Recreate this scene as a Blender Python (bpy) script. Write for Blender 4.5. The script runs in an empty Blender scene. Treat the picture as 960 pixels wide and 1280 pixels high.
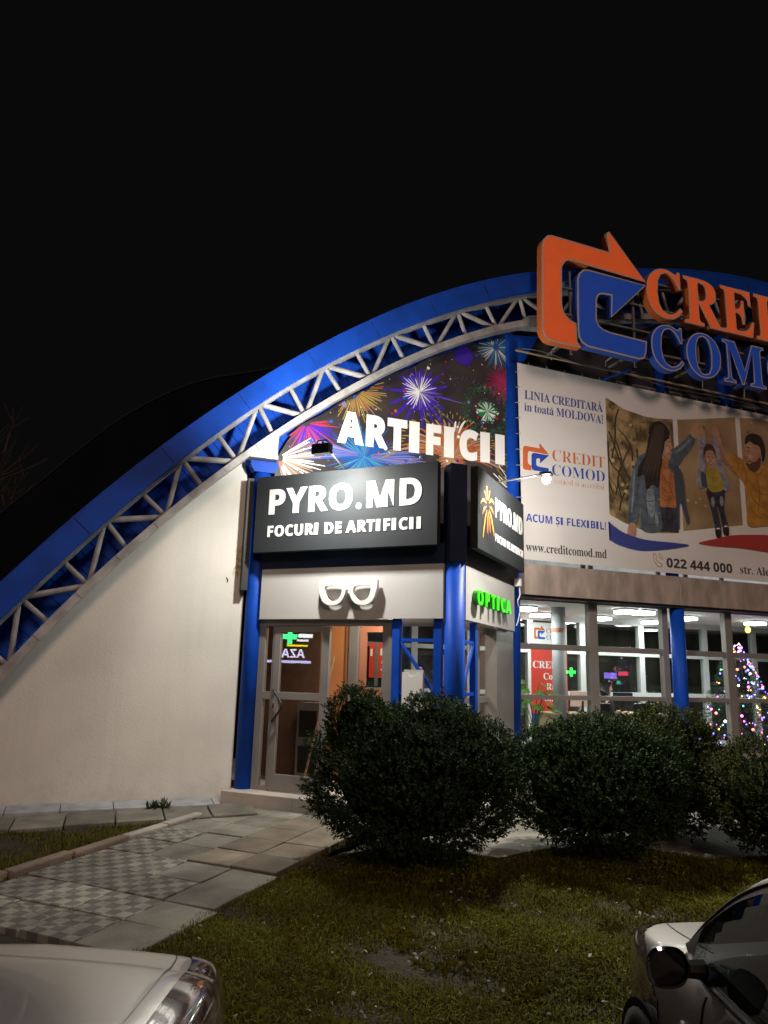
import bpy, math, random, json
import numpy as np
from mathutils import Matrix, Vector

random.seed(7)
R = math.radians
SC = bpy.context.scene
COL = SC.collection

# ------------------------------------------------------------------ camera, sky, lights, exposure
cd = bpy.data.cameras.new("camera")
cam = bpy.data.objects.new("camera", cd)
COL.objects.link(cam)
cd.sensor_fit = 'VERTICAL'
cd.sensor_height = 24.0
cd.sensor_width = 18.0
cd.lens = 941.2 / 1280.0 * 24.0
cd.clip_end = 600.0
_yaw, _pitch, _roll = R(69.375), R(12.009), R(1.586)
_fw = Vector((math.cos(_yaw) * math.cos(_pitch), math.sin(_yaw) * math.cos(_pitch), math.sin(_pitch)))
_r = _fw.cross(Vector((0, 0, 1))).normalized()
_u = _r.cross(_fw)
_c, _s = math.cos(_roll), math.sin(_roll)
_rr, _uu = _r * _c + _u * _s, _u * _c - _r * _s
cam.matrix_world = Matrix(((_rr.x, _uu.x, -_fw.x, -2.042), (_rr.y, _uu.y, -_fw.y, -10.412),
                           (_rr.z, _uu.z, -_fw.z, 1.701), (0, 0, 0, 1)))
SC.camera = cam

w = bpy.data.worlds.new("World")
SC.world = w
w.use_nodes = True
wn, wl = w.node_tree.nodes, w.node_tree.links
bg = wn["Background"]
sky = wn.new("ShaderNodeTexSky")
sky.sky_type = 'NISHITA'
sky.sun_disc = False
sky.sun_elevation = R(-6.0)
sky.sun_rotation = R(200)
mixw = wn.new("ShaderNodeMix"); mixw.data_type = 'RGBA'
mixw.inputs[0].default_value = 0.985
wl.new(sky.outputs[0], mixw.inputs[6])
mixw.inputs[7].default_value = (0.073, 0.067, 0.066, 1)     # town glow on a night sky
wl.new(mixw.outputs[2], bg.inputs[0])
bg.inputs[1].default_value = 0.042

sun = bpy.data.lights.new("street_glow", 'SUN')            # the sodium street lighting over the car park
sun.energy = 0.74
sun.color = (1.0, 0.69, 0.56)
sun.angle = R(14)
so = bpy.data.objects.new("street_glow", sun)
COL.objects.link(so)
so.rotation_euler = Vector((0.10, 0.90, -0.43)).to_track_quat('-Z', 'Y').to_euler()

SC.view_settings.view_transform = 'Standard'
SC.view_settings.look = 'None'
SC.view_settings.exposure = 0.0
SC.view_settings.gamma = 1.0
SC.view_settings.use_curve_mapping = False
SC.render.engine = 'CYCLES'
SC.cycles.use_denoising = True
SC.cycles.max_bounces = 7
SC.cycles.transparent_max_bounces = 14
SC.cycles.sample_clamp_indirect = 4.0
SC.cycles.caustics_reflective = False
SC.cycles.caustics_refractive = False

LAMP_A, LAMP_B, ROOM = 112.0, 95.0, 30.0           # watts of the two sign lamps and of each office ceiling panel

# ------------------------------------------------------------------ helpers
S2 = math.sqrt(0.5)
BAY = 2.06                                                   # legs of the 45 degree entrance bay
TM = {}


def thing(name, label, cat, loc=(0, 0, 0), rotz=0.0, group=None):
    o = bpy.data.objects.new(name, None)
    o.empty_display_size = 0.2
    COL.objects.link(o)
    o.location = loc
    o.rotation_euler = (0, 0, rotz)
    o['label'] = label
    o['category'] = cat
    if group:
        o['group'] = group
    TM[o.name] = (Matrix.Translation(loc) @ Matrix.Rotation(rotz, 4, 'Z')).inverted()
    return o


def tag(o, label=None, cat=None, group=None, kind=None):
    for k, v in (('label', label), ('category', cat), ('group', group), ('kind', kind)):
        if v:
            o[k] = v
    return o


def root_of(o):
    while o.parent:
        o = o.parent
    return o


def copy_tree(o, parent=None):
    c = o.copy()
    COL.objects.link(c)
    if parent is not None:
        c.parent = parent
    for ch in [x for x in o.children]:
        copy_tree(ch, c)
    return c


class MB:
    def __init__(s):
        s.v, s.f, s.m = [], [], []

    def add(s, vs, fs, mi=0):
        b = len(s.v)
        s.v.extend([tuple(p) for p in vs])
        for f in fs:
            s.f.append(tuple(b + i for i in f))
            s.m.append(mi)
        return s

    def box(s, x0, x1, y0, y1, z0, z1, mi=0):
        return s.add([(x0, y0, z0), (x1, y0, z0), (x1, y1, z0), (x0, y1, z0), (x0, y0, z1), (x1, y0, z1), (x1, y1, z1), (x0, y1, z1)],
                     [(0, 3, 2, 1), (4, 5, 6, 7), (0, 1, 5, 4), (1, 2, 6, 5), (2, 3, 7, 6), (3, 0, 4, 7)], mi)

    def prism(s, poly, y0, y1, mi=0):
        """polygon in x,z pushed from y0 (front) to y1"""
        a = sum(poly[i][0] * poly[(i + 1) % len(poly)][1] - poly[(i + 1) % len(poly)][0] * poly[i][1] for i in range(len(poly)))
        if a < 0:
            poly = poly[::-1]
        n = len(poly)
        vs = [(p[0], y0, p[1]) for p in poly] + [(p[0], y1, p[1]) for p in poly]
        fs = [tuple(range(n)), tuple(range(2 * n - 1, n - 1, -1))]
        fs += [(i, n + i, n + (i + 1) % n, (i + 1) % n) for i in range(n)]
        return s.add(vs, fs, mi)

    def slab(s, poly, z0, z1, mi=0):
        a = sum(poly[i][0] * poly[(i + 1) % len(poly)][1] - poly[(i + 1) % len(poly)][0] * poly[i][1] for i in range(len(poly)))
        if a < 0:
            poly = poly[::-1]
        n = len(poly)
        g = (lambda p, z: z(p[0], p[1]) if callable(z) else z)
        vs = [(p[0], p[1], g(p, z0)) for p in poly] + [(p[0], p[1], g(p, z1)) for p in poly]
        fs = [tuple(range(n - 1, -1, -1)), tuple(range(n, 2 * n))]
        fs += [(i, (i + 1) % n, n + (i + 1) % n, n + i) for i in range(n)]
        return s.add(vs, fs, mi)

    def tube(s, pts, r, n=10, mi=0, caps=True):
        pts = [Vector(p) for p in pts]
        rs = r if isinstance(r, (list, tuple)) else [r] * len(pts)
        rings = []
        prev = None
        for i, p in enumerate(pts):
            d = (pts[min(i + 1, len(pts) - 1)] - pts[max(i - 1, 0)])
            d = d.normalized() if d.length > 1e-9 else Vector((0, 0, 1))
            if prev is None:
                up = Vector((0, 0, 1)) if abs(d.z) < 0.95 else Vector((1, 0, 0))
                a = d.cross(up).normalized()
            else:
                a = (prev - d * prev.dot(d)).normalized()
            prev = a
            b = d.cross(a)
            rings.append([p + (a * math.cos(2 * math.pi * k / n) + b * math.sin(2 * math.pi * k / n)) * rs[i] for k in range(n)])
        vs = [q for rg in rings for q in rg]
        fs = []
        for i in range(len(rings) - 1):
            for k in range(n):
                k2 = (k + 1) % n
                fs.append((i * n + k, i * n + k2, (i + 1) * n + k2, (i + 1) * n + k))
        if caps:
            fs.append(tuple(range(n - 1, -1, -1)))
            fs.append(tuple((len(rings) - 1) * n + k for k in range(n)))
        return s.add(vs, fs, mi)

    def lathe(s, prof, cx=0, cy=0, n=24, mi=0):
        vs, fs = [], []
        for r_, z in prof:
            for k in range(n):
                a = 2 * math.pi * k / n
                vs.append((cx + r_ * math.cos(a), cy + r_ * math.sin(a), z))
        for i in range(len(prof) - 1):
            for k in range(n):
                k2 = (k + 1) % n
                fs.append((i * n + k, i * n + k2, (i + 1) * n + k2, (i + 1) * n + k))
        fs.append(tuple(range(n - 1, -1, -1)))
        fs.append(tuple((len(prof) - 1) * n + k for k in range(n)))
        return s.add(vs, fs, mi)

    def grid(s, P, mi=0, close=False):
        """P[i][j] points"""
        n, m = len(P), len(P[0])
        vs = [q for row in P for q in row]
        fs = [(i * m + j, i * m + j + 1, (i + 1) * m + j + 1, (i + 1) * m + j) for i in range(n - 1) for j in range(m - 1)]
        return s.add(vs, fs, mi)

    def build(s, name, mats, parent=None, world=False, bevel=0.0, smooth=False, seg=2):
        me = bpy.data.meshes.new(name)
        vs = s.v
        if parent is not None and world:
            M = TM[root_of(parent).name]
            vs = [tuple(M @ Vector(p)) for p in vs]
        me.from_pydata(vs, [], s.f)
        if not isinstance(mats, (list, tuple)):
            mats = [mats]
        for m in mats:
            me.materials.append(m)
        if len(mats) > 1:
            me.polygons.foreach_set('material_index', s.m)
        if smooth:
            me.polygons.foreach_set('use_smooth', [True] * len(me.polygons))
        me.update()
        o = bpy.data.objects.new(name, me)
        COL.objects.link(o)
        if parent is not None:
            o.parent = parent
        if bevel:
            b = o.modifiers.new('bevel', 'BEVEL')
            b.width = bevel
            b.segments = seg
            b.limit_method = 'ANGLE'
            b.angle_limit = R(40)
        return o


def fast_mesh(name, V, F, mats, parent=None, smooth=False):
    """numpy verts (n,3), faces (m,k)"""
    me = bpy.data.meshes.new(name)
    n, (m, k) = len(V), F.shape
    me.vertices.add(n)
    me.vertices.foreach_set('co', V.astype(np.float32).ravel())
    me.loops.add(m * k)
    me.loops.foreach_set('vertex_index', F.astype(np.int32).ravel())
    me.polygons.add(m)
    me.polygons.foreach_set('loop_start', np.arange(0, m * k, k, dtype=np.int32))
    me.polygons.foreach_set('loop_total', np.full(m, k, dtype=np.int32))
    if smooth:
        me.polygons.foreach_set('use_smooth', np.ones(m, dtype=bool))
    me.update(calc_edges=True)
    for mt in (mats if isinstance(mats, (list, tuple)) else [mats]):
        me.materials.append(mt)
    o = bpy.data.objects.new(name, me)
    COL.objects.link(o)
    if parent is not None:
        o.parent = parent
    return o


def crom(P, n=8, closed=False):
    """Catmull-Rom through 2-D or 3-D points"""
    P = [np.array(p, float) for p in P]
    out, N = [], len(P)
    for i in range(N if closed else N - 1):
        if closed:
            a, b, c, d = P[i - 1], P[i], P[(i + 1) % N], P[(i + 2) % N]
        else:
            a, b, c, d = P[max(i - 1, 0)], P[i], P[i + 1], P[min(i + 2, N - 1)]
        for k in range(n):
            t = k / n
            out.append(tuple(0.5 * ((2 * b) + (c - a) * t + (2 * a - 5 * b + 4 * c - d) * t * t + (3 * b - a - 3 * c + d) * t ** 3)))
    if not closed:
        out.append(tuple(P[-1]))
    return out


# ------------------------------------------------------------------ materials
def mat(name, col, rough=0.6, metal=0.0, var=0.0, vscale=3.0, col2=None, bump=0.0, bscale=20.0, emit=None, es=0.0,
        stretch=(1, 1, 1), coat=0.0, spec=0.5, alpha=None, detail=5.0, ramp=(0.35, 0.65)):
    m = bpy.data.materials.new(name)
    m.use_nodes = True
    n, l = m.node_tree.nodes, m.node_tree.links
    b = n["Principled BSDF"]
    b.inputs['Base Color'].default_value = (*col, 1)
    b.inputs['Roughness'].default_value = rough
    b.inputs['Metallic'].default_value = metal
    b.inputs['Coat Weight'].default_value = coat
    b.inputs['Specular IOR Level'].default_value = spec
    if emit:
        b.inputs['Emission Color'].default_value = (*emit, 1)
        b.inputs['Emission Strength'].default_value = es
    tc = n.new("ShaderNodeTexCoord")
    mp = n.new("ShaderNodeMapping")
    mp.inputs['Scale'].default_value = stretch
    l.new(tc.outputs['Object'], mp.inputs[0])
    if var or col2:
        nz = n.new("ShaderNodeTexNoise")
        nz.inputs['Scale'].default_value = vscale
        nz.inputs['Detail'].default_value = detail
        l.new(mp.outputs[0], nz.inputs['Vector'])
        cr = n.new("ShaderNodeValToRGB")
        c2 = col2 if col2 else tuple(max(0, c * (1 - var)) for c in col)
        c1 = col if col2 else tuple(min(1, c * (1 + var * 0.5)) for c in col)
        cr.color_ramp.elements[0].position = ramp[0]
        cr.color_ramp.elements[1].position = ramp[1]
        cr.color_ramp.elements[0].color = (*c2, 1)
        cr.color_ramp.elements[1].color = (*c1, 1)
        l.new(nz.outputs[0], cr.inputs[0])
        l.new(cr.outputs[0], b.inputs['Base Color'])
    if bump:
        nb = n.new("ShaderNodeTexNoise")
        nb.inputs['Scale'].default_value = bscale
        nb.inputs['Detail'].default_value = 6
        l.new(mp.outputs[0], nb.inputs['Vector'])
        bp = n.new("ShaderNodeBump")
        bp.inputs['Strength'].default_value = bump
        bp.inputs['Distance'].default_value = 0.02
        l.new(nb.outputs[0], bp.inputs['Height'])
        l.new(bp.outputs[0], b.inputs['Normal'])
    return m


def glass(name, tint=(0.9, 0.93, 0.92), ior=1.5, rough=0.0, gl=(1, 1, 1)):
    m = bpy.data.materials.new(name)
    m.use_nodes = True
    n, l = m.node_tree.nodes, m.node_tree.links
    n.clear()
    out = n.new("ShaderNodeOutputMaterial")
    mx = n.new("ShaderNodeMixShader")
    tr = n.new("ShaderNodeBsdfTransparent")
    tr.inputs[0].default_value = (*tint, 1)
    g = n.new("ShaderNodeBsdfGlossy")
    g.inputs['Roughness'].default_value = rough
    g.inputs[0].default_value = (*gl, 1)
    fr = n.new("ShaderNodeFresnel")
    geo = n.new("ShaderNodeNewGeometry")
    io = n.new("ShaderNodeMapRange")                         # same reflectance on both faces of the sheet
    io.inputs['To Min'].default_value = ior
    io.inputs['To Max'].default_value = 1.0 / ior
    l.new(geo.outputs['Backfacing'], io.inputs['Value'])
    l.new(io.outputs[0], fr.inputs[0])
    l.new(fr.outputs[0], mx.inputs[0])
    l.new(tr.outputs[0], mx.inputs[1])
    l.new(g.outputs[0], mx.inputs[2])
    l.new(mx.outputs[0], out.inputs[0])
    return m


def leafmat(name, a, b, rough=0.45, trans=0.15, spec=0.4, scale=1.5):
    m = bpy.data.materials.new(name)
    m.use_nodes = True
    n, l = m.node_tree.nodes, m.node_tree.links
    p = n["Principled BSDF"]
    p.inputs['Roughness'].default_value = rough
    p.inputs['Specular IOR Level'].default_value = spec
    geo = n.new("ShaderNodeNewGeometry")
    tc = n.new("ShaderNodeTexCoord")
    nz = n.new("ShaderNodeTexNoise")
    nz.inputs['Scale'].default_value = scale
    nz.inputs['Detail'].default_value = 4
    l.new(tc.outputs['Object'], nz.inputs['Vector'])
    ad = n.new("ShaderNodeMath"); ad.operation = 'MULTIPLY_ADD'
    l.new(geo.outputs['Random Per Island'], ad.inputs[0])
    ad.inputs[1].default_value = 0.5
    l.new(nz.outputs[0], ad.inputs[2])
    cr = n.new("ShaderNodeValToRGB")
    cr.color_ramp.elements[0].position = 0.42
    cr.color_ramp.elements[1].position = 0.98
    cr.color_ramp.elements[0].color = (*a, 1)
    cr.color_ramp.elements[1].color = (*b, 1)
    l.new(ad.outputs[0], cr.inputs[0])
    l.new(cr.outputs[0], p.inputs['Base Color'])
    tr = n.new("ShaderNodeBsdfTranslucent")
    l.new(cr.outputs[0], tr.inputs[0])
    mx = n.new("ShaderNodeMixShader")
    mx.inputs[0].default_value = trans
    l.new(p.outputs[0], mx.inputs[1])
    l.new(tr.outputs[0], mx.inputs[2])
    l.new(mx.outputs[0], n["Material Output"].inputs[0])
    return m


M = {}
M['blue'] = mat('blue_paint', (0.006, 0.065, 0.45), 0.5, var=0.18, vscale=2.5, bump=0.06, bscale=60, spec=0.16)
M['blue_sheet'] = mat('blue_corrugated_sheet', (0.006, 0.06, 0.42), 0.55, var=0.2, vscale=1.2, spec=0.15)
M['navy'] = mat('navy_paint', (0.018, 0.032, 0.07), 0.5, var=0.2, spec=0.2)
M['plaster'] = mat('cream_plaster', (0.70, 0.69, 0.635), 0.9, var=0.12, vscale=0.8, bump=0.12, bscale=35, detail=10)


def weather(m, streak=0.25, splash=0.35, ztop=0.45):
    """rain streaks and a ragged splash-dirt line at the foot of a wall"""
    n, l = m.node_tree.nodes, m.node_tree.links
    b = n["Principled BSDF"]
    src = b.inputs['Base Color'].links[0].from_socket
    tc = n.new("ShaderNodeTexCoord")
    mp = n.new("ShaderNodeMapping"); mp.inputs['Scale'].default_value = (4.5, 4.5, 0.22)
    l.new(tc.outputs['Object'], mp.inputs[0])
    nz = n.new("ShaderNodeTexNoise"); nz.inputs['Scale'].default_value = 1.6; nz.inputs['Detail'].default_value = 8
    l.new(mp.outputs[0], nz.inputs['Vector'])
    r1 = n.new("ShaderNodeMapRange"); r1.inputs[1].default_value = 0.52; r1.inputs[2].default_value = 0.75; r1.inputs[3].default_value = 0; r1.inputs[4].default_value = streak
    l.new(nz.outputs[0], r1.inputs[0])
    n2 = n.new("ShaderNodeTexNoise"); n2.inputs['Scale'].default_value = 5; n2.inputs['Detail'].default_value = 9
    l.new(tc.outputs['Object'], n2.inputs['Vector'])
    sx = n.new("ShaderNodeSeparateXYZ"); l.new(tc.outputs['Object'], sx.inputs[0])
    ma = n.new("ShaderNodeMath"); ma.operation = 'MULTIPLY_ADD'; ma.inputs[1].default_value = 0.9; ma.inputs[2].default_value = -0.42
    l.new(n2.outputs[0], ma.inputs[0])
    sb = n.new("ShaderNodeMath"); sb.operation = 'SUBTRACT'; l.new(ma.outputs[0], sb.inputs[0]); l.new(sx.outputs[2], sb.inputs[1])
    r2 = n.new("ShaderNodeMapRange"); r2.inputs[1].default_value = -0.30; r2.inputs[2].default_value = 0.12; r2.inputs[3].default_value = 0; r2.inputs[4].default_value = splash
    l.new(sb.outputs[0], r2.inputs[0])
    ad = n.new("ShaderNodeMath"); ad.operation = 'MAXIMUM'; l.new(r1.outputs[0], ad.inputs[0]); l.new(r2.outputs[0], ad.inputs[1])
    mx = n.new("ShaderNodeMix"); mx.data_type = 'RGBA'
    l.new(ad.outputs[0], mx.inputs[0]); l.new(src, mx.inputs[6]); mx.inputs[7].default_value = (0.22, 0.19, 0.14, 1)
    l.new(mx.outputs[2], b.inputs['Base Color'])


def islands(m, lo=0.62, hi=1.12):
    """every slab its own tone"""
    n, l = m.node_tree.nodes, m.node_tree.links
    b = n["Principled BSDF"]
    src = b.inputs['Base Color'].links[0].from_socket
    g = n.new("ShaderNodeNewGeometry")
    r = n.new("ShaderNodeMapRange"); r.inputs[3].default_value = lo; r.inputs[4].default_value = hi
    l.new(g.outputs['Random Per Island'], r.inputs[0])
    v = n.new("ShaderNodeMix"); v.data_type = 'RGBA'; v.blend_type = 'MULTIPLY'; v.inputs[0].default_value = 1
    l.new(src, v.inputs[6]); l.new(r.outputs[0], v.inputs[7])
    l.new(v.outputs[2], b.inputs['Base Color'])


weather(M['plaster'], 0.07, 0.28)
M['plinth'] = mat('grey_render', (0.34, 0.36, 0.39), 0.85, var=0.25, vscale=4, bump=0.2, bscale=40)
M['steel'] = mat('light_grey_steel', (0.36, 0.36, 0.355), 0.5, var=0.3, vscale=5)
M['arm'] = mat('dull_grey_tube', (0.16, 0.16, 0.16), 0.5)
M['alu'] = mat('grey_aluminium', (0.26, 0.245, 0.235), 0.42, 0.2, var=0.1)
M['whiteframe'] = mat('white_frame', (0.52, 0.53, 0.53), 0.45)
M['sign'] = mat('charcoal_sign_sheet', (0.034, 0.038, 0.042), 0.55, var=0.12, vscale=1.5, spec=0.1)
M['white'] = mat('white_acrylic', (0.82, 0.82, 0.80), 0.4)
M['cream'] = mat('cream_panel', (0.52, 0.51, 0.495), 0.55, var=0.06, vscale=1.2)
M['matte'] = mat('matte_black', (0.012, 0.012, 0.012), 0.95, spec=0.05)
M['black'] = mat('black_plastic', (0.015, 0.015, 0.016), 0.4)
M['dark'] = mat('dark_cladding', (0.022, 0.023, 0.026), 0.55, var=0.3, vscale=1.5)
M['roof'] = mat('dark_roof_sheet', (0.006, 0.0065, 0.009), 0.9, var=0.2)
M['concrete'] = mat('pale_concrete', (0.40, 0.37, 0.33), 0.9, var=0.35, vscale=2.2, bump=0.3, bscale=30, detail=9)
M['spandrel'] = mat('stained_spandrel', (0.36, 0.29, 0.25), 0.85, var=0.30, vscale=2.2, stretch=(2.2, 1, 0.9), bump=0.15, bscale=25, detail=8)
M['orange'] = mat('orange_wall', (0.62, 0.25, 0.085), 0.75, var=0.12, vscale=1.2)
M['glass'] = glass('window_glass')
M['doorglass'] = glass('door_glass', tint=(0.85, 0.84, 0.82), ior=1.65)
M['carglass'] = glass('car_glass', tint=(0.10, 0.115, 0.11), ior=1.42, gl=(0.55, 0.55, 0.55))
M['bronze'] = mat('pale_tile', (0.50, 0.45, 0.40), 0.7, var=0.12, vscale=3)

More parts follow.
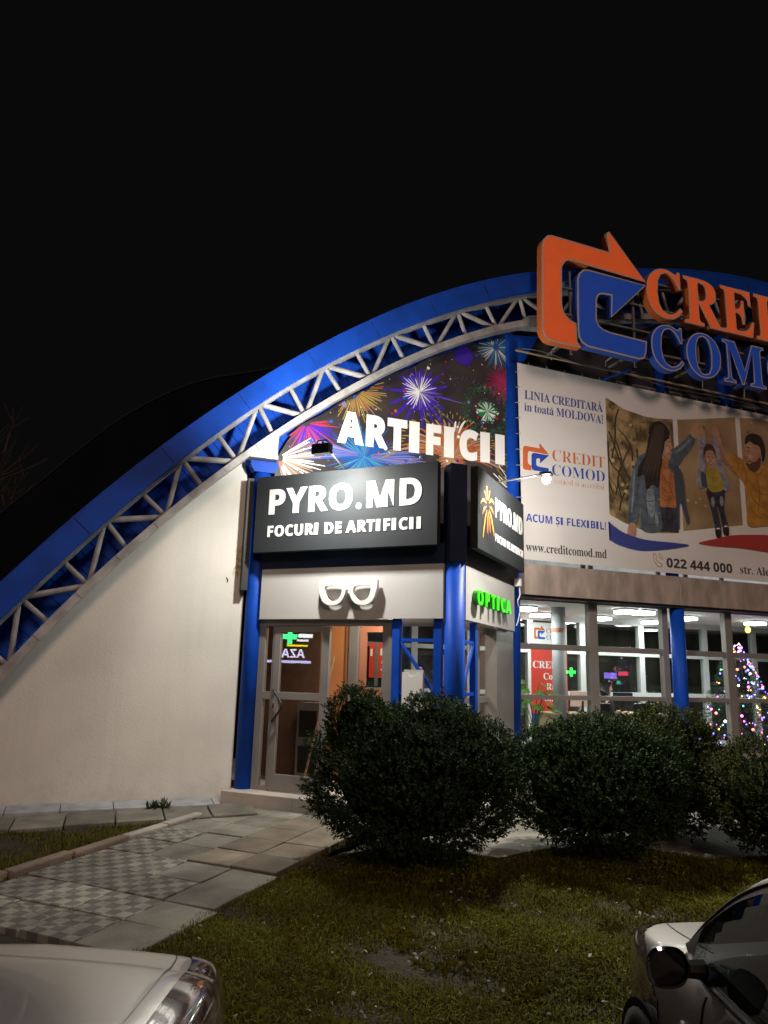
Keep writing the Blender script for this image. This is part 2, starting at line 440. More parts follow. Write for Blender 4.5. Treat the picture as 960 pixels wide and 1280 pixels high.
# ------------------------------------------------------------------ lettering: outlines as data, filled through 2-D curves
GLYPHS = json.loads('''{"serif":{"L":[426,[[[15,0],[15,17],[36,20],[52,24],[62,32],[69,43],[73,59],[75,81],[75,379],[73,399],[69,414],[62,425],[51,432],[36,436],[16,439],[16,455],[250,455],[250,439],[233,438],[219,436],[208,434],[199,430],[193,424],[188,416],[185,407],[183,394],[182,379],[182,83],[182,68],[183,56],[185,47],[188,40],[193,35],[200,31],[208,29],[220,28],[234,28],[264,29],[291,33],[315,40],[335,49],[354,63],[370,80],[384,100],[397,125],[409,154],[427,154],[402,0]]]],"I":[261,[[[13,0],[13,17],[34,21],[50,26],[61,32],[69,42],[74,56],[75,75],[75,387],[74,405],[70,419],[63,427],[52,433],[36,437],[13,439],[13,455],[244,455],[244,439],[223,437],[207,433],[196,427],[188,419],[184,405],[183,387],[183,77],[183,64],[185,53],[187,44],[192,37],[198,31],[206,26],[216,23],[230,20],[246,17],[246,0]]]],"N":[494,[[[403,-11],[107,350],[107,79],[108,57],[112,42],[119,31],[129,24],[145,20],[167,17],[167,0],[18,0],[18,17],[33,18],[45,20],[54,23],[61,27],[67,33],[71,41],[74,51],[75,64],[76,79],[76,388],[56,412],[43,427],[36,433],[31,435],[25,437],[18,439],[18,455],[156,455],[391,169],[391,377],[390,392],[389,404],[386,414],[382,421],[376,427],[369,431],[359,435],[346,437],[331,439],[331,455],[480,455],[480,439],[459,436],[443,432],[433,425],[427,414],[423,398],[422,377],[422,-11]]]],"A":[437,[[[-9,0],[-9,18],[4,19],[14,24],[24,30],[32,41],[41,55],[49,75],[206,466],[224,465],[384,87],[394,65],[403,47],[411,34],[420,25],[430,20],[443,18],[443,0],[229,0],[229,18],[259,21],[277,30],[283,46],[282,54],[279,66],[273,81],[253,132],[103,132],[79,71],[77,67],[76,63],[76,59],[75,54],[75,51],[75,48],[80,32],[96,21],[124,18],[128,18],[128,0]],[[113,161],[242,161],[177,319]]]],"C":[468,[[[257,-11],[213,-7],[174,3],[137,20],[105,43],[78,71],[56,104],[39,142],[29,184],[26,228],[30,273],[39,314],[56,351],[79,384],[106,412],[139,435],[176,452],[216,462],[259,465],[292,463],[328,454],[367,440],[374,437],[381,436],[388,435],[402,439],[413,449],[419,465],[437,465],[437,308],[420,308],[403,347],[381,380],[356,407],[328,427],[298,439],[265,443],[198,419],[157,347],[144,226],[159,114],[203,46],[278,24],[305,26],[331,33],[358,45],[383,61],[407,81],[428,106],[447,89],[395,33],[332,0]]]],"R":[473,[[[15,0],[15,17],[36,20],[52,24],[62,32],[69,43],[73,59],[75,81],[75,379],[73,398],[69,413],[62,424],[51,431],[36,436],[16,439],[16,455],[217,455],[278,452],[329,442],[367,426],[395,403],[412,372],[417,334],[406,285],[372,248],[315,224],[432,50],[439,40],[446,32],[452,26],[459,21],[468,18],[478,17],[480,17],[480,0],[338,0],[201,212],[182,212],[182,81],[183,59],[187,43],[194,32],[205,24],[221,20],[242,17],[242,0]],[[182,234],[203,234],[235,236],[261,245],[280,258],[293,278],[301,304],[304,336],[295,389],[268,421],[224,431],[209,430],[197,427],[190,422],[185,414],[183,402],[182,385]]]],"E":[442,[[[14,0],[14,17],[35,18],[51,22],[62,30],[70,41],[74,57],[75,78],[75,369],[74,394],[69,413],[62,425],[51,433],[36,437],[16,439],[16,455],[399,455],[399,320],[383,320],[375,357],[361,386],[340,406],[312,420],[276,428],[232,430],[219,430],[208,429],[200,428],[194,426],[189,422],[186,417],[184,410],[183,400],[183,388],[183,246],[193,246],[221,248],[243,256],[259,269],[272,288],[281,313],[288,345],[304,345],[304,118],[287,118],[284,143],[280,164],[273,181],[264,195],[254,206],[241,213],[225,218],[207,221],[185,222],[183,222],[183,67],[184,53],[187,42],[192,35],[201,31],[213,28],[230,28],[261,29],[289,32],[313,39],[335,48],[354,60],[371,75],[386,94],[399,116],[411,143],[430,143],[402,0]]]],"D":[496,[[[20,0],[20,17],[39,19],[53,23],[63,30],[69,39],[73,54],[74,75],[74,374],[72,397],[68,415],[61,426],[50,433],[35,437],[15,439],[15,455],[222,455],[296,449],[357,429],[405,396],[440,351],[461,295],[468,228],[441,101],[362,25],[228,0]],[[222,24],[262,30],[295,47],[319,75],[337,115],[347,166],[351,229],[336,342],[294,410],[223,433],[208,432],[197,429],[190,423],[185,415],[183,402],[182,385],[182,72],[183,55],[185,42],[190,34],[197,29],[208,25]]]],"T":[423,[[[92,0],[92,17],[114,19],[130,23],[142,31],[150,42],[154,59],[156,81],[156,433],[149,433],[116,430],[88,420],[65,403],[47,380],[35,352],[29,318],[11,318],[11,455],[410,455],[410,317],[394,317],[375,382],[333,420],[269,433],[263,433],[263,81],[265,58],[269,41],[276,30],[288,23],[305,19],[328,17],[328,0]]]],"M":[634,[[[14,0],[14,17],[34,20],[50,24],[61,32],[69,43],[74,58],[75,79],[75,382],[75,396],[73,407],[71,416],[66,423],[61,428],[53,432],[43,435],[30,437],[15,439],[15,455],[185,455],[317,142],[449,455],[617,455],[617,439],[598,436],[583,430],[573,423],[566,412],[561,397],[560,378],[560,85],[561,68],[562,54],[565,43],[569,34],[574,28],[582,23],[591,20],[602,18],[617,17],[617,0],[396,0],[396,17],[410,19],[423,22],[433,25],[440,29],[446,36],[450,44],[453,54],[454,68],[455,83],[455,399],[288,0],[270,0],[105,389],[105,80],[107,57],[112,41],[120,30],[131,23],[148,19],[169,17],[169,0]]]],"O":[525,[[[261,-11],[228,-9],[198,-3],[169,7],[142,21],[117,38],[94,58],[75,81],[58,106],[45,134],[35,163],[29,195],[28,228],[29,260],[35,292],[45,321],[58,349],[75,374],[95,397],[117,417],[143,434],[170,448],[200,458],[232,464],[265,466],[298,464],[328,458],[357,448],[384,435],[409,418],[431,399],[451,376],[467,351],[481,323],[490,293],[496,261],[498,228],[496,195],[490,163],[481,134],[467,106],[450,81],[430,58],[408,38],[383,21],[355,7],[325,-3],[294,-9]],[[265,12],[328,36],[367,108],[379,228],[376,293],[365,346],[348,389],[324,419],[294,437],[260,443],[196,419],[158,347],[145,228],[149,163],[159,109],[177,67],[201,37],[230,18]]]],"V":[428,[[[212,-13],[44,381],[37,396],[30,409],[22,420],[14,429],[1,435],[-14,439],[-14,455],[211,455],[211,439],[192,438],[177,436],[166,432],[159,427],[154,419],[152,410],[153,402],[156,391],[161,378],[259,143],[348,377],[352,389],[354,400],[355,409],[353,419],[349,427],[342,432],[331,435],[317,438],[299,439],[299,455],[442,455],[442,439],[429,437],[418,434],[408,427],[400,418],[391,403],[382,383],[230,-13]]]],"o":[336,[[[169,-10],[140,-8],[114,-1],[90,11],[69,27],[52,47],[38,70],[27,96],[21,124],[19,154],[21,184],[27,213],[38,239],[52,262],[69,281],[90,297],[114,309],[140,316],[168,318],[196,316],[222,309],[245,298],[266,282],[283,263],[298,240],[308,214],[315,185],[317,154],[315,123],[308,94],[298,69],[284,46],[266,26],[245,11],[222,-1],[197,-8]],[[169,11],[186,14],[199,24],[209,39],[212,50],[215,64],[217,81],[219,102],[219,126],[220,154],[218,206],[214,245],[208,271],[198,286],[185,296],[169,299],[151,296],[138,286],[128,271],[122,245],[118,206],[117,154],[117,127],[118,103],[120,82],[122,64],[125,50],[128,39],[138,24],[152,14]]]],"t":[228,[[[124,-9],[99,-7],[80,-1],[66,10],[56,26],[50,46],[48,71],[48,279],[20,279],[20,300],[46,324],[68,347],[88,369],[105,389],[118,407],[129,424],[144,424],[144,310],[208,310],[208,279],[144,279],[144,82],[145,69],[147,59],[149,51],[154,45],[160,41],[168,40],[183,44],[195,56],[206,75],[222,66],[198,24],[165,-1]]]],"a":[344,[[[255,-10],[226,-5],[208,10],[200,35],[168,11],[133,-4],[95,-9],[74,-6],[55,0],[40,11],[29,26],[22,43],[20,63],[25,91],[39,115],[63,136],[98,155],[143,173],[199,190],[199,241],[197,258],[193,272],[187,282],[177,290],[164,294],[148,296],[123,293],[109,286],[104,274],[105,270],[108,264],[113,257],[119,248],[122,239],[123,231],[121,220],[117,210],[110,202],[100,196],[90,192],[77,191],[64,192],[54,196],[45,203],[38,212],[34,223],[33,236],[35,252],[40,266],[49,278],[62,290],[77,300],[95,308],[115,314],[137,317],[162,318],[205,315],[239,307],[263,292],[280,271],[290,244],[293,210],[293,62],[293,52],[294,45],[295,40],[297,37],[300,35],[304,34],[309,35],[314,38],[320,42],[329,28],[306,7],[281,-6]],[[151,34],[158,34],[165,37],[174,41],[183,47],[191,54],[199,63],[199,169],[154,151],[127,123],[118,84],[122,56],[133,39]]]],"d":[370,[[[140,-10],[117,-8],[97,-1],[78,10],[61,26],[47,44],[35,66],[26,91],[21,118],[19,147],[21,180],[27,210],[36,237],[48,261],[63,281],[81,297],[101,309],[123,316],[146,318],[175,314],[201,301],[223,280],[223,401],[222,413],[218,423],[212,430],[203,435],[191,438],[176,439],[176,455],[319,455],[319,75],[320,60],[322,49],[325,41],[330,35],[340,30],[353,28],[353,11],[315,8],[271,1],[223,-10],[223,39],[201,12],[173,-5]],[[171,28],[182,30],[192,34],[202,41],[211,51],[218,62],[223,76],[223,242],[220,252],[214,262],[206,270],[196,276],[186,279],[174,281],[155,277],[141,267],[130,250],[123,225],[119,193],[118,153],[119,115],[123,83],[130,58],[140,42],[153,32]]]],"n":[381,[[[18,0],[18,16],[30,17],[39,21],[45,26],[49,33],[52,43],[52,56],[52,253],[52,266],[49,276],[46,284],[40,289],[31,293],[19,294],[19,310],[148,310],[148,267],[175,296],[207,313],[243,318],[292,306],[321,271],[330,212],[330,56],[331,43],[333,33],[337,26],[343,21],[352,17],[363,16],[363,0],[202,0],[202,16],[207,16],[223,21],[232,34],[235,56],[235,217],[234,234],[232,247],[229,258],[223,265],[215,270],[203,271],[183,267],[164,255],[148,235],[148,56],[148,43],[151,33],[154,26],[160,21],[168,17],[180,16],[180,0]]]],"c":[293,[[[156,-10],[131,-8],[108,-1],[87,11],[67,26],[51,45],[38,68],[28,93],[21,120],[19,150],[22,181],[29,210],[40,237],[55,260],[74,280],[96,297],[120,309],[146,317],[175,319],[204,317],[230,310],[250,298],[265,283],[274,265],[277,245],[276,233],[272,223],[266,215],[258,209],[248,205],[236,204],[214,209],[201,225],[196,251],[196,254],[196,258],[197,261],[197,265],[197,268],[197,271],[194,286],[185,294],[169,297],[138,285],[118,248],[112,187],[115,142],[123,105],[137,76],[156,55],[178,42],[204,38],[227,42],[250,53],[271,72],[285,60],[248,21],[205,-2]]]],"m":[554,[[[18,0],[18,16],[30,17],[39,21],[45,26],[49,33],[52,43],[52,56],[52,253],[52,266],[49,276],[46,284],[40,289],[31,293],[19,294],[19,310],[146,310],[146,265],[173,294],[204,312],[237,318],[277,312],[305,293],[320,261],[348,293],[381,312],[418,318],[465,306],[494,271],[504,212],[504,56],[504,43],[507,33],[510,26],[516,21],[524,17],[536,16],[536,0],[377,0],[377,16],[389,18],[397,21],[403,26],[407,34],[409,44],[410,56],[410,217],[409,234],[407,247],[404,258],[398,265],[389,270],[377,271],[358,268],[341,256],[324,237],[324,56],[325,44],[327,34],[331,26],[336,21],[345,18],[356,16],[356,0],[199,0],[199,16],[211,18],[219,21],[225,26],[229,34],[231,44],[232,56],[232,217],[231,233],[229,247],[226,258],[220,265],[211,270],[199,271],[180,267],[162,255],[146,235],[146,56],[147,44],[149,34],[152,27],[158,21],[166,18],[177,16],[177,0]]]],"s":[288,[[[151,-10],[132,-8],[111,-3],[87,6],[82,8],[78,8],[73,9],[64,7],[56,1],[51,-9],[36,-9],[36,105],[53,105],[61,79],[72,57],[87,39],[103,26],[121,17],[140,15],[156,16],[168,20],[179,27],[186,35],[191,46],[192,58],[188,76],[176,92],[156,105],[107,130],[85,142],[68,155],[54,169],[45,185],[39,202],[37,220],[40,247],[49,270],[65,291],[86,306],[111,316],[141,319],[149,319],[157,318],[166,316],[176,314],[187,311],[199,308],[201,307],[204,307],[206,306],[209,305],[211,305],[213,305],[220,306],[226,311],[230,319],[244,319],[244,222],[228,222],[220,244],[209,262],[196,277],[182,288],[166,294],[149,296],[136,295],[125,292],[116,286],[110,278],[106,269],[105,259],[106,249],[109,240],[115,232],[123,225],[134,218],[146,212],[191,189],[212,178],[229,165],[241,151],[250,136],[255,117],[257,95],[254,65],[244,39],[228,18],[206,2],[181,-7]]]],"i":[198,[[[101,362],[87,364],[75,368],[65,376],[57,387],[52,399],[50,412],[52,426],[57,438],[65,449],[75,457],[87,462],[101,463],[114,462],[126,457],[137,449],[145,438],[150,426],[151,412],[149,399],[145,387],[136,376],[126,368],[114,364]],[[18,0],[18,16],[30,18],[39,21],[45,26],[49,32],[52,43],[52,56],[52,252],[52,267],[50,278],[47,285],[41,289],[32,292],[20,293],[21,310],[148,310],[148,56],[149,43],[151,33],[154,26],[160,21],[168,18],[180,16],[180,0]]]],"e":[301,[[[154,-10],[129,-8],[106,-1],[85,10],[66,26],[50,45],[37,69],[27,95],[21,125],[19,157],[21,187],[28,215],[38,240],[51,263],[68,282],[87,298],[109,309],[132,316],[157,318],[193,314],[224,301],[249,280],[268,251],[279,216],[283,173],[283,166],[117,166],[127,97],[154,56],[199,42],[225,47],[248,62],[270,86],[285,73],[248,27],[205,-1]],[[116,192],[201,192],[201,215],[201,241],[198,261],[193,277],[186,288],[175,295],[161,297],[136,286],[121,255],[116,203]]]],"b":[361,[[[43,-11],[43,388],[42,407],[40,420],[37,428],[31,434],[21,437],[8,439],[8,455],[138,455],[138,279],[162,301],[190,314],[221,318],[244,316],[265,310],[284,299],[301,284],[315,266],[326,245],[335,221],[340,195],[342,166],[340,133],[333,103],[323,75],[308,51],[291,30],[270,13],[246,0],[220,-8],[192,-10],[162,-6],[133,7],[105,28],[53,-11]],[[183,14],[204,18],[220,30],[232,49],[239,77],[244,114],[245,160],[244,197],[239,228],[231,251],[220,267],[204,277],[184,280],[174,279],[164,275],[155,270],[147,262],[142,253],[138,242],[138,69],[143,38],[158,20]]]],"l":[199,[[[18,0],[18,16],[30,18],[39,21],[45,26],[49,32],[52,43],[52,56],[52,398],[52,411],[50,421],[47,429],[42,434],[33,438],[20,439],[20,455],[148,455],[148,56],[149,43],[151,33],[154,26],[160,21],[168,18],[180,16],[180,0]]]],"w":[435,[[[122,-10],[17,265],[14,272],[10,279],[6,284],[1,289],[-4,292],[-11,293],[-11,310],[138,310],[138,293],[130,293],[124,291],[120,289],[117,286],[115,282],[114,276],[114,273],[115,269],[116,266],[117,262],[118,257],[120,253],[167,127],[211,235],[201,266],[197,276],[193,283],[190,288],[185,292],[177,294],[168,295],[168,310],[323,310],[323,293],[308,291],[299,285],[296,276],[296,274],[296,272],[296,269],[297,266],[297,264],[298,262],[336,141],[382,256],[385,263],[386,270],[387,275],[386,281],[384,286],[380,289],[374,291],[366,293],[356,295],[356,310],[445,310],[445,295],[437,293],[430,290],[425,284],[420,277],[416,268],[412,258],[304,-10],[289,-10],[223,197],[140,-10]]]],"r":[287,[[[18,0],[18,16],[30,18],[39,21],[45,26],[49,32],[52,43],[52,56],[52,252],[52,267],[50,278],[46,285],[41,289],[32,292],[20,293],[21,310],[146,310],[146,252],[158,272],[172,288],[187,301],[203,311],[218,316],[233,318],[250,317],[264,312],[275,304],[283,293],[288,281],[289,266],[288,254],[284,243],[278,234],[270,228],[260,224],[248,222],[237,223],[229,226],[222,231],[217,237],[212,243],[207,250],[202,255],[196,259],[189,260],[179,258],[171,252],[162,241],[155,228],[151,211],[149,192],[149,56],[150,42],[153,32],[159,25],[167,21],[180,18],[197,16],[197,0]]]],".":[180,[[[89,-9],[79,-8],[69,-5],[60,1],[54,10],[50,22],[48,36],[50,51],[54,63],[60,71],[69,77],[79,80],[89,81],[100,80],[110,77],[119,71],[126,63],[130,51],[132,36],[130,22],[126,10],[119,1],[110,-5],[100,-8]]]],"!":[181,[[[71,135],[54,480],[126,480],[109,135]],[[90,-9],[79,-8],[69,-5],[60,1],[54,10],[50,22],[48,36],[50,51],[54,63],[60,71],[69,77],[79,80],[90,81],[101,80],[110,77],[119,71],[126,63],[130,51],[132,36],[130,22],[126,10],[119,1],[110,-5],[101,-8]]]],"S":[390,[[[43,-11],[43,158],[62,158],[75,113],[91,77],[111,50],[136,30],[164,19],[197,15],[220,17],[241,24],[257,36],[269,51],[276,69],[279,89],[273,117],[255,140],[225,160],[163,191],[127,210],[99,231],[77,253],[62,276],[53,302],[50,332],[52,358],[57,381],[67,403],[80,421],[96,437],[115,449],[136,459],[160,464],[185,466],[199,466],[213,464],[229,461],[246,458],[264,453],[282,448],[286,447],[289,446],[291,446],[294,445],[297,445],[300,445],[310,447],[317,454],[320,466],[339,466],[339,319],[322,319],[315,343],[305,365],[293,385],[280,402],[265,417],[248,429],[231,438],[213,443],[194,445],[173,443],[155,437],[140,426],[128,413],[122,398],[120,380],[121,364],[127,349],[137,336],[151,325],[168,314],[189,303],[253,273],[279,260],[300,247],[317,233],[331,219],[342,204],[350,188],[355,171],[358,153],[359,133],[357,106],[350,80],[339,58],[323,38],[304,21],[281,8],[254,-2],[225,-8],[192,-10],[181,-10],[170,-9],[158,-8],[147,-6],[136,-3],[126,1],[115,4],[106,7],[98,9],[92,11],[88,12],[85,12],[78,12],[73,10],[69,7],[66,3],[64,-3],[61,-11]]]],"p":[371,[[[17,-139],[17,-124],[27,-123],[34,-120],[40,-117],[45,-113],[48,-107],[50,-101],[51,-92],[52,-80],[52,-64],[52,243],[52,261],[50,275],[46,283],[41,288],[32,292],[19,295],[19,310],[143,310],[143,263],[166,294],[195,313],[230,319],[253,317],[274,310],[293,298],[309,283],[323,264],[335,241],[343,216],[348,189],[350,160],[348,128],[343,99],[334,72],[323,48],[308,28],[291,12],[272,0],[250,-8],[227,-10],[196,-5],[170,9],[148,32],[148,-58],[148,-74],[150,-88],[152,-99],[155,-107],[160,-113],[167,-118],[175,-120],[185,-122],[197,-123],[197,-139]],[[195,28],[214,32],[229,42],[239,59],[247,84],[251,116],[253,154],[251,192],[247,223],[241,248],[232,265],[218,275],[199,278],[179,273],[162,259],[148,235],[148,69],[160,46],[176,33]]]],"u":[375,[[[131,-10],[103,-7],[81,2],[65,17],[54,38],[48,65],[46,97],[46,248],[45,262],[43,274],[39,282],[33,289],[24,293],[11,294],[11,310],[142,310],[142,74],[143,63],[146,54],[151,46],[158,40],[166,37],[177,36],[196,39],[213,49],[228,66],[228,248],[228,263],[225,275],[221,283],[214,289],[204,293],[189,294],[189,310],[324,310],[324,70],[325,56],[327,46],[331,39],[338,34],[347,31],[360,30],[360,13],[321,10],[277,3],[228,-10],[228,40],[216,26],[202,13],[186,3],[169,-4],[150,-9]]]],"k":[359,[[[17,0],[17,16],[30,18],[39,21],[45,26],[49,33],[52,43],[52,56],[52,398],[52,412],[50,422],[47,429],[42,434],[33,438],[20,439],[21,455],[148,455],[148,169],[227,248],[236,259],[242,269],[244,278],[240,287],[228,292],[209,293],[206,293],[206,310],[345,310],[345,293],[320,289],[297,278],[275,260],[222,209],[346,34],[355,24],[365,18],[376,16],[376,0],[211,0],[211,16],[217,16],[229,18],[237,23],[239,32],[238,37],[236,43],[232,49],[163,147],[148,134],[148,56],[148,43],[151,33],[154,26],[160,21],[168,18],[180,16],[180,0]]]]},"sans":{"P":[422,[[[60,0],[60,480],[214,480],[270,475],[315,462],[349,440],[373,410],[387,373],[392,330],[390,303],[384,276],[374,252],[360,229],[340,209],[316,193],[286,180],[249,173],[206,171],[162,171],[162,0]],[[162,254],[195,254],[222,256],[245,261],[264,271],[278,285],[286,303],[289,326],[280,365],[253,388],[208,396],[162,396]]]],"Y":[419,[[[159,0],[159,183],[0,480],[110,480],[210,282],[310,480],[419,480],[260,187],[260,0]]]],"R":[443,[[[60,0],[60,480],[200,480],[260,476],[308,464],[345,444],[371,416],[386,380],[392,336],[390,315],[386,296],[379,278],[370,263],[359,249],[346,237],[332,226],[318,217],[302,209],[443,0],[330,0],[216,184],[162,184],[162,0]],[[162,267],[195,267],[225,268],[249,274],[267,283],[279,296],[286,313],[289,333],[286,354],[278,370],[266,382],[247,390],[223,395],[193,396],[162,396]]]],"O":[535,[[[267,-7],[218,-3],[176,7],[139,24],[108,48],[83,76],[63,111],[50,150],[42,193],[39,241],[42,289],[50,332],[63,371],[83,405],[108,433],[139,456],[176,473],[219,484],[268,487],[317,484],[360,473],[396,456],[427,433],[452,405],[471,370],[485,331],[493,288],[496,240],[493,193],[485,150],[471,110],[452,76],[427,47],[396,24],[360,7],[317,-3]],[[267,79],[307,83],[338,98],[361,122],[376,154],[386,194],[389,240],[386,287],[376,327],[361,359],[338,383],[307,398],[268,402],[229,398],[198,383],[175,359],[159,327],[149,287],[146,240],[149,194],[159,154],[175,122],[198,98],[229,83]]]],"M":[633,[[[60,0],[60,480],[199,480],[312,113],[314,113],[435,480],[573,480],[573,0],[478,0],[478,227],[478,243],[479,260],[479,279],[480,299],[481,317],[481,335],[482,352],[482,365],[483,375],[480,375],[357,0],[263,0],[148,376],[145,376],[146,366],[147,352],[148,336],[149,317],[149,298],[150,278],[151,259],[151,240],[151,223],[151,0]]]],"D":[497,[[[60,0],[60,480],[211,480],[259,477],[302,468],[342,453],[376,432],[404,406],[427,374],[444,336],[455,293],[458,244],[450,170],[427,109],[389,61],[337,27],[273,7],[196,0]],[[162,84],[206,84],[287,101],[336,154],[353,242],[349,290],[337,329],[318,359],[291,380],[257,392],[216,396],[162,396]]]],"F":[369,[[[60,0],[60,480],[335,480],[335,396],[161,396],[161,273],[323,273],[323,189],[161,189],[161,0]]]],"C":[428,[[[255,-7],[208,-3],[168,7],[133,24],[103,47],[80,76],[62,110],[49,149],[41,192],[39,239],[42,286],[51,328],[65,367],[85,402],[111,431],[141,455],[177,472],[218,483],[264,486],[288,485],[312,482],[335,477],[359,470],[382,462],[404,453],[371,370],[353,378],[335,386],[317,392],[299,397],[282,401],[264,402],[228,397],[198,382],[175,358],[157,325],[147,285],[144,238],[147,191],[156,152],[172,120],[195,97],[226,83],[264,78],[284,79],[303,81],[323,85],[343,90],[364,96],[386,103],[386,18],[365,10],[344,4],[324,-1],[302,-4],[279,-6]]]],"U":[508,[[[252,-7],[193,-1],[145,15],[107,42],[79,78],[63,121],[57,171],[57,480],[158,480],[158,186],[161,151],[169,123],[183,103],[201,89],[225,81],[255,79],[285,81],[309,90],[327,105],[339,126],[347,153],[349,187],[349,480],[451,480],[451,169],[448,137],[441,107],[429,80],[412,55],[390,34],[363,16],[331,4],[294,-4]]]],"I":[261,[[[21,0],[21,58],[80,85],[80,395],[21,422],[21,480],[240,480],[240,422],[181,395],[181,85],[240,58],[240,0]]]],"E":[376,[[[60,0],[60,480],[336,480],[336,396],[162,396],[162,291],[324,291],[324,208],[162,208],[162,84],[336,84],[336,0]]]],"A":[463,[[[0,0],[169,482],[293,482],[463,0],[354,0],[319,114],[144,114],[109,0]],[[170,199],[295,199],[259,311],[257,319],[254,329],[251,340],[247,352],[244,363],[240,375],[237,387],[234,398],[232,407],[229,397],[226,386],[223,374],[219,361],[215,348],[212,336],[209,325],[206,317],[204,311]]]],"T":[389,[[[144,0],[144,395],[13,395],[13,480],[375,480],[375,395],[245,395],[245,0]]]],"X":[448,[[[0,0],[159,247],[10,480],[122,480],[226,307],[327,480],[437,480],[286,242],[448,0],[332,0],[220,181],[109,0]]]],"S":[370,[[[167,-7],[118,-4],[73,6],[31,22],[31,117],[54,107],[78,98],[102,90],[126,83],[150,79],[175,77],[197,79],[215,84],[228,92],[237,102],[242,114],[244,128],[241,145],[232,160],[217,172],[198,183],[175,195],[150,207],[139,212],[127,218],[114,225],[101,233],[89,243],[77,253],[66,265],[56,279],[48,293],[41,310],[38,329],[36,350],[41,390],[56,423],[80,450],[113,470],[152,482],[199,486],[223,485],[247,482],[270,478],[293,471],[317,463],[341,453],[308,373],[287,382],[267,389],[249,394],[232,398],[214,401],[195,402],[178,400],[163,396],[151,388],[143,378],[137,367],[136,353],[138,337],[146,324],[158,313],[176,302],[199,290],[226,277],[250,265],[271,253],[289,241],[305,227],[318,212],[329,196],[337,178],[342,157],[343,133],[338,93],[323,59],[297,31],[262,10],[219,-2]]]],"L":[379,[[[60,0],[60,480],[162,480],[162,84],[357,84],[357,0]]]],"B":[451,[[[60,0],[60,480],[210,480],[268,477],[317,468],[355,453],[382,430],[398,399],[404,358],[401,332],[395,309],[384,289],[370,272],[352,261],[330,255],[330,251],[345,247],[360,242],[373,234],[385,225],[396,213],[404,199],[411,183],[414,162],[416,139],[410,99],[395,65],[369,37],[333,16],[291,4],[240,0]],[[162,289],[221,289],[247,291],[268,296],[282,304],[292,314],[298,328],[300,345],[297,361],[291,374],[279,384],[263,391],[242,395],[216,396],[162,396]],[[162,84],[228,84],[256,86],[277,92],[292,102],[302,115],[308,131],[310,149],[308,166],[302,180],[292,192],[276,202],[254,207],[225,209],[162,209]]]],"N":[546,[[[60,0],[60,480],[189,480],[397,120],[399,120],[398,143],[397,165],[396,187],[395,209],[394,231],[394,253],[394,480],[486,480],[486,0],[357,0],[148,363],[145,363],[147,340],[148,317],[149,294],[150,271],[151,248],[151,226],[151,0]]]],"Z":[389,[[[16,0],[16,66],[246,396],[22,396],[22,480],[367,480],[367,414],[137,84],[373,84],[373,0]]]],"0":[384,[[[191,-7],[139,1],[96,22],[64,59],[42,108],[29,168],[24,240],[26,289],[31,333],[40,373],[53,407],[71,435],[93,457],[121,474],[153,484],[191,487],[244,480],[286,458],[318,422],[341,373],[355,312],[359,240],[357,191],[352,147],[343,107],[330,74],[312,45],[290,23],[263,6],[230,-3]],[[191,75],[214,80],[231,93],[244,116],[252,148],[257,189],[259,240],[257,290],[252,331],[244,363],[231,386],[214,400],[191,405],[169,400],[151,386],[139,363],[131,331],[126,290],[125,240],[126,190],[131,149],[139,117],[151,94],[169,80]]]],"2":[384,[[[27,0],[27,71],[147,192],[170,215],[190,236],[206,254],[219,271],[230,286],[238,300],[243,314],[247,329],[248,345],[246,362],[241,376],[232,388],[220,395],[206,400],[189,402],[171,400],[153,396],[136,389],[118,379],[100,367],[81,353],[26,418],[40,430],[54,441],[70,451],[86,461],[104,469],[123,476],[145,482],[170,485],[197,486],[227,484],[254,479],[278,469],[299,456],[316,441],[330,423],[340,402],[347,380],[349,357],[347,331],[342,307],[333,284],[321,263],[305,241],[287,220],[266,197],[242,173],[215,148],[153,90],[153,85],[362,85],[362,0]]]],"4":[384,[[[216,0],[216,99],[11,99],[11,170],[222,480],[315,480],[315,178],[373,178],[373,99],[315,99],[315,0]],[[101,178],[216,178],[216,259],[216,270],[217,283],[217,297],[217,311],[218,325],[219,338],[219,349],[220,358],[220,363],[218,363],[213,354],[209,346],[205,337],[200,329],[195,320],[189,311]]]],".":[180,[[[89,-9],[79,-8],[69,-5],[60,1],[54,10],[50,22],[48,36],[50,51],[54,63],[60,71],[69,77],[79,80],[89,81],[100,80],[110,77],[119,71],[126,63],[130,51],[132,36],[130,22],[126,10],[119,1],[110,-5],[100,-8]]]],"!":[181,[[[71,135],[54,480],[126,480],[109,135]],[[90,-9],[79,-8],[69,-5],[60,1],[54,10],[50,22],[48,36],[50,51],[54,63],[60,71],[69,77],[79,80],[90,81],[101,80],[110,77],[119,71],[126,63],[130,51],[132,36],[130,22],[126,10],[119,1],[110,-5],[101,-8]]]]}}''')


GLYPHS['sans']['I'] = [300, [[[40, 0], [205, 0], [205, max(p[1] for p in GLYPHS['sans']['E'][1][0])], [40, max(p[1] for p in GLYPHS['sans']['E'][1][0])]][::(1 if sum(a[0] * b[1] - b[0] * a[1] for a, b in zip(GLYPHS['sans']['E'][1][0], GLYPHS['sans']['E'][1][0][1:] + GLYPHS['sans']['E'][1][0][:1])) > 0 else -1)]]]


def area(lp):
    return 0.5 * sum(lp[i][0] * lp[(i + 1) % len(lp)][1] - lp[(i + 1) % len(lp)][0] * lp[i][1] for i in range(len(lp)))


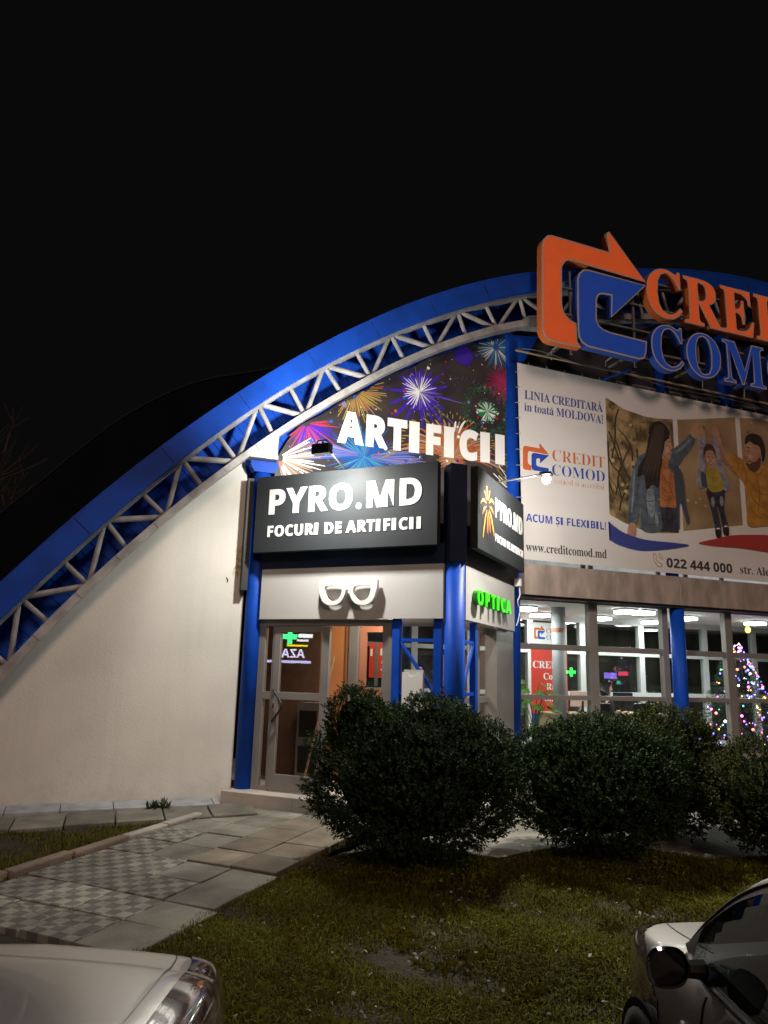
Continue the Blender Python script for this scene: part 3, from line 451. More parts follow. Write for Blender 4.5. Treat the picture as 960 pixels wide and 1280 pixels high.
def embolden(loops, d):
    big = max(loops, key=lambda l: abs(area(l)))
    sg = 1 if area(big) > 0 else -1
    res = []
    for lp in loops:
        n = len(lp)
        q = []
        for i in range(n):
            a, b, c = Vector(lp[i - 1]), Vector(lp[i]), Vector(lp[(i + 1) % n])
            e1, e2 = (b - a), (c - b)
            if e1.length < 1e-9 or e2.length < 1e-9:
                q.append(tuple(b)); continue
            e1.normalize(); e2.normalize()
            n1, n2 = Vector((e1.y, -e1.x)) * sg, Vector((e2.y, -e2.x)) * sg
            h = n1 + n2
            k = h.dot(n1)
            h = h / max(k, 0.5) if h.length > 1e-6 else n1
            q.append((b.x + h.x * d, b.y + h.y * d))
        res.append(q)
    return res


def outline(name, loops, yf, depth, mats, parent, world=False):
    """loops in x,z -> solid whose front is at y = yf"""
    cu = bpy.data.curves.new('o', 'CURVE')
    cu.dimensions = '2D'
    cu.fill_mode = 'BOTH'
    cu.extrude = depth / 2
    for lp in loops:
        sp = cu.splines.new('POLY')
        sp.points.add(len(lp) - 1)
        for i, p in enumerate(lp):
            sp.points[i].co = (p[0], p[1], 0, 1)
        sp.use_cyclic_u = True
    o = bpy.data.objects.new('o', cu)
    COL.objects.link(o)
    dg = bpy.context.evaluated_depsgraph_get()
    me = o.evaluated_get(dg).to_mesh()
    mb = MB()
    mb.add([(v.co.x, yf + depth / 2 - v.co.z, v.co.y) for v in me.vertices], [tuple(p.vertices) for p in me.polygons])
    o.evaluated_get(dg).to_mesh_clear()
    bpy.data.objects.remove(o)
    bpy.data.curves.remove(cu)
    return mb.build(name, mats, parent, world)


def glyph(font, ch):
    """loops in cap-height units, advance"""
    g = GLYPHS[font]
    H = max(p[1] for p in g['I'][1][0])
    acc = None
    base = ch
    if ch in 'ĂăȘșî':
        base = {'Ă': 'A', 'ă': 'a', 'Ș': 'S', 'ș': 's', 'î': 'i'}[ch]
    adv, loops = g[base]
    L = [[(p[0] / H, p[1] / H) for p in lp] for lp in loops]
    xs = [p[0] for lp in L for p in lp]
    cx = (min(xs) + max(xs)) / 2
    top = max(p[1] for lp in L for p in lp)
    if ch in 'Ăă':
        arc = [(cx + 0.17 * math.cos(a), top + 0.22 + 0.15 * math.sin(a)) for a in np.linspace(math.pi, 2 * math.pi, 9)]
        arc += [(cx + 0.11 * math.cos(a), top + 0.23 + 0.07 * math.sin(a)) for a in np.linspace(2 * math.pi, math.pi, 9)]
        L.append(arc)
    if ch in 'Șș':
        L.append([(cx - 0.05, -0.10), (cx + 0.08, -0.10), (cx + 0.03, -0.28), (cx - 0.05, -0.28)])
    if ch == 'î':
        L = sorted(L, key=lambda l: -abs(area(l)))[:1]
        L.append([(cx - 0.17, 0.78), (cx, 0.98), (cx + 0.17, 0.78), (cx + 0.09, 0.78), (cx, 0.89), (cx - 0.09, 0.78)])
    big = max(loops, key=lambda l: abs(area(l)))
    sgn = 1 if area(big) > 0 else -1
    for i, lp in enumerate(L):
        if i >= len(loops) or ch == 'î':
            if area(lp) * sgn < 0:
                L[i] = lp[::-1]
    return L, adv / H


def layout(s, font, x0, z0, cap, x1=None, bold=0.0, track=0.0):
    """list of (char, loops) placed on the baseline; x1 stretches the line to end there"""
    res, x = [], 0.0
    for ch in s:
        if ch == ' ':
            x += 0.36
            continue
        L, adv = glyph(font, ch)
        if bold:
            L = embolden(L, bold)
        res.append((ch, [[(p[0] + x, p[1]) for p in lp] for lp in L]))
        x += adv + track + bold * 1.2
    xs = [p[0] for _, L in res for lp in L for p in lp]
    a, b = min(xs), max(xs)
    k = cap if x1 is None else (x1 - x0) / (b - a)
    return [(ch, [[(x0 + (p[0] - a) * k, z0 + p[1] * cap) for p in lp] for lp in L]) for ch, L in res]


def text(name, s, font, x0, z0, cap, yf, depth, mats, parent, x1=None, bold=0.0, track=0.0, world=False):
    loops = [lp for _, L in layout(s, font, x0, z0, cap, x1, bold, track) for lp in L]
    return outline(name, loops, yf, depth, mats, parent, world)


def letters(name, s, font, x0, z0, cap, yf, depth, mats, parent, x1=None, bold=0.0, track=0.0, world=False):
    return [outline(name, L, yf, depth, mats, parent, world) for _, L in layout(s, font, x0, z0, cap, x1, bold, track)]


# ------------------------------------------------------------------ ground, lawns, paving
def gz(x, y):
    return 0.004 + 0.025 * min(max(x, -9.0), 1.0) + 0.03 * min(max(y, -6.0), 0.5)


def E2W(e1, e2):
    return (S2 * (e1 + e2), S2 * (e1 - e2))


mg = mat('asphalt_ground', (0.05, 0.048, 0.046), 0.9, var=0.4, vscale=3, bump=0.3, bscale=80)
xs = [-220, -120, -60, -30, -16] + [x * 1.0 for x in range(-11, 13)] + [16, 30, 60, 120, 220]
ys = [-220, -120, -60, -30, -16] + [y * 1.0 for y in range(-11, 3)] + [6, 14, 30, 60, 120, 220]
g = MB()
g.grid([[(x, y, gz(x, y) - 0.12) for x in xs] for y in ys])
tag(g.build('ground', mg), kind='structure')

M['soil'] = mat('lawn_soil', (0.040, 0.030, 0.014), 0.95, var=0.6, vscale=6, col2=(0.020, 0.014, 0.007), bump=0.8, bscale=45)


def sheet(name, poly, off, m, step=0.25):
    """ground-following sheet inside a polygon (fan of a subdivided bounding grid, clipped by bisecting)"""
    import bmesh
    bm = bmesh.new()
    x0, x1 = min(p[0] for p in poly), max(p[0] for p in poly)
    y0, y1 = min(p[1] for p in poly), max(p[1] for p in poly)
    vs = [bm.verts.new((p[0], p[1], 0)) for p in poly]
    f = bm.faces.new(vs)
    if f.normal.z < 0 or f.calc_center_median() is None:
        pass
    for ax, a, b in ((0, x0, x1), (1, y0, y1)):
        k = a + step
        while k < b:
            co = (k, 0, 0) if ax == 0 else (0, k, 0)
            no = (1, 0, 0) if ax == 0 else (0, 1, 0)
            bmesh.ops.bisect_plane(bm, geom=bm.verts[:] + bm.edges[:] + bm.faces[:], plane_co=co, plane_no=no)
            k += step
    for v in bm.verts:
        v.co.z = gz(v.co.x, v.co.y) + off
    bmesh.ops.recalc_face_normals(bm, faces=bm.faces)
    if sum(f.normal.z for f in bm.faces) < 0:
        bmesh.ops.reverse_faces(bm, faces=bm.faces)
    me = bpy.data.meshes.new(name)
    bm.to_mesh(me)
    bm.free()
    me.materials.append(m)
    o = bpy.data.objects.new(name, me)
    COL.objects.link(o)
    return o


LAWN = [E2W(-4.62, 2.12), E2W(-1.9, 2.12), (1.3, -2.5), (1.9, -3.3), (2.5, -3.1), (3.6, -3.05), (4.1, -3.8), (5.2, -3.9), (9.0, -4.2), (10.0, -9.0), (2.2, -8.6), (-2.6, -6.9), E2W(-5.35, -1.6), E2W(-4.52, -1.6), E2W(-4.52, 2.1)]
tag(sheet('lawn', LAWN, -0.025, M['soil']), kind='structure')
LAWN2 = [(-0.9, -0.97), (-9, -0.97), (-9, -9.2), E2W(-3.2, 0.06)]
LAWN2 = [(-0.80, -0.98), (-5.6, -0.98), (-5.6, -5.8)]
tag(sheet('lawn', LAWN2, 0.0, M['soil']), kind='structure')


def checker_mat():
    m = mat('checker_paver', (0.32, 0.31, 0.265), 0.85, var=0.3, vscale=5, bump=0.25, bscale=40)
    n, l = m.node_tree.nodes, m.node_tree.links
    b = n["Principled BSDF"]
    src = b.inputs['Base Color'].links[0].from_socket
    tc = n.new("ShaderNodeTexCoord")
    mp = n.new("ShaderNodeMapping")
    mp.inputs['Rotation'].default_value = (0, 0, R(-45))
    mp.inputs['Location'].default_value = (0.02, 0.03, 0.05)
    l.new(tc.outputs['Object'], mp.inputs[0])
    ck = n.new("ShaderNodeTexChecker")
    ck.inputs['Scale'].default_value = 9.6
    ck.inputs[1].default_value = (1.0, 1.0, 1.0, 1)
    ck.inputs[2].default_value = (0.45, 0.45, 0.46, 1)
    l.new(mp.outputs[0], ck.inputs[0])
    mx = n.new("ShaderNodeMix"); mx.data_type = 'RGBA'; mx.blend_type = 'MULTIPLY'
    mx.inputs[0].default_value = 0.9
    l.new(src, mx.inputs[6]); l.new(ck.outputs[0], mx.inputs[7])
    l.new(mx.outputs[2], b.inputs['Base Color'])
    return m


M['paver'] = mat('grey_paver', (0.21, 0.20, 0.168), 0.9, var=0.35, vscale=2.5, bump=0.3, bscale=35, detail=9)
M['paver_warm'] = mat('brownish_paver', (0.21, 0.178, 0.135), 0.9, var=0.3, vscale=3, bump=0.3, bscale=35, detail=9)
M['paver_check'] = checker_mat()
for k_ in ('paver', 'paver_warm', 'paver_check'):
    islands(M[k_])
rnd = random.Random(3)
g = MB()
e1 = -4.50
row = 0
while e1 < -0.36:
    d1 = min(0.48, -0.33 - e1)
    e2 = 0.16
    right = 2.13 + (0.10 if e1 < -3.9 else 0.05 if e1 < -3 else 0)
    wide = (right - e2) / 4
    while e2 < right - 0.05:
        d2 = wide
        a, b, c, d = e1 + 0.007, e1 + d1 - 0.007, e2 + 0.006, e2 + d2 - 0.006
        j = [rnd.uniform(-0.005, 0.005) for _ in range(4)]
        up = rnd.uniform(-0.006, 0.006)
        warm = (-2.75 < e1 < -0.9) and e2 > 1.0
        if warm:
            up += 0.016 * (1 if e1 < -1.2 else 0.5)
        chk = (e1 < -3.3 and e2 < 1.6) or (e1 < -2.6 and e2 < 1.1) or (e1 < -1.9 and e2 < 0.6)
        top = [(*E2W(p, q), gz(*E2W(p, q)) + 0.012 + up + jj) for (p, q), jj in zip(((a, c), (b, c), (b, d), (a, d)), j)]
        bot = [(x, y, z - 0.07) for x, y, z in top]
        mi = 1 if warm else 2 if chk else 0
        g.add(top + bot, [(3, 2, 1, 0), (0, 1, 5, 4), (1, 2, 6, 5), (2, 3, 7, 6), (3, 0, 4, 7)], mi)
        e2 += d2
    e1 += d1
    row += 1
o = g.build('path', [M['paver'], M['paver_warm'], M['paver_check']], bevel=0.006, seg=1)
tag(o, kind='structure')
tag(sheet('path_bed', [E2W(-4.48, 0.18), E2W(-0.34, 0.18), E2W(-0.34, 2.1), E2W(-4.48, 2.1)], -0.02, mat('joint_soil', (0.05, 0.045, 0.03), 0.95)), kind='structure')
# paver strip along the wall
g = MB()
x = -7.0
while x < -0.45:
    a, b = x + 0.008, x + 0.53
    j = rnd.uniform(-0.006, 0.006)
    g.slab([(a, -0.955), (b, -0.955), (b + 0.02, -0.30), (a + 0.02, -0.30)], lambda X, Y: gz(X, Y) - 0.05, lambda X, Y, j=j: gz(X, Y) + 0.035 + j)
    x += 0.54
tag(g.build('pavement', M['paver'], bevel=0.006, seg=1), kind='structure')
tag(sheet('pavement', [(1.3, -2.5), (1.9, -3.32), (2.5, -3.12), (3.6, -3.05), (4.1, -3.82), (5.2, -3.9), (14.0, -4.6), (14, 0.2), (4.3, 0.2), (2.06, -2.0)], -0.01, mat('grey_pavement', (0.20, 0.185, 0.16), 0.9, var=0.3, vscale=2.2, bump=0.3, bscale=30)), kind='structure')
# kerb stones beside the lawn
kg = 'weathered kerb stones between lawn and path'
e1 = -4.4
i = 0
while e1 < -1.25:
    d1 = 0.62 if e1 > -2.6 else 0.72
    kb = MB()
    t0, t1 = e1 + 0.008, e1 + d1 - 0.012
    jj = rnd.uniform(-0.02, 0.02)
    kb.slab([E2W(t0, 0.02 + jj), E2W(t1, 0.02 - jj), E2W(t1, 0.14 - jj), E2W(t0, 0.14 + jj)],
            lambda X, Y: gz(X, Y) - 0.09, lambda X, Y: gz(X, Y) + (0.055 if i > 1 else 0.065) + jj * 0.4)
    o = kb.build('kerb_stone', [M['concrete'] if e1 > -2.7 else mat('reddish_kerb', (0.25, 0.19, 0.15), 0.9, var=0.3, bump=0.3)], bevel=0.018, seg=2)
    tag(o, 'pale worn kerb stone in the low row dividing lawn from path' if e1 > -2.7 else 'browner sunken kerb stone in the low row dividing lawn from path',
        'kerb stone', kg)
    e1 += d1
    i += 1

# ------------------------------------------------------------------ arched front: curves of the portal
AX = [-3.2, -2.5, -1.8, -1.1, -.4, .3, 1, 1.8, 2.6, 3.4, 4.2, 5.0, 5.8, 6.6, 7.4, 8.2, 9.0, 9.8]
A_OUT = [2.571, 3.423, 4.2, 4.908, 5.552, 6.138, 6.667, 7.206, 7.673, 8.068, 8.387, 8.63, 8.83, 9.02, 9.20, 9.33, 9.41, 9.43]
A_TOP = [2.064, 2.939, 3.749, 4.489, 5.16, 5.762, 6.296, 6.831, 7.293, 7.693, 8.03, 8.29, 8.50, 8.69, 8.87, 9.0, 9.07, 9.09]
A_BT = [1.39, 2.323, 3.156, 3.906, 4.583, 5.198, 5.754, 6.323, 6.82, 7.237, 7.564, 7.80, 8.0, 8.17, 8.33, 8.45, 8.52, 8.54]
A_BB = [1.18, 2.15, 3.005, 3.775, 4.46, 5.08, 5.635, 6.205, 6.70, 7.12, 7.45, 7.69, 7.89, 8.06, 8.22, 8.34, 8.41, 8.43]
SL = {'o': 1.27, 't': 1.30, 'bt': 1.40, 'bb': 1.45}


def arch(k, x):
    if x > 9.8:
        x = 19.6 - x
    T = {'o': A_OUT, 't': A_TOP, 'bt': A_BT, 'bb': A_BB}[k]
    if x < AX[0]:
        return T[0] + (x - AX[0]) * SL[k]
    i = max(j for j in range(len(AX)) if AX[j] <= x)
    if i == len(AX) - 1:
        return T[-1]
    a, b, c, d = T[max(i - 1, 0)], T[i], T[i + 1], T[min(i + 2, len(T) - 1)]
    if i == 0:
        a = 2 * b - c
    if i + 2 > len(T) - 1:
        d = b
    t = (x - AX[i]) / (AX[i + 1] - AX[i])
    return 0.5 * (2 * b + (c - a) * t + (2 * a - 5 * b + 4 * c - d) * t * t + (3 * b - a - 3 * c + d) * t ** 3)


XA = [-4.3 + 0.15 * i for i in range(int(28.2 / 0.15) + 1)]
portal = thing('arched_truss', 'tall blue arched truss with light grey tubular bracing spanning the whole shop front', 'arch', (9.8, -0.15, 0))


def band(mb, k0, k1, y0, y1, mi=0, o0=0.0, o1=0.0):
    """solid strip between two arch curves"""
    for a, b in zip(XA[:-1], XA[1:]):
        z = [max(-0.2, arch(k0, a) + o0), max(-0.2, arch(k0, b) + o0), max(-0.2, arch(k1, b) + o1), max(-0.2, arch(k1, a) + o1)]
        if z[2] - z[1] < 1e-4 and z[3] - z[0] < 1e-4:
            continue
        mb.add([(a, y0, z[0]), (b, y0, z[1]), (b, y0, z[2]), (a, y0, z[3]), (a, y1, z[0]), (b, y1, z[1]), (b, y1, z[2]), (a, y1, z[3])],
               [(0, 1, 2, 3), (7, 6, 5, 4), (0, 4, 5, 1), (3, 2, 6, 7)], mi)


mb = MB(); band(mb, 't', 'o', -0.34, -0.22)
fas = mb.build('fascia', M['blue'], portal, True)
# seams of the fascia sheets
mb = MB()
for x in [-4.1 + 0.95 * i for i in range(30)]:
    s = (arch('o', x + .05) - arch('o', x - .05)) / 0.1
    n = Vector((-s, 1)).normalized()
    z0 = arch('t', x) + 0.01
    h = (arch('o', x) - arch('t', x)) * 0.95
    if z0 < 0:
        continue
    mb.tube([(x, -0.342, z0), (x + n.x * h * 0.75, -0.342, z0 + n.y * h * 0.75)], 0.004, 4)
mb.build('seam', M['navy'], fas, True)
mb = MB(); band(mb, 't', 't', -0.24, -0.10, 0, -0.055, 0.012)
mb.build('top_chord', M['steel'], portal, True)
mb = MB(); band(mb, 'bb', 'bt', -0.26, -0.06)
ch = mb.build('bottom_chord', M['steel'], portal, True)
mb = MB()
for x in [-3.9 + 0.42 * i for i in range(32)]:
    if arch('bb', x) > 0:
        s = (arch('bt', x + .05) - arch('bt', x - .05)) / 0.1
        n = Vector((-s, 1)).normalized()
        z0 = arch('bb', x)
        h = (arch('bt', x) - z0) * 0.62
        mb.tube([(x, -0.262, z0), (x + n.x * h, -0.262, z0 + n.y * h)], 0.004, 4)
mb.build('joint', M['alu'], ch, True)
Bx = [-3.75, -2.946, -2.15, -1.28, -.386, .558, 1.56, 2.632, 3.756, 4.93, 6.15, 7.4, 8.65]
Tx = [-3.72, -2.93, -2.055, -1.171, -.185, .769, 1.818, 2.968, 4.13, 5.35, 6.6, 7.85, 9.1]
sx = [-3.35, -2.582, -1.751, -.86, .081, 1.072, 2.084, 3.16, 4.297, 5.5, 6.75, 8.0, 9.25]
Sx = [-4.2, -3.3, -2.471, -1.61, -.685, .299, 1.301, 2.401, 3.53, 4.75, 5.98, 7.22, 8.45]
for i in range(len(Bx)):
    B_ = lambda x: (x, -0.16, arch('bt', x) - 0.02)
    T_ = lambda x: (x, -0.16, arch('t', x) - 0.03)
    mem = [(B_(Bx[i]), T_(Tx[i])), (T_(Tx[i] + .05), B_(sx[i])), (T_(Sx[i]), B_(Bx[i] - 0.03))]
    if i + 1 < len(Bx):
        mem.append((T_(Tx[i] + .1), B_(Bx[i + 1] - 0.06)))
    for k, (p, q) in enumerate(mem):
        if p[2] < 0.1 or q[2] < 0.1:
            continue
        mb = MB(); mb.tube([p, q], 0.034 if k != 3 else 0.04, 10)
        mb.build('strut', M['steel'], portal, True, smooth=False)
# bearing block over the first column, and its twin over the second
for px, pz in ((0.0, 4.60), (4.12, 7.28)):
    mb = MB()
    if px == 0:
        mb.prism([(-0.27, 4.63), (0.15, 4.63), (0.15, 5.0), (-0.02, 4.86)], -0.25, -0.07)
        mb.box(-0.24, 0.16, -0.255, -0.05, 4.60, 4.66)
    else:
        mb.prism([(3.98, 7.42), (4.62, 7.50), (4.62, 7.74), (4.3, 7.66)], -0.255, -0.07)
    mb.build('bearing_block', M['steel'], portal, True)
# blue sheet behind the truss with raised ribs
mb = MB(); band(mb, 'bb', 'o', 0.20, 0.23, 0, -0.25, -0.02)
inf = mb.build('back_sheet', M['blue_sheet'], portal, True)
mb = MB()
for i in range(150):
    x = -4.2 + i * 0.105
    s = (arch('t', x + .05) - arch('t', x - .05)) / 0.1
    n = Vector((-s, 1)).normalized()
    z0 = arch('bb', x) - 0.1
    h = (arch('o', x) - 0.06 - z0) / (0.62 * (n.y - s * n.x))
    a, b = (x, z0), (x + n.x * h * .62, z0 + n.y * h * .62)
    if z0 < 0.1 or x > 9.5:
        continue
    mb.tube([(a[0], 0.197, a[1]), (b[0], 0.197, b[1])], 0.009, 4)
mb.build('sheet_rib', M['blue_sheet'], inf, True)
mb = MB()
for a, b in zip(XA[:-1], XA[1:]):
    za, zb = max(-.2, arch('o', a)), max(-.2, arch('o', b))
    mb.add([(a, -0.345, za), (b, -0.345, zb), (b, 0.6, zb), (a, 0.6, za), (a, -0.345, za - .03), (b, -0.345, zb - .03), (b, 0.6, zb - .03), (a, 0.6, za - .03)],
           [(0, 1, 2, 3), (7, 6, 5, 4), (0, 4, 5, 1), (3, 2, 6, 7)])
mb.build('edge_cover', M['blue'], portal, True)

# main hall vault behind the portal
hall = thing('hall_roof', 'dark barrel roof of the larger hall rising behind the blue arch', 'roof', (9.8, 10, 0))
mb = MB()
prof = crom([(-7.4, -0.2), (-5.6, 1.9), (-4.3, 3.45), (-3.71, 4.16), (-3.16, 4.78), (-2.59, 5.44), (-1.86, 6.2), (-.77, 6.98), (.6, 7.5), (2.6, 8.2), (5, 8.8), (9.8, 9.3)], 6)
prof = prof + [(19.6 - x, z) for x, z in prof[::-1][1:]]
for (a, za), (b, zb) in zip(prof[:-1], prof[1:]):
    mb.add([(a, 3.5, za), (b, 3.5, zb), (b, 22, zb), (a, 22, za), (a, 3.5, za - .04), (b, 3.5, zb - .04), (b, 22, zb - .04), (a, 22, za - .04)],
           [(0, 1, 2, 3), (7, 6, 5, 4), (0, 4, 5, 1), (3, 2, 6, 7)])
vt = mb.build('vault', M['roof'], hall, True)
mb = MB()
fr_ = [(x, z - 0.06) for x, z in prof]
mb.prism(fr_[:len(fr_)] + [(26.5, 3.6), (2.1, 3.6), (2.1, -0.2)], 3.52, 3.60)
mb.build('front_wall', mat('hall_cladding', (0.008, 0.009, 0.012), 0.95, var=0.2, vscale=1.2, spec=0.0), hall, True)
mb = MB()
inner = [(x, z - 0.2) for x, z in prof]
mb.prism(inner, 21.6, 21.8)
mb.build('end_wall', M['dark'], hall, True)

# ------------------------------------------------------------------ white gable wall
wall = thing('gable_wall', 'cream plastered gable wall rising to the arch left of the entrance', 'wall', (-2, 0.2, 0))
pts = [(-4.3, -0.25), (-0.145, -0.25), (-0.145, 4.3), (-0.2, 4.35)]
xx = -0.28
pts.append((-0.25, arch('bb', -0.25) + 0.03))
while xx > -4.05:
    pts.append((xx, arch('bb', xx) + 0.06))
    xx -= 0.15
pts.append((-4.3, max(-0.1, arch('bb', -4.3) + .06)))
mb = MB(); mb.prism(pts, 0.08, 0.30)
wp = mb.build('plaster', M['plaster'], wall, True)
mb = MB()
mb.prism(crom([(-0.32, 2.98), (-0.20, 2.93), (-0.15, 2.95), (-0.15, 3.37), (-0.24, 3.38), (-0.30, 3.3), (-0.27, 3.15)], 4, True), 0.0765, 0.09)
mb.build('torn_patch', mat('bare_foam', (0.62, 0.58, 0.42), 0.95, var=0.4, vscale=18, bump=1.0, bscale=30), wall, True)
mb = MB()
mb.tube(crom([(-0.40, 0.076, 2.93), (-0.375, 0.07, 2.89), (-0.385, 0.074, 2.86)], 5), 0.006, 6)
mb.build('wire_hook', M['black'], wall, True)
mb = MB()
x = -7.0
while x < -0.36:
    b = min(x + 0.592, -0.33)
    mb.slab([(x, -0.28), (b, -0.28), (b, 0.079), (x, 0.079)], lambda X, Y: gz(X, Y) - 0.1, lambda X, Y: 0.05 + 0.008 * X - (0.03 if Y < 0 else 0))
    x += 0.6
mb.build('plinth', M['plinth'], wall, True, bevel=0.008)

# ------------------------------------------------------------------ blue columns
def column(x, y, z0, z1, label, cap=None):
    t = thing('blue_column', label, 'column', (x, y, z0), 0, 'round blue columns of the shop front')
    m = MB(); m.lathe([(0.121, 0), (0.121, z1 - z0)], n=40)
    sh = m.build('shaft', M['blue'], t)
    for p in sh.data.polygons:
        p.use_smooth = len(p.vertices) == 4
    if cap == 'square':
        m = MB()
        h = z1 - z0
        m.prism([(-0.20, h + .06), (0.20, h + .06), (0.20, h), (0.14, h - .1), (-0.14, h - .1), (-0.20, h)], -0.13, 0.05)
        m.build('capital', M['blue'], t)
    if cap == 'gusset':
        m = MB()
        h = z1 - z0
        m.prism([(-0.12, h + .12), (0.50, h + .19), (0.13, h - .45), (-0.12, h - .45)], -0.09, -0.03)
        m.build('capital', M['blue'], t)
    if cap == 'ring':
        m = MB(); m.lathe([(0.124, 2.06), (0.124, 2.072)], n=40)
        m.build('joint_ring', M['navy'], t)
    return t


column(0, 0, 0.16, 4.53, 'blue column on the step between the cream wall and the glass door', 'square')
column(BAY, -BAY, 0.16, 3.04, 'blue column at the outer corner of the entrance bay under the two charcoal signs')
column(2 * BAY + .015, 0.085, 0.05, 7.25, 'tall blue column between the fireworks banner and the family banner', 'gusset')
column(7.34, 0.02, 0.05, 2.94, 'blue column in shade between two windows under the stained band')
column(7.34, 0.10, 3.46, 7.6, 'blue column stub showing above the stained band below the family banner')

# ------------------------------------------------------------------ entrance step, bay frame, fascia boards
DA, NA = (S2, -S2), (-S2, -S2)
st = thing('entrance_step', 'pale tiled step in front of the glass door', 'step', (0.6, -0.8, 0))
p0 = (DA[0] * -.12 + NA[0] * .32, DA[1] * -.12 + NA[1] * .32)
poly = [p0, (BAY, -BAY - .4525), (2 * BAY + .32, 0.06), (2 * BAY + .2, 0.14), (-0.12, 0.14), (-0.16, 0.0)]
mb = MB(); mb.slab(poly, -0.15, 0.16)
sb = mb.build('step_block', M['bronze'], st, True, bevel=0.006)
mb = MB()
for k in range(8):
    t = 0.22 + 0.36 * k
    a = (DA[0] * t + NA[0] * .322, DA[1] * t + NA[1] * .322)
    mb.tube([(a[0], a[1], -0.1), (a[0], a[1], 0.155)], 0.0035, 4)
mb.build('tile_joint', M['concrete'], sb, True)

bay = thing('canopy_steelwork', 'dark navy steel frame carrying the two charcoal signs over the entrance', 'frame', (BAY, -BAY, 2.8))
ROT = {'A': ((0, 0, 0), R(-45)), 'B': ((BAY, -BAY, 0), R(45))}


def face(f, x, y, z=0.0):
    """local (along, outward negative) of a bay face to world"""
    (ox, oy, oz), a = ROT[f]
    c, s_ = math.cos(a), math.sin(a)
    return (ox + c * x - s_ * y, oy + s_ * x + c * y, z)


def fbox(mb, f, x0, x1, y0, y1, z0, z1, mi=0):
    vs = [face(f, x, y, z) for z in (z0, z1) for x, y in ((x0, y0), (x1, y0), (x1, y1), (x0, y1))]
    mb.add(vs, [(0, 3, 2, 1), (4, 5, 6, 7), (0, 1, 5, 4), (1, 2, 6, 5), (2, 3, 7, 6), (3, 0, 4, 7)], mi)


mb = MB()
fbox(mb, 'A', 0.10, 2.80, -0.075, 0.06, 3.04, 3.30)
mb.build('beam', M['navy'], bay, True)
mb = MB()
fbox(mb, 'B', 0.10, 2.80, -0.075, 0.06, 3.04, 3.30)
mb.build('beam', M['navy'], bay, True)
for f, t in (('A', 2.63), ('B', 0.22), ('B', 2.66)):
    mb = MB(); fbox(mb, f, t, t + 0.07, -0.06, 0.04, 3.30, 4.27)
    mb.build('post', M['navy'], bay, True)
mb = MB(); mb.box(BAY - .112, BAY + .112, -BAY - .112, -BAY + .112, 3.042, 4.30)
mb.build('corner_post', M['navy'], bay, True, bevel=0.006)
mb = MB(); mb.box(-0.21, -0.13, -0.09, 0.075, 2.75, 4.33)
mb.build('post', M['dark'], bay, True)
mb = MB()
mb.slab([(-0.02, 0.07), face('A', 2.85, 0.07)[:2], face('B', 2.85, 0.02)[:2]], 3.0, 3.038)
mb.build('bay_ceiling', M['dark'], bay, True)

fa = thing('fascia_board', 'cream fascia board over the door carrying a white pair of glasses', 'fascia', ROT['A'][0], ROT['A'][1], 'cream fascia boards round the entrance')
mb = MB(); mb.box(0.165, 2.80, -0.105, -0.02, 2.36, 3.035)
mb.build('board', M['cream'], fa)
# spectacles emblem
m = MB()


def lens(cx, cz, sx, grow=0.0):
    P = [(-.205, .125), (-.10, .155), (.04, .155), (.15, .13), (.185, .06), (.165, -.04), (.10, -.125), (0.0, -.155), (-.10, -.135), (-.17, -.06)]
    return crom([(cx + sx * x * (1 + grow), cz + z * (1 + grow)) for x, z in P], 5, True)


o1, o2 = lens(1.325, 2.68, 1), lens(1.745, 2.68, -1)
i1, i2 = lens(1.335, 2.68, 1, -0.36), lens(1.735, 2.68, -1, -0.36)
bridge = [(1.48, 2.775), (1.59, 2.775), (1.59, 2.695), (1.535, 2.73), (1.48, 2.695)]
emb = outline('glasses_emblem', [o1, i1], -0.205, 0.06, M['white'], fa)
outline('glasses_emblem', [o2, i2], -0.205, 0.06, M['white'], fa)
m = MB(); m.prism(bridge, -0.2045, -0.146)
m.build('bridge', M['white'], fa)
for a, b in ((1.115, 1.165), (1.905, 1.955)):
    m = MB(); m.prism([(a, 2.84), (b, 2.84), (b, 2.76), (a + .02, 2.79)], -0.204, -0.145)
    m.build('hinge', M['white'], fa)

fb = thing('fascia_board', 'cream fascia board carrying green lit raised letters', 'fascia', ROT['B'][0], ROT['B'][1], 'cream fascia boards round the entrance')
mb = MB(); mb.box(0.12, 2.50, -0.105, -0.02, 2.36, 3.035)
mb.build('board', M['cream'], fb)
mgreen = mat('green_lit_acrylic', (0.03, 0.55, 0.01), 0.4, emit=(0.05, 0.9, 0.0), es=0.9)
mgside = mat('green_letter_side', (0.02, 0.30, 0.02), 0.5)
for L in letters('letter', 'OPTICA', 'sans', 0.38, 2.575, 0.185, -0.185, 0.012, mgreen, fb, x1=2.0, track=0.28):
    pass
for L in letters('letter_side', 'OPTICA', 'sans', 0.38, 2.575, 0.185, -0.173, 0.067, mgside, fb, x1=2.0, track=0.28):
    pass

# ------------------------------------------------------------------ the two charcoal signs
def sign(f, t0, t1, label):
    t = thing('shop_sign', label, 'sign', ROT[f][0], ROT[f][1], 'charcoal firework shop signs over the entrance')
    b = MB(); b.box(t0, t1, -0.265, -0.165, 3.244, 4.308)
    b.build('sign_box', M['sign'], t, bevel=0.006)
    return t


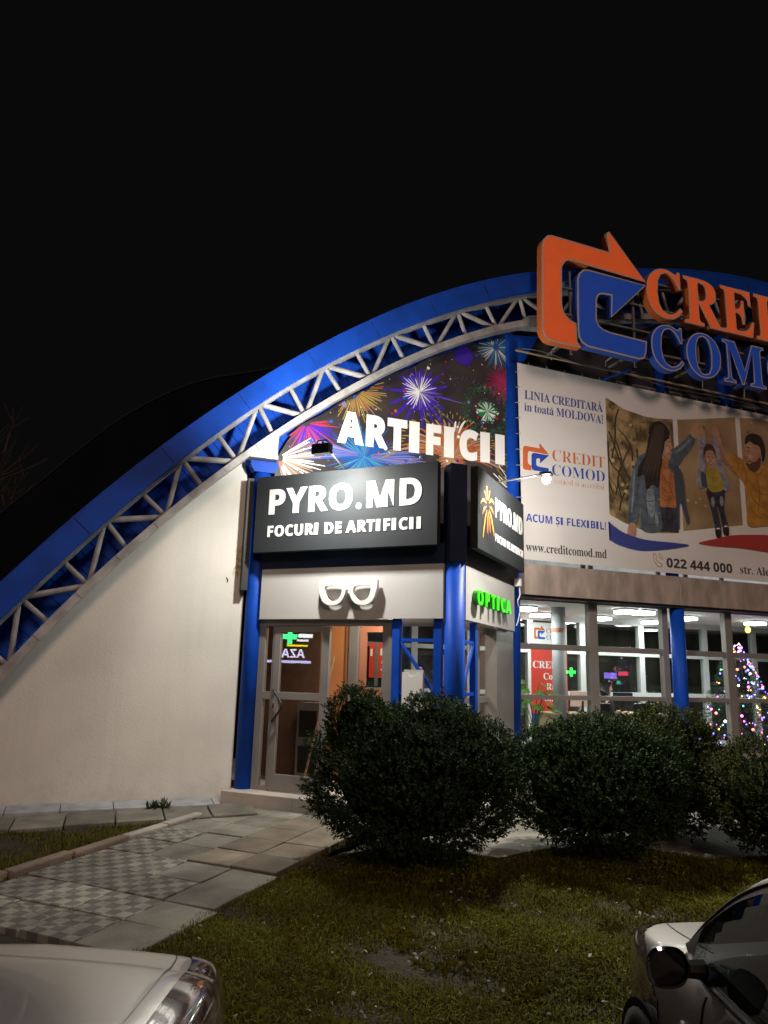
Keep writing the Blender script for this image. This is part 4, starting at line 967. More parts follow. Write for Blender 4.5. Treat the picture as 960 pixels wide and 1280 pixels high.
sa = sign('A', 0.097, 2.775, 'broad charcoal sign with large white letters above the glass door')
text('lettering', 'PYRO.MD', 'sans', 0.318, 3.772, 0.335, -0.272, 0.008, M['white'], sa, x1=2.562, bold=0.024, track=0.005)
text('lettering', 'FOCURI DE ARTIFICII', 'sans', 0.318, 3.457, 0.146, -0.272, 0.008, M['white'], sa, x1=2.556, bold=0.022, track=0.03)
sb_ = sign('B', 0.10, 2.49, 'narrow seen charcoal sign with orange firework above the green letters')
text('lettering', 'PYRO.MD', 'sans', 0.87, 3.80, 0.255, -0.272, 0.008, M['white'], sb_, x1=2.39, bold=0.022, track=0.005)
text('lettering', 'FOCURI DE ARTIFICII', 'sans', 0.866, 3.462, 0.102, -0.272, 0.008, M['white'], sb_, x1=2.41, bold=0.025, track=0.03)
mo1 = mat('orange_print', (0.85, 0.22, 0.05), 0.5); mo2 = mat('yellow_print', (0.85, 0.48, 0.05), 0.5)
m = MB()
for k in range(11):
    a = R(100 + (k - 5) * 33)
    L = 0.27 + 0.08 * (k % 2)
    p = [(0.52 + math.cos(a) * r_ * 1.0, 3.87 + math.sin(a) * r_ * 1.15 - 0.9 * max(0, r_ - .12) ** 2 * 3) for r_ in np.linspace(0.07, L, 6)]
    wd = [0.008, 0.016, 0.02, 0.024, 0.02, 0.006]
    d = (-math.sin(a), math.cos(a))
    m.prism([(q[0] + d[0] * w_, q[1] + d[1] * w_) for q, w_ in zip(p, wd)] + [(q[0] - d[0] * w_, q[1] - d[1] * w_) for q, w_ in zip(p[::-1], wd[::-1])],
            -0.2705 - k * 1e-4, -0.2645, k % 2)
m.prism([(0.50, 3.78), (0.54, 3.78), (0.525, 3.42)], -0.272, -0.2645, 0)
m.build('firework_logo', [mo1, mo2], sb_)

# ------------------------------------------------------------------ glass door and entrance glazing (local frame of the door face)
door = thing('glass_door', 'aluminium framed glass door with curved black pull handle beside the first blue column', 'door', ROT['A'][0], ROT['A'][1])
m = MB()
m.box(0.12, 2.11, -0.02, 0.06, 2.275, 2.36)
m.box(0.125, 0.225, -0.02, 0.06, 0.16, 2.275)
m.box(1.965, 2.11, -0.02, 0.06, 0.16, 2.275)
m.box(0.225, 0.36, -0.015, 0.05, 0.16, 0.21)
m.box(0.225, 0.36, -0.015, 0.05, 1.31, 1.41)
m.box(0.345, 0.372, -0.02, 0.06, 0.16, 2.275)
m.build('door_frame', M['alu'], door, bevel=0.004)
m = MB(); m.box(0.225, 0.345, 0.012, 0.02, 0.21, 2.275)
m.build('side_pane', M['doorglass'], door)
leaf = MB()
leaf.box(0.378, 0.475, -0.035, 0.025, 0.18, 2.265)
leaf.box(1.105, 1.215, -0.035, 0.025, 0.18, 2.265)
leaf.box(0.475, 1.105, -0.034, 0.024, 2.19, 2.265)
leaf.box(0.475, 1.105, -0.034, 0.024, 1.315, 1.41)
leaf.box(0.475, 1.105, -0.034, 0.024, 0.18, 0.375)
lf = leaf.build('door_leaf', M['alu'], door, bevel=0.004)
m = MB(); m.box(0.475, 1.105, -0.008, 0.0, 1.41, 2.19)
m.build('pane', M['doorglass'], lf)
m = MB(); m.box(0.475, 1.105, -0.008, 0.0, 0.375, 1.315)
m.build('pane', M['doorglass'], lf)
m = MB()
m.tube(crom([(0.43, -0.036, 1.42), (0.44, -0.09, 1.43), (0.50, -0.10, 1.37), (0.575, -0.10, 1.26), (0.57, -0.10, 1.20), (0.50, -0.10, 1.10), (0.44, -0.09, 1.04), (0.42, -0.036, 1.03)], 6), 0.014, 10)
m.build('handle', M['black'], lf, smooth=True)
m = MB(); m.box(0.405, 0.425, -0.04, -0.034, 1.20, 1.26)
m.build('lock', M['black'], lf)

# steel lattice posts round the corner column
lab = {'A': 'blue lattice panel with one diagonal between the door and the corner column',
       'B': 'blue lattice panel with one diagonal on the side of the bay under the green letters'}
for f in 'AB':
    t = thing('lattice_panel', lab[f], 'lattice', ROT[f][0], ROT[f][1], 'blue lattice panels beside the corner column')
    if f == 'A':
        x0, x1, x2, x3 = 2.115, 2.215, 2.665, 2.765
    else:
        x0, x1, x2, x3 = 0.15, 0.23, 0.66, 0.76
    for a, b in ((x0, x1), (x2, x3)):
        m = MB(); m.box(a, b, -0.06, 0.02, 0.16, 2.36)
        m.build('post', M['blue'], t, bevel=0.004)
    for z in (0.85, 1.46, 2.10):
        m = MB(); m.box(x1, x2, -0.045, -0.005, z - 0.02, z + 0.02)
        m.build('rail', M['blue'], t)
    a, b = ((x1 + .005, 2.07), (x2 - .005, 1.49)) if f == 'A' else ((x2 - .005, 2.07), (x1 + .005, 1.49))
    m = MB(); m.tube([(a[0], -0.025, a[1]), (b[0], -0.025, b[1])], 0.024, 8)
    m.build('diagonal', M['blue'], t)
# glazing behind the lattice
gl = thing('side_glazing', 'grey framed fixed glazing behind the blue lattice of the entrance bay', 'glazing', (BAY, -BAY, 0.16))
mb = MB()
fbox(mb, 'A', 2.12, 2.80, 0.10, 0.15, 2.28, 2.40); fbox(mb, 'A', 2.12, 2.17, 0.10, 0.15, 0.16, 2.28)
fbox(mb, 'A', 2.12, 2.80, 0.10, 0.15, 0.16, 0.24); fbox(mb, 'A', 2.17, 2.80, 0.105, 0.145, 1.33, 1.40)
fbox(mb, 'B', 0.1, 2.70, 0.10, 0.15, 2.28, 2.40); fbox(mb, 'B', 0.1, 2.70, 0.10, 0.15, 0.16, 0.24)
fbox(mb, 'B', 1.30, 1.38, 0.10, 0.15, 0.24, 2.28)
fbox(mb, 'B', 0.1, 1.30, 0.105, 0.145, 1.33, 1.41); fbox(mb, 'B', 1.38, 1.80, 0.105, 0.145, 1.33, 1.41)
mb.build('frame', M['alu'], gl, True)
mb = MB(); fbox(mb, 'B', 1.80, 2.74, -0.02, 0.15, 0.16, 2.36)
mb.build('side_panel', M['alu'], gl, True)
mb = MB(); fbox(mb, 'A', 2.17, 2.80, 0.12, 0.128, 0.24, 2.28)
mb.build('pane', M['glass'], gl, True)
mb = MB(); fbox(mb, 'B', 0.1, 1.30, 0.12, 0.128, 0.24, 2.28)
mb.build('pane', M['glass'], gl, True)
mb = MB(); fbox(mb, 'B', 1.38, 1.80, 0.12, 0.128, 0.24, 2.28)
mb.build('pane', M['glass'], gl, True)

# notice holder fixed to the lattice, stone at the door
t = thing('leaflet_box', 'pale leaflet box with a scooped front hanging on the blue lattice by the door', 'leaflet box', face('A', 2.42, -0.07, 1.1), R(-45))
m = MB()
pp = [(-0.135, 0.15), (0.135, 0.15), (0.135, 0.61), (0.06, 0.61)] + [(0.06 * math.cos(a), 0.61 + 0.06 * math.sin(a) * 1.0) for a in np.linspace(0, -math.pi, 8)][1:-1] + [(-0.06, 0.61), (-0.135, 0.61)]
m.prism(pp, -0.05, -0.042)
m.build('front', M['white'], t)
m = MB(); m.box(-0.135, 0.135, -0.042, 0.0, 0.15, 0.16); m.box(-0.135, -0.127, -0.042, 0.0, 0.16, 0.61); m.box(0.127, 0.135, -0.042, 0.0, 0.16, 0.61)
m.box(-0.127, 0.127, -0.01, -0.002, 0.16, 0.64)
m.build('case', M['cream'], t)
m = MB(); m.box(-0.11, 0.11, -0.035, -0.012, 0.162, 0.58)
m.build('leaflet', M['white'], t)
m = MB()
for i, (r_, z) in enumerate(((0.09, 0.0), (0.10, 0.015), (0.095, 0.035), (0.06, 0.042))):
    pass
m.lathe([(0.085, 0), (0.10, 0.012), (0.095, 0.03), (0.05, 0.04)], n=14)
o = m.build('door_stone', M['concrete'])
o.location = (0.37, -0.15, 0.161)
o.scale = (1.25, 0.7, 1)
tag(o, 'flat pale stone lying on the step as a door stop', 'stone')

# inside the entrance bay
wl_ = thing('inner_wall', 'orange painted inner wall seen through the open half of the door', 'wall', face('A', 1.0, 1.28, 0.16))
mb = MB(); fbox(mb, 'A', -1.0, 0.80, 1.28, 1.36, 0.16, 3.0)
mb.build('plaster', M['orange'], wl_, True)
mb = MB(); fbox(mb, 'A', 0.80, 0.86, 1.26, 1.38, 0.16, 3.0)
mb.build('trim', mat('terracotta_trim', (0.42, 0.16, 0.08), 0.6), wl_, True)
mb = MB(); fbox(mb, 'A', -1.0, 1.62, 1.30, 1.36, 2.44, 3.0)
mb.build('lintel', M['orange'], wl_, True)
mb = MB(); fbox(mb, 'A', 0.86, 1.0, 1.24, 1.36, 0.16, 2.44)
mb.build('pillar', M['alu'], wl_, True)
idr = thing('inner_door', 'terracotta framed inner glass door behind the entrance with a red sheet standing in for a reflected banner', 'door', face('A', 1.2, 1.3, 0.16))
terr = mat('terracotta_frame', (0.42, 0.17, 0.10), 0.5)
mb = MB()
fbox(mb, 'A', 1.02, 1.12, 1.28, 1.33, 0.18, 2.40); fbox(mb, 'A', 1.50, 1.60, 1.28, 1.33, 0.18, 2.40)
fbox(mb, 'A', 1.12, 1.50, 1.28, 1.33, 2.27, 2.40); fbox(mb, 'A', 1.12, 1.50, 1.28, 1.33, 1.35, 1.46); fbox(mb, 'A', 1.12, 1.50, 1.28, 1.33, 0.18, 0.34)
mb.build('frame', terr, idr, True)
mb = MB(); fbox(mb, 'A', 1.12, 1.50, 1.30, 1.308, 1.46, 2.27)
mb.build('pane', M['glass'], idr, True)
mb = MB(); fbox(mb, 'A', 1.12, 1.50, 1.30, 1.308, 0.34, 1.35)
mb.build('pane', M['glass'], idr, True)
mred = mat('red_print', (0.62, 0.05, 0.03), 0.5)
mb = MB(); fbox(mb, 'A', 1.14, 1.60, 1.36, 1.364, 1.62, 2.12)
pz = mb.build('poster', mred, idr, True)  # red sheet stands in for a banner mirrored in the glass
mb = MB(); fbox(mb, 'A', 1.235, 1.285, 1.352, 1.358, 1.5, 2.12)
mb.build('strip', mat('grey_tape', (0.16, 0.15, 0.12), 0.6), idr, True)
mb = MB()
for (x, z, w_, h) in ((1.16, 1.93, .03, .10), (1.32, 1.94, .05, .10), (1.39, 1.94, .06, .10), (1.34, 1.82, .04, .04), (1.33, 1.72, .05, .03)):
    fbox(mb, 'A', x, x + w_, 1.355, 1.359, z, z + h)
mb.build('reflected_mark', M['white'], pz, True)
# display shelf and price poster behind the glazing at the corner
sh = thing('display_stand', 'small display stand with coloured goods behind the glass beside the corner column', 'stand', face('A', 2.35, 0.45, 0.16))
mb = MB(); fbox(mb, 'A', 2.15, 2.62, 0.30, 0.60, 0.16, 1.42)
mb.build('counter', mat('brown_counter', (0.20, 0.12, 0.09), 0.6), sh, True)
for k, (dx, col, r_, h) in enumerate(((0.02, (0.75, 0.72, 0.7), 0.05, 0.17), (0.14, (0.42, 0.16, 0.62), 0.06, 0.36), (0.33, (0.05, 0.5, 0.2), 0.04, 0.12))):
    mm = mat('packet', col, 0.4)
    mb = MB()
    c = face('A', 2.18 + dx, 0.40)
    mb.lathe([(r_ * .8, 1.42), (r_, 1.42 + h * .4), (r_ * .9, 1.42 + h * .7), (r_ * .3, 1.42 + h)], c[0], c[1], 12)
    mb.build('jar', mm, sh, True, smooth=True)
ps = MB(); fbox(ps, 'A', 2.40, 2.80, 0.85, 0.86, 1.25, 1.95)
po = ps.build('price_poster', mat('brown_poster', (0.42, 0.27, 0.22), 0.7, var=0.3, vscale=12))
tag(po, 'brownish price poster hung inside the corner glazing', 'poster')

# ------------------------------------------------------------------ office front: windows, stained band, upper strip
def window_bay(x0, x1, mulls, label, doublepost=True):
    t = thing('shop_window', label, 'window', (x0, 0.15, 0.5), 0, 'grey framed shop windows under the stained band')
    for zt, zb in ((2.955, 2.90), (2.215, 2.125), (1.42, 1.345), (0.62, 0.50)):
        m = MB(); m.box(x0, x1, 0.105, 0.185, zb, zt)
        m.build('rail', M['alu'], t, True, bevel=0.004)
    for a, b in mulls:
        m = MB(); m.box(a, b, 0.09, 0.20, 0.50, 2.954)
        m.build('mullion', M['alu'], t, True, bevel=0.004)
    edges = [x0] + [v for ab in mulls for v in ab] + [x1]
    cells = [(edges[i], edges[i + 1]) for i in range(0, len(edges) - 1) if (edges[i], edges[i + 1]) not in mulls and edges[i + 1] - edges[i] > 0.05]
    for a, b in cells:
        for z0, z1 in ((2.215, 2.90), (1.42, 2.125), (0.62, 1.345)):
            m = MB(); m.box(a + 0.002, b - 0.002, 0.142, 0.150, z0, z1)
            m.build('pane', M['glass'], t, True)
    return t


window_bay(4.235, 7.2, [(5.58, 5.75), (7.08, 7.2)], 'lit office window with a red rolled poster seen inside, next to the entrance bay')
window_bay(7.47, 10.6, [(7.47, 7.53), (8.47, 8.63), (9.98, 10.1)], 'lit office window with coloured fairy lights seen inside')
sw = MB(); sw.box(4.25, 14, 0.02, 0.24, -0.05, 0.498)
tag(sw.build('sill_wall', M['concrete']), 'low pale wall under the office windows behind the shrubs', 'wall')
band_ = thing('stained_band', 'water stained concrete band between office windows and banner', 'band', (9, -0.13, 3.0))
for i, x in enumerate([4.20, 5.95, 7.28, 8.18, 9.9, 11.6]):
    b = [5.95, 7.28, 8.18, 9.9, 11.6, 13.4][i]
    m = MB(); m.box(x + 0.006, b - 0.006, -0.17, 0.0, 2.955, 3.445)
    m.build('panel', M['spandrel'], band_, True, bevel=0.006)
for x in (5.95, 7.28, 8.18, 9.9, 11.6):
    m = MB(); m.box(x - .007, x + .007, -0.173, -0.10, 2.96, 3.44)
    m.build('mortar_strip', M['concrete'], band_, True)
m = MB(); m.box(4.2, 13.4, -0.12, 0.10, 2.915, 2.953)
m.build('soffit_trim', M['dark'], band_, True)
cw = thing('clerestory_window', 'narrow strip of lit upper windows showing under the banner edge', 'window', (9, 0.1, 3.45))
m = MB()
for a, b in ((4.2, 13.4),):
    m.box(a, b, 0.06, 0.16, 3.445, 3.475)
for x in (5.45, 5.6, 7.0, 7.6, 8.42, 9.9, 11.4):
    m.box(x, x + 0.07, 0.065, 0.155, 3.475, 4.2)
m.build('frame', M['alu'], cw, True)
m = MB(); m.box(4.24, 13.4, 0.105, 0.111, 3.475, 4.2)
mlit = mat('lit_frosted_pane', (0.6, 0.62, 0.6), 0.3, var=0.7, vscale=2.2, stretch=(2.5, 1, 1), emit=(0.85, 0.9, 0.88), es=0.30)
m.build('pane', mlit, cw, True)
# dark cladding over the banner
gp = thing('upper_cladding', 'black cladding between the family banner and the arch behind the raised letters', 'cladding', (9, 0.3, 4))
pts = [(4.2, 4.2)]
for i in range(60):
    x = 4.2 + i * 0.18
    pts.append((x, arch('bb', x) + 0.05))
pts.append((14.8, 4.2))
m = MB(); m.prism(pts, 0.17, 0.19)
m.build('sheet', M['dark'], gp, True)
m = MB()
for z in (6.95, 7.55):
    m.tube([(4.2, 0.14, z), (14, 0.14, z)], 0.03, 6)
m.build('girt', M['alu'], gp, True)
for x in (8.85, 10.4):
    m = MB(); m.box(x - .1, x + .1, 0.0, 0.165, 4.2, min(8.3, arch('bb', x)))
    m.build('post', M['blue'], gp, True)
# conduit with brackets along the top of the banner
cn = thing('conduit', 'thin pale conduit running above the family banner with angle brackets', 'conduit', (7, -0.25, 6.98))
m = MB(); m.tube([(4.05, -0.24, 6.99), (5.9, -0.24, 6.97), (7.5, -0.24, 6.95), (9.4, -0.24, 6.92), (12, -0.24, 6.88)], 0.018, 8)
m.build('pipe', mat('ochre_pipe', (0.45, 0.36, 0.22), 0.5), cn, True)
for x in (4.75, 5.85, 8.0, 9.0):
    m = MB(); m.tube([(x, -0.22, 6.96), (x, -0.24, 7.12), (x + 0.12, -0.66, 7.24)], 0.014, 6)
    m.build('bracket', M['steel'], cn, True)
m = MB(); m.tube(crom([(4.1, -0.2, 7.05), (4.5, -0.3, 7.03), (5.4, -0.26, 6.95), (6.3, -0.3, 6.92), (7.2, -0.28, 6.84), (8.6, -0.3, 6.83), (9.6, -0.28, 6.75)], 6), 0.008, 5)
m.build('cable', M['alu'], cn, True)
t = thing('spot_bracket', 'small blue spotlight bracket sticking out above the banner', 'bracket', (6.0, -0.2, 6.9))
m = MB(); m.tube([(5.88, -0.10, 6.83), (6.22, -0.42, 6.96)], 0.018, 8)
m.build('arm', M['blue'], t, True)
m = MB(); m.box(6.19, 6.29, -0.50, -0.42, 6.90, 6.98)
m.build('spot_head', M['black'], t, True, bevel=0.008)

# ------------------------------------------------------------------ banners
ab = thing('banner', 'black printed banner of bursting fireworks behind the charcoal signs', 'banner', (2.1, 0.05, 4.3))
mfire = mat('night_print', (0.016, 0.013, 0.018), 0.5, var=0, vscale=1.6, col2=(0.045, 0.035, 0.032), bump=0.25, bscale=1.6, stretch=(1, 1, 1.2), ramp=(0.3, 0.6))
pts = [(0.16, 4.0), (4.06, 4.0), (4.06, arch('bb', 4.06) - 0.06)]
x = 3.95
while x > 0.4:
    pts.append((x, arch('bb', x) - 0.02 - 0.02 * math.sin(x * 9)))
    x -= 0.15
pts += [(0.34, 4.98), (0.2, 4.7)]
m = MB(); m.prism(pts, 0.05, 0.056)
sheet_ = m.build('sheet', mfire, ab, True)


def pm(name, c, rough=0.45):
    if name not in M:
        M[name] = mat(name, tuple(q * (0.45 if max(c) > 0.3 and name != 'print_white' else 1.0) for q in c) if K < 1 else c, rough)
    return M[name]


K = 0


def clip_ok(x, z):
    return 0.22 < x < 4.04 and 4.0 < z < arch('bb', x) - 0.03


def burst(cx, cz, r, n, cols, w=0.012, inner=0.1, droop=0.0, a0=0, a1=360, dots=0, seed=0, core=None):
    global K
    rr = random.Random(seed)
    K += 1
    y = 0.0495 - 0.0007 * K
    m = MB()
    w *= 0.62
    n = int(n * 1.35)
    for k in range(n):
        a = R(a0 + (a1 - a0) * (k + rr.uniform(-.3, .3)) / n)
        L = r * rr.uniform(0.65, 1.05)
        mi = rr.randrange(len(cols))
        P = [(cx + math.cos(a) * q, cz + math.sin(a) * q - droop * (q / r) ** 2.2 * r) for q in np.linspace(r * inner, L, 7)]
        P = [p for p in P if clip_ok(*p)]
        if len(P) < 2:
            continue
        W = [w * (0.3 + 0.7 * math.sin(math.pi * (0.12 + 0.8 * i / 6))) for i in range(len(P))]
        up, dn = [], []
        for i, p in enumerate(P):
            q0, q1 = P[max(i - 1, 0)], P[min(i + 1, len(P) - 1)]
            d = Vector((q1[0] - q0[0], q1[1] - q0[1])).normalized()
            up.append((p[0] - d.y * W[i], p[1] + d.x * W[i])); dn.append((p[0] + d.y * W[i], p[1] - d.x * W[i]))
        yy = y - k * 4e-6
        n_ = len(P)
        m.add([(p[0], yy, p[1]) for p in dn] + [(p[0], yy, p[1]) for p in up], [(i, i + 1, n_ + i + 1, n_ + i) for i in range(n_ - 1)], mi)
    for k in range(dots):
        a, q = rr.uniform(0, 6.28), r * rr.uniform(0.75, 1.1)
        px, pz_ = cx + math.cos(a) * q, cz + math.sin(a) * q
        if clip_ok(px, pz_):
            s_ = rr.uniform(0.008, 0.016)
            m.add([(px + s_ * math.cos(b), y - 0.0004, pz_ + s_ * math.sin(b)) for b in np.linspace(0, 6.28, 7)[:-1]], [(0, 1, 2, 3, 4, 5)], rr.randrange(len(cols)))
    if core:
        cr, mi = core
        pp = []
        for b in range(20):
            q = cr * rr.uniform(0.85, 1.15)
            pp.append((cx + q * math.cos(b * .314), y + 0.0003, cz + q * math.sin(b * .314)))
        m.add(pp, [tuple(range(20))], mi)
    m.build('firework_print', cols, sheet_, True)


W_ = pm('print_white', (0.8, 0.8, 0.8)); VI = pm('print_violet', (0.085, 0.02, 0.75)); LV = pm('print_lilac', (0.45, 0.35, 0.85))
YE = pm('print_yellow', (0.75, 0.55, 0.06)); OR = pm('print_orange', (0.8, 0.22, 0.06)); PE = pm('print_peach', (0.8, 0.5, 0.3))
RE = pm('print_red', (0.65, 0.05, 0.06)); BL = pm('print_blue', (0.02, 0.18, 0.75)); CY = pm('print_cyan', (0.1, 0.5, 0.85))
PK = pm('print_pink', (0.75, 0.05, 0.28)); GR = pm('print_green', (0.02, 0.42, 0.13)); SM = pm('print_smoke', (0.13, 0.10, 0.10))
burst(2.45, 6.1, 0.62, 12, [VI], 0.045, 0.0, seed=1, core=(0.29, 0))
burst(2.45, 6.1, 0.34, 26, [LV, W_], 0.012, 0.0, seed=2)
burst(2.45, 6.1, 0.95, 8, [VI, LV], 0.008, 0.3, seed=3)
burst(1.35, 5.95, 0.52, 46, [YE, PE, YE, OR], 0.011, 0.08, seed=4, a0=150, a1=400, dots=14)
burst(1.55, 4.90, 0.62, 60, [BL, CY, BL], 0.015, 0.03, seed=5, core=(0.16, 1))
burst(1.55, 4.92, 1.05, 20, [LV, BL], 0.014, 0.1, seed=6, a0=-12, a1=14)
burst(1.55, 4.92, 1.05, 20, [LV, BL], 0.014, 0.1, seed=7, a0=168, a1=192)
burst(0.62, 5.30, 0.5, 34, [VI, RE, VI, PK], 0.014, 0.1, seed=8, a0=180, a1=380)
burst(0.22, 4.72, 0.75, 26, [PE, SM, W_], 0.016, 0.1, seed=9, a0=-75, a1=40)
burst(3.83, 7.12, 0.42, 70, [CY, BL, CY, W_], 0.007, 0.15, seed=10, core=(0.09, 1), dots=12)
burst(3.22, 6.85, 0.2, 40, [VI], 0.02, 0.0, seed=11, core=(0.14, 0))
burst(3.2, 6.1, 0.55, 40, [SM, LV], 0.006, 0.75, seed=12, droop=0.25)
burst(3.98, 6.47, 0.40, 64, [PK, RE, PK], 0.008, 0.05, seed=13, core=(0.1, 0))
burst(3.66, 5.95, 0.2, 60, [GR, GR, W_], 0.012, 0.0, seed=14, core=(0.12, 0), dots=36)
burst(3.66, 5.97, 0.44, 90, [pm('print_dkgreen', (0.02, 0.14, 0.06))], 0.006, 0.9, seed=15, dots=160)
burst(3.02, 5.08, 0.85, 34, [OR, PE, OR, OR], 0.026, 0.1, seed=16, a0=8, a1=172, droop=0.28)
burst(3.02, 5.08, 1.02, 20, [W_, PE, PE, OR], 0.028, 0.5, seed=17, a0=12, a1=168, droop=0.34)
burst(3.02, 5.08, 1.18, 34, [YE], 0.014, 0.86, seed=18, a0=10, a1=170, droop=0.34)
burst(3.02, 5.08, 0.3, 40, [OR, PE], 0.018, 0.0, seed=19, core=(0.13, 0))
burst(4.35, 4.45, 0.8, 26, [YE, YE, W_], 0.012, 0.1, seed=20, a0=95, a1=180)
rr = random.Random(5)
K += 1
m = MB()
mats_ = [W_, RE, BL, VI, OR, LV]
for k in range(260):
    px, pz_ = rr.uniform(0.25, 4.0), rr.uniform(4.3, 7.3)
    if clip_ok(px, pz_):
        s_ = rr.choice([0.006, 0.008, 0.011, 0.02, 0.028]) * (1 if px > 1.2 else 1.5)
        m.add([(px + s_ * math.cos(b), 0.0492 - 0.0007 * K, pz_ + s_ * math.sin(b)) for b in np.linspace(0, 6.28, 9)[:-1]], [tuple(range(8))],
              rr.randrange(6) if s_ > 0.01 else rr.choice([0, 5]))
m.build('spark_print', mats_, sheet_, True)
text('lettering', 'ARTIFICII', 'sans', 1.10, 5.10, 0.455, 0.0325, 0.002, M['white'], ab, x1=3.98, bold=0.062, track=0.03, world=True)
m = MB(); m.tube([(4.07, 0.04, 4.2), (4.07, 0.04, 7.4)], 0.012, 6)
m.build('edge_rope', M['black'], ab, True)

# ---- family banner
B0 = -0.06
fbn = thing('banner', 'large white credit advertising banner with a family photograph', 'banner', (7, -0.06, 3.52))
mvin = mat('white_vinyl', (0.76, 0.74, 0.72), 0.5, var=0.05, vscale=1.0, bump=0.35, bscale=0.9, stretch=(0.6, 1, 1.6), detail=3)
m = MB(); m.prism([(4.18, 6.865), (4.25, 3.53), (13.6, 3.48), (13.6, 6.70)], B0, B0 + 0.006)
vs = m.build('sheet', mvin, fbn, True)
NV = pm('print_navy', (0.05, 0.07, 0.30)); IN_ = pm('print_ink', (0.05, 0.045, 0.05)); BLU = pm('print_logo_blue', (0.025, 0.07, 0.42)); ORA = pm('print_logo_orange', (0.62, 0.14, 0.045))
FR = B0 - 0.002
text('lettering', 'LINIA CREDITARĂ', 'serif', 4.312, 6.246, 0.150, FR, 0.0015, NV, vs, x1=5.885, world=True, track=-0.02)
text('lettering', 'în toată MOLDOVA!', 'serif', 4.305, 6.032, 0.150, FR, 0.0015, NV, vs, x1=5.878, world=True, track=-0.02)
text('lettering', 'ACUM ȘI FLEXIBIL!', 'sans', 4.312, 4.152, 0.128, FR, 0.0015, BLU, vs, x1=5.865, world=True)
text('lettering', 'www.creditcomod.md', 'serif', 4.302, 3.665, 0.145, FR, 0.0015, IN_, vs, x1=5.86, world=True, track=-0.02)
text('lettering', '022 444 000', 'sans', 7.108, 3.612, 0.160, FR, 0.0015, IN_, vs, x1=8.575, world=True, bold=0.02)
text('lettering', 'str. Alec', 'serif', 8.76, 3.622, 0.150, FR, 0.0015, IN_, vs, x1=9.56, world=True)
text('lettering', 'CREDIT', 'serif', 4.835, 5.235, 0.196, FR, 0.0015, ORA, vs, x1=5.885, world=True, bold=-0.02)
text('lettering', 'COMOD', 'serif', 4.825, 4.985, 0.190, FR, 0.0015, BLU, vs, x1=5.878, world=True, bold=-0.02)
text('lettering', 'comod și accesibil', 'serif', 4.87, 4.845, 0.100, FR, 0.0015, pm('print_salmon', (0.6, 0.30, 0.24)), vs, x1=5.855, world=True, bold=-0.045)

OL = [(4.255, 8.658), (4.262, 8.72), (4.299, 8.82), (4.37, 8.90), (4.45, 8.923), (5.61, 8.887), (5.563, 9.238), (5.626, 9.284), (6.361, 8.487), (4.84, 8.544), (4.76, 8.535), (4.69, 8.475),
      (4.642, 8.384), (4.624, 7.705), (4.65, 7.58), (4.707, 7.508), (4.78, 7.45), (4.896, 7.418), (4.904, 7.10), (4.98, 7.004), (4.414, 7.005), (4.33, 7.03), (4.26, 7.10), (4.227, 7.20)]
BLo = [(6.363, 8.426), (5.157, 8.455), (5.06, 8.43), (4.975, 8.35), (4.937, 8.232), (4.918, 7.29), (4.935, 7.18), (4.985, 7.10), (5.108, 7.043), (6.156, 7.006), (6.25, 7.04), (6.30, 7.15),
       (6.327, 7.369), (5.573, 7.394), (5.43, 7.42), (5.345, 7.47), (5.301, 7.557), (5.314, 7.9), (5.33, 7.97), (5.37, 8.03), (5.439, 8.059), (5.619, 8.073), (5.601, 7.667)]


def mini(P):
    k = (5.42 - 5.01) / (8.923 - 7.0)
    return [(4.262 + (x - 4.227) * 0.238, 5.012 + (z - 7.0) * k) for x, z in P]


outline('emblem_print', [mini(OL)], FR, 0.0015, ORA, vs, True)
outline('emblem_print', [mini(BLo)], FR - 0.0003, 0.0015, BLU, vs, True)
# photograph: three strips of one autumn scene
mauto = mat('autumn_print', (0.42, 0.30, 0.14), 0.5, vscale=3.5, col2=(0.09, 0.065, 0.03), detail=9, ramp=(0.40, 0.60))
mauto2 = mat('autumn_glow_print', (0.42, 0.30, 0.17), 0.5, vscale=1.3, col2=(0.26, 0.17, 0.085), detail=6, ramp=(0.35, 0.65))
ZT = lambda x: float(np.interp(x, [5.978, 6.34, 6.801, 7.15, 7.436, 7.521, 8.2, 8.93, 9.5, 10.6, 11.5], [6.525, 6.369, 6.299, 6.31, 6.348, 6.35, 6.47, 6.608, 6.65, 6.62, 6.5]))
ZB = lambda x: float(np.interp(x, [5.93, 6.242, 6.685, 7.05, 7.39, 7.5, 8.2, 8.879, 9.52, 10.6, 11.5], [4.435, 4.313, 4.205, 4.20, 4.231, 4.28, 4.40, 4.516, 4.587, 4.55, 4.4]))
for a, b, mt in ((5.95, 7.41, mauto), (7.515, 8.90, mauto2), (9.015, 11.4, mauto2)):
    X = np.linspace(a, b, 24)
    m = MB(); m.prism([(x, ZT(x)) for x in X] + [(x, ZB(x)) for x in X[::-1]], FR, FR + 0.0015)
    m.build('photo_print', mt, vs, True)
LY = [0]


def ink(name, pts, m_, n=6, sharp=False):
    LY[0] += 1
    mb = MB()
    P = pts if sharp else crom(pts, n, True)
    mb.prism(P, FR - 0.0006 - 0.00011 * LY[0], FR)
    return mb.build(name, m_, vs, True)


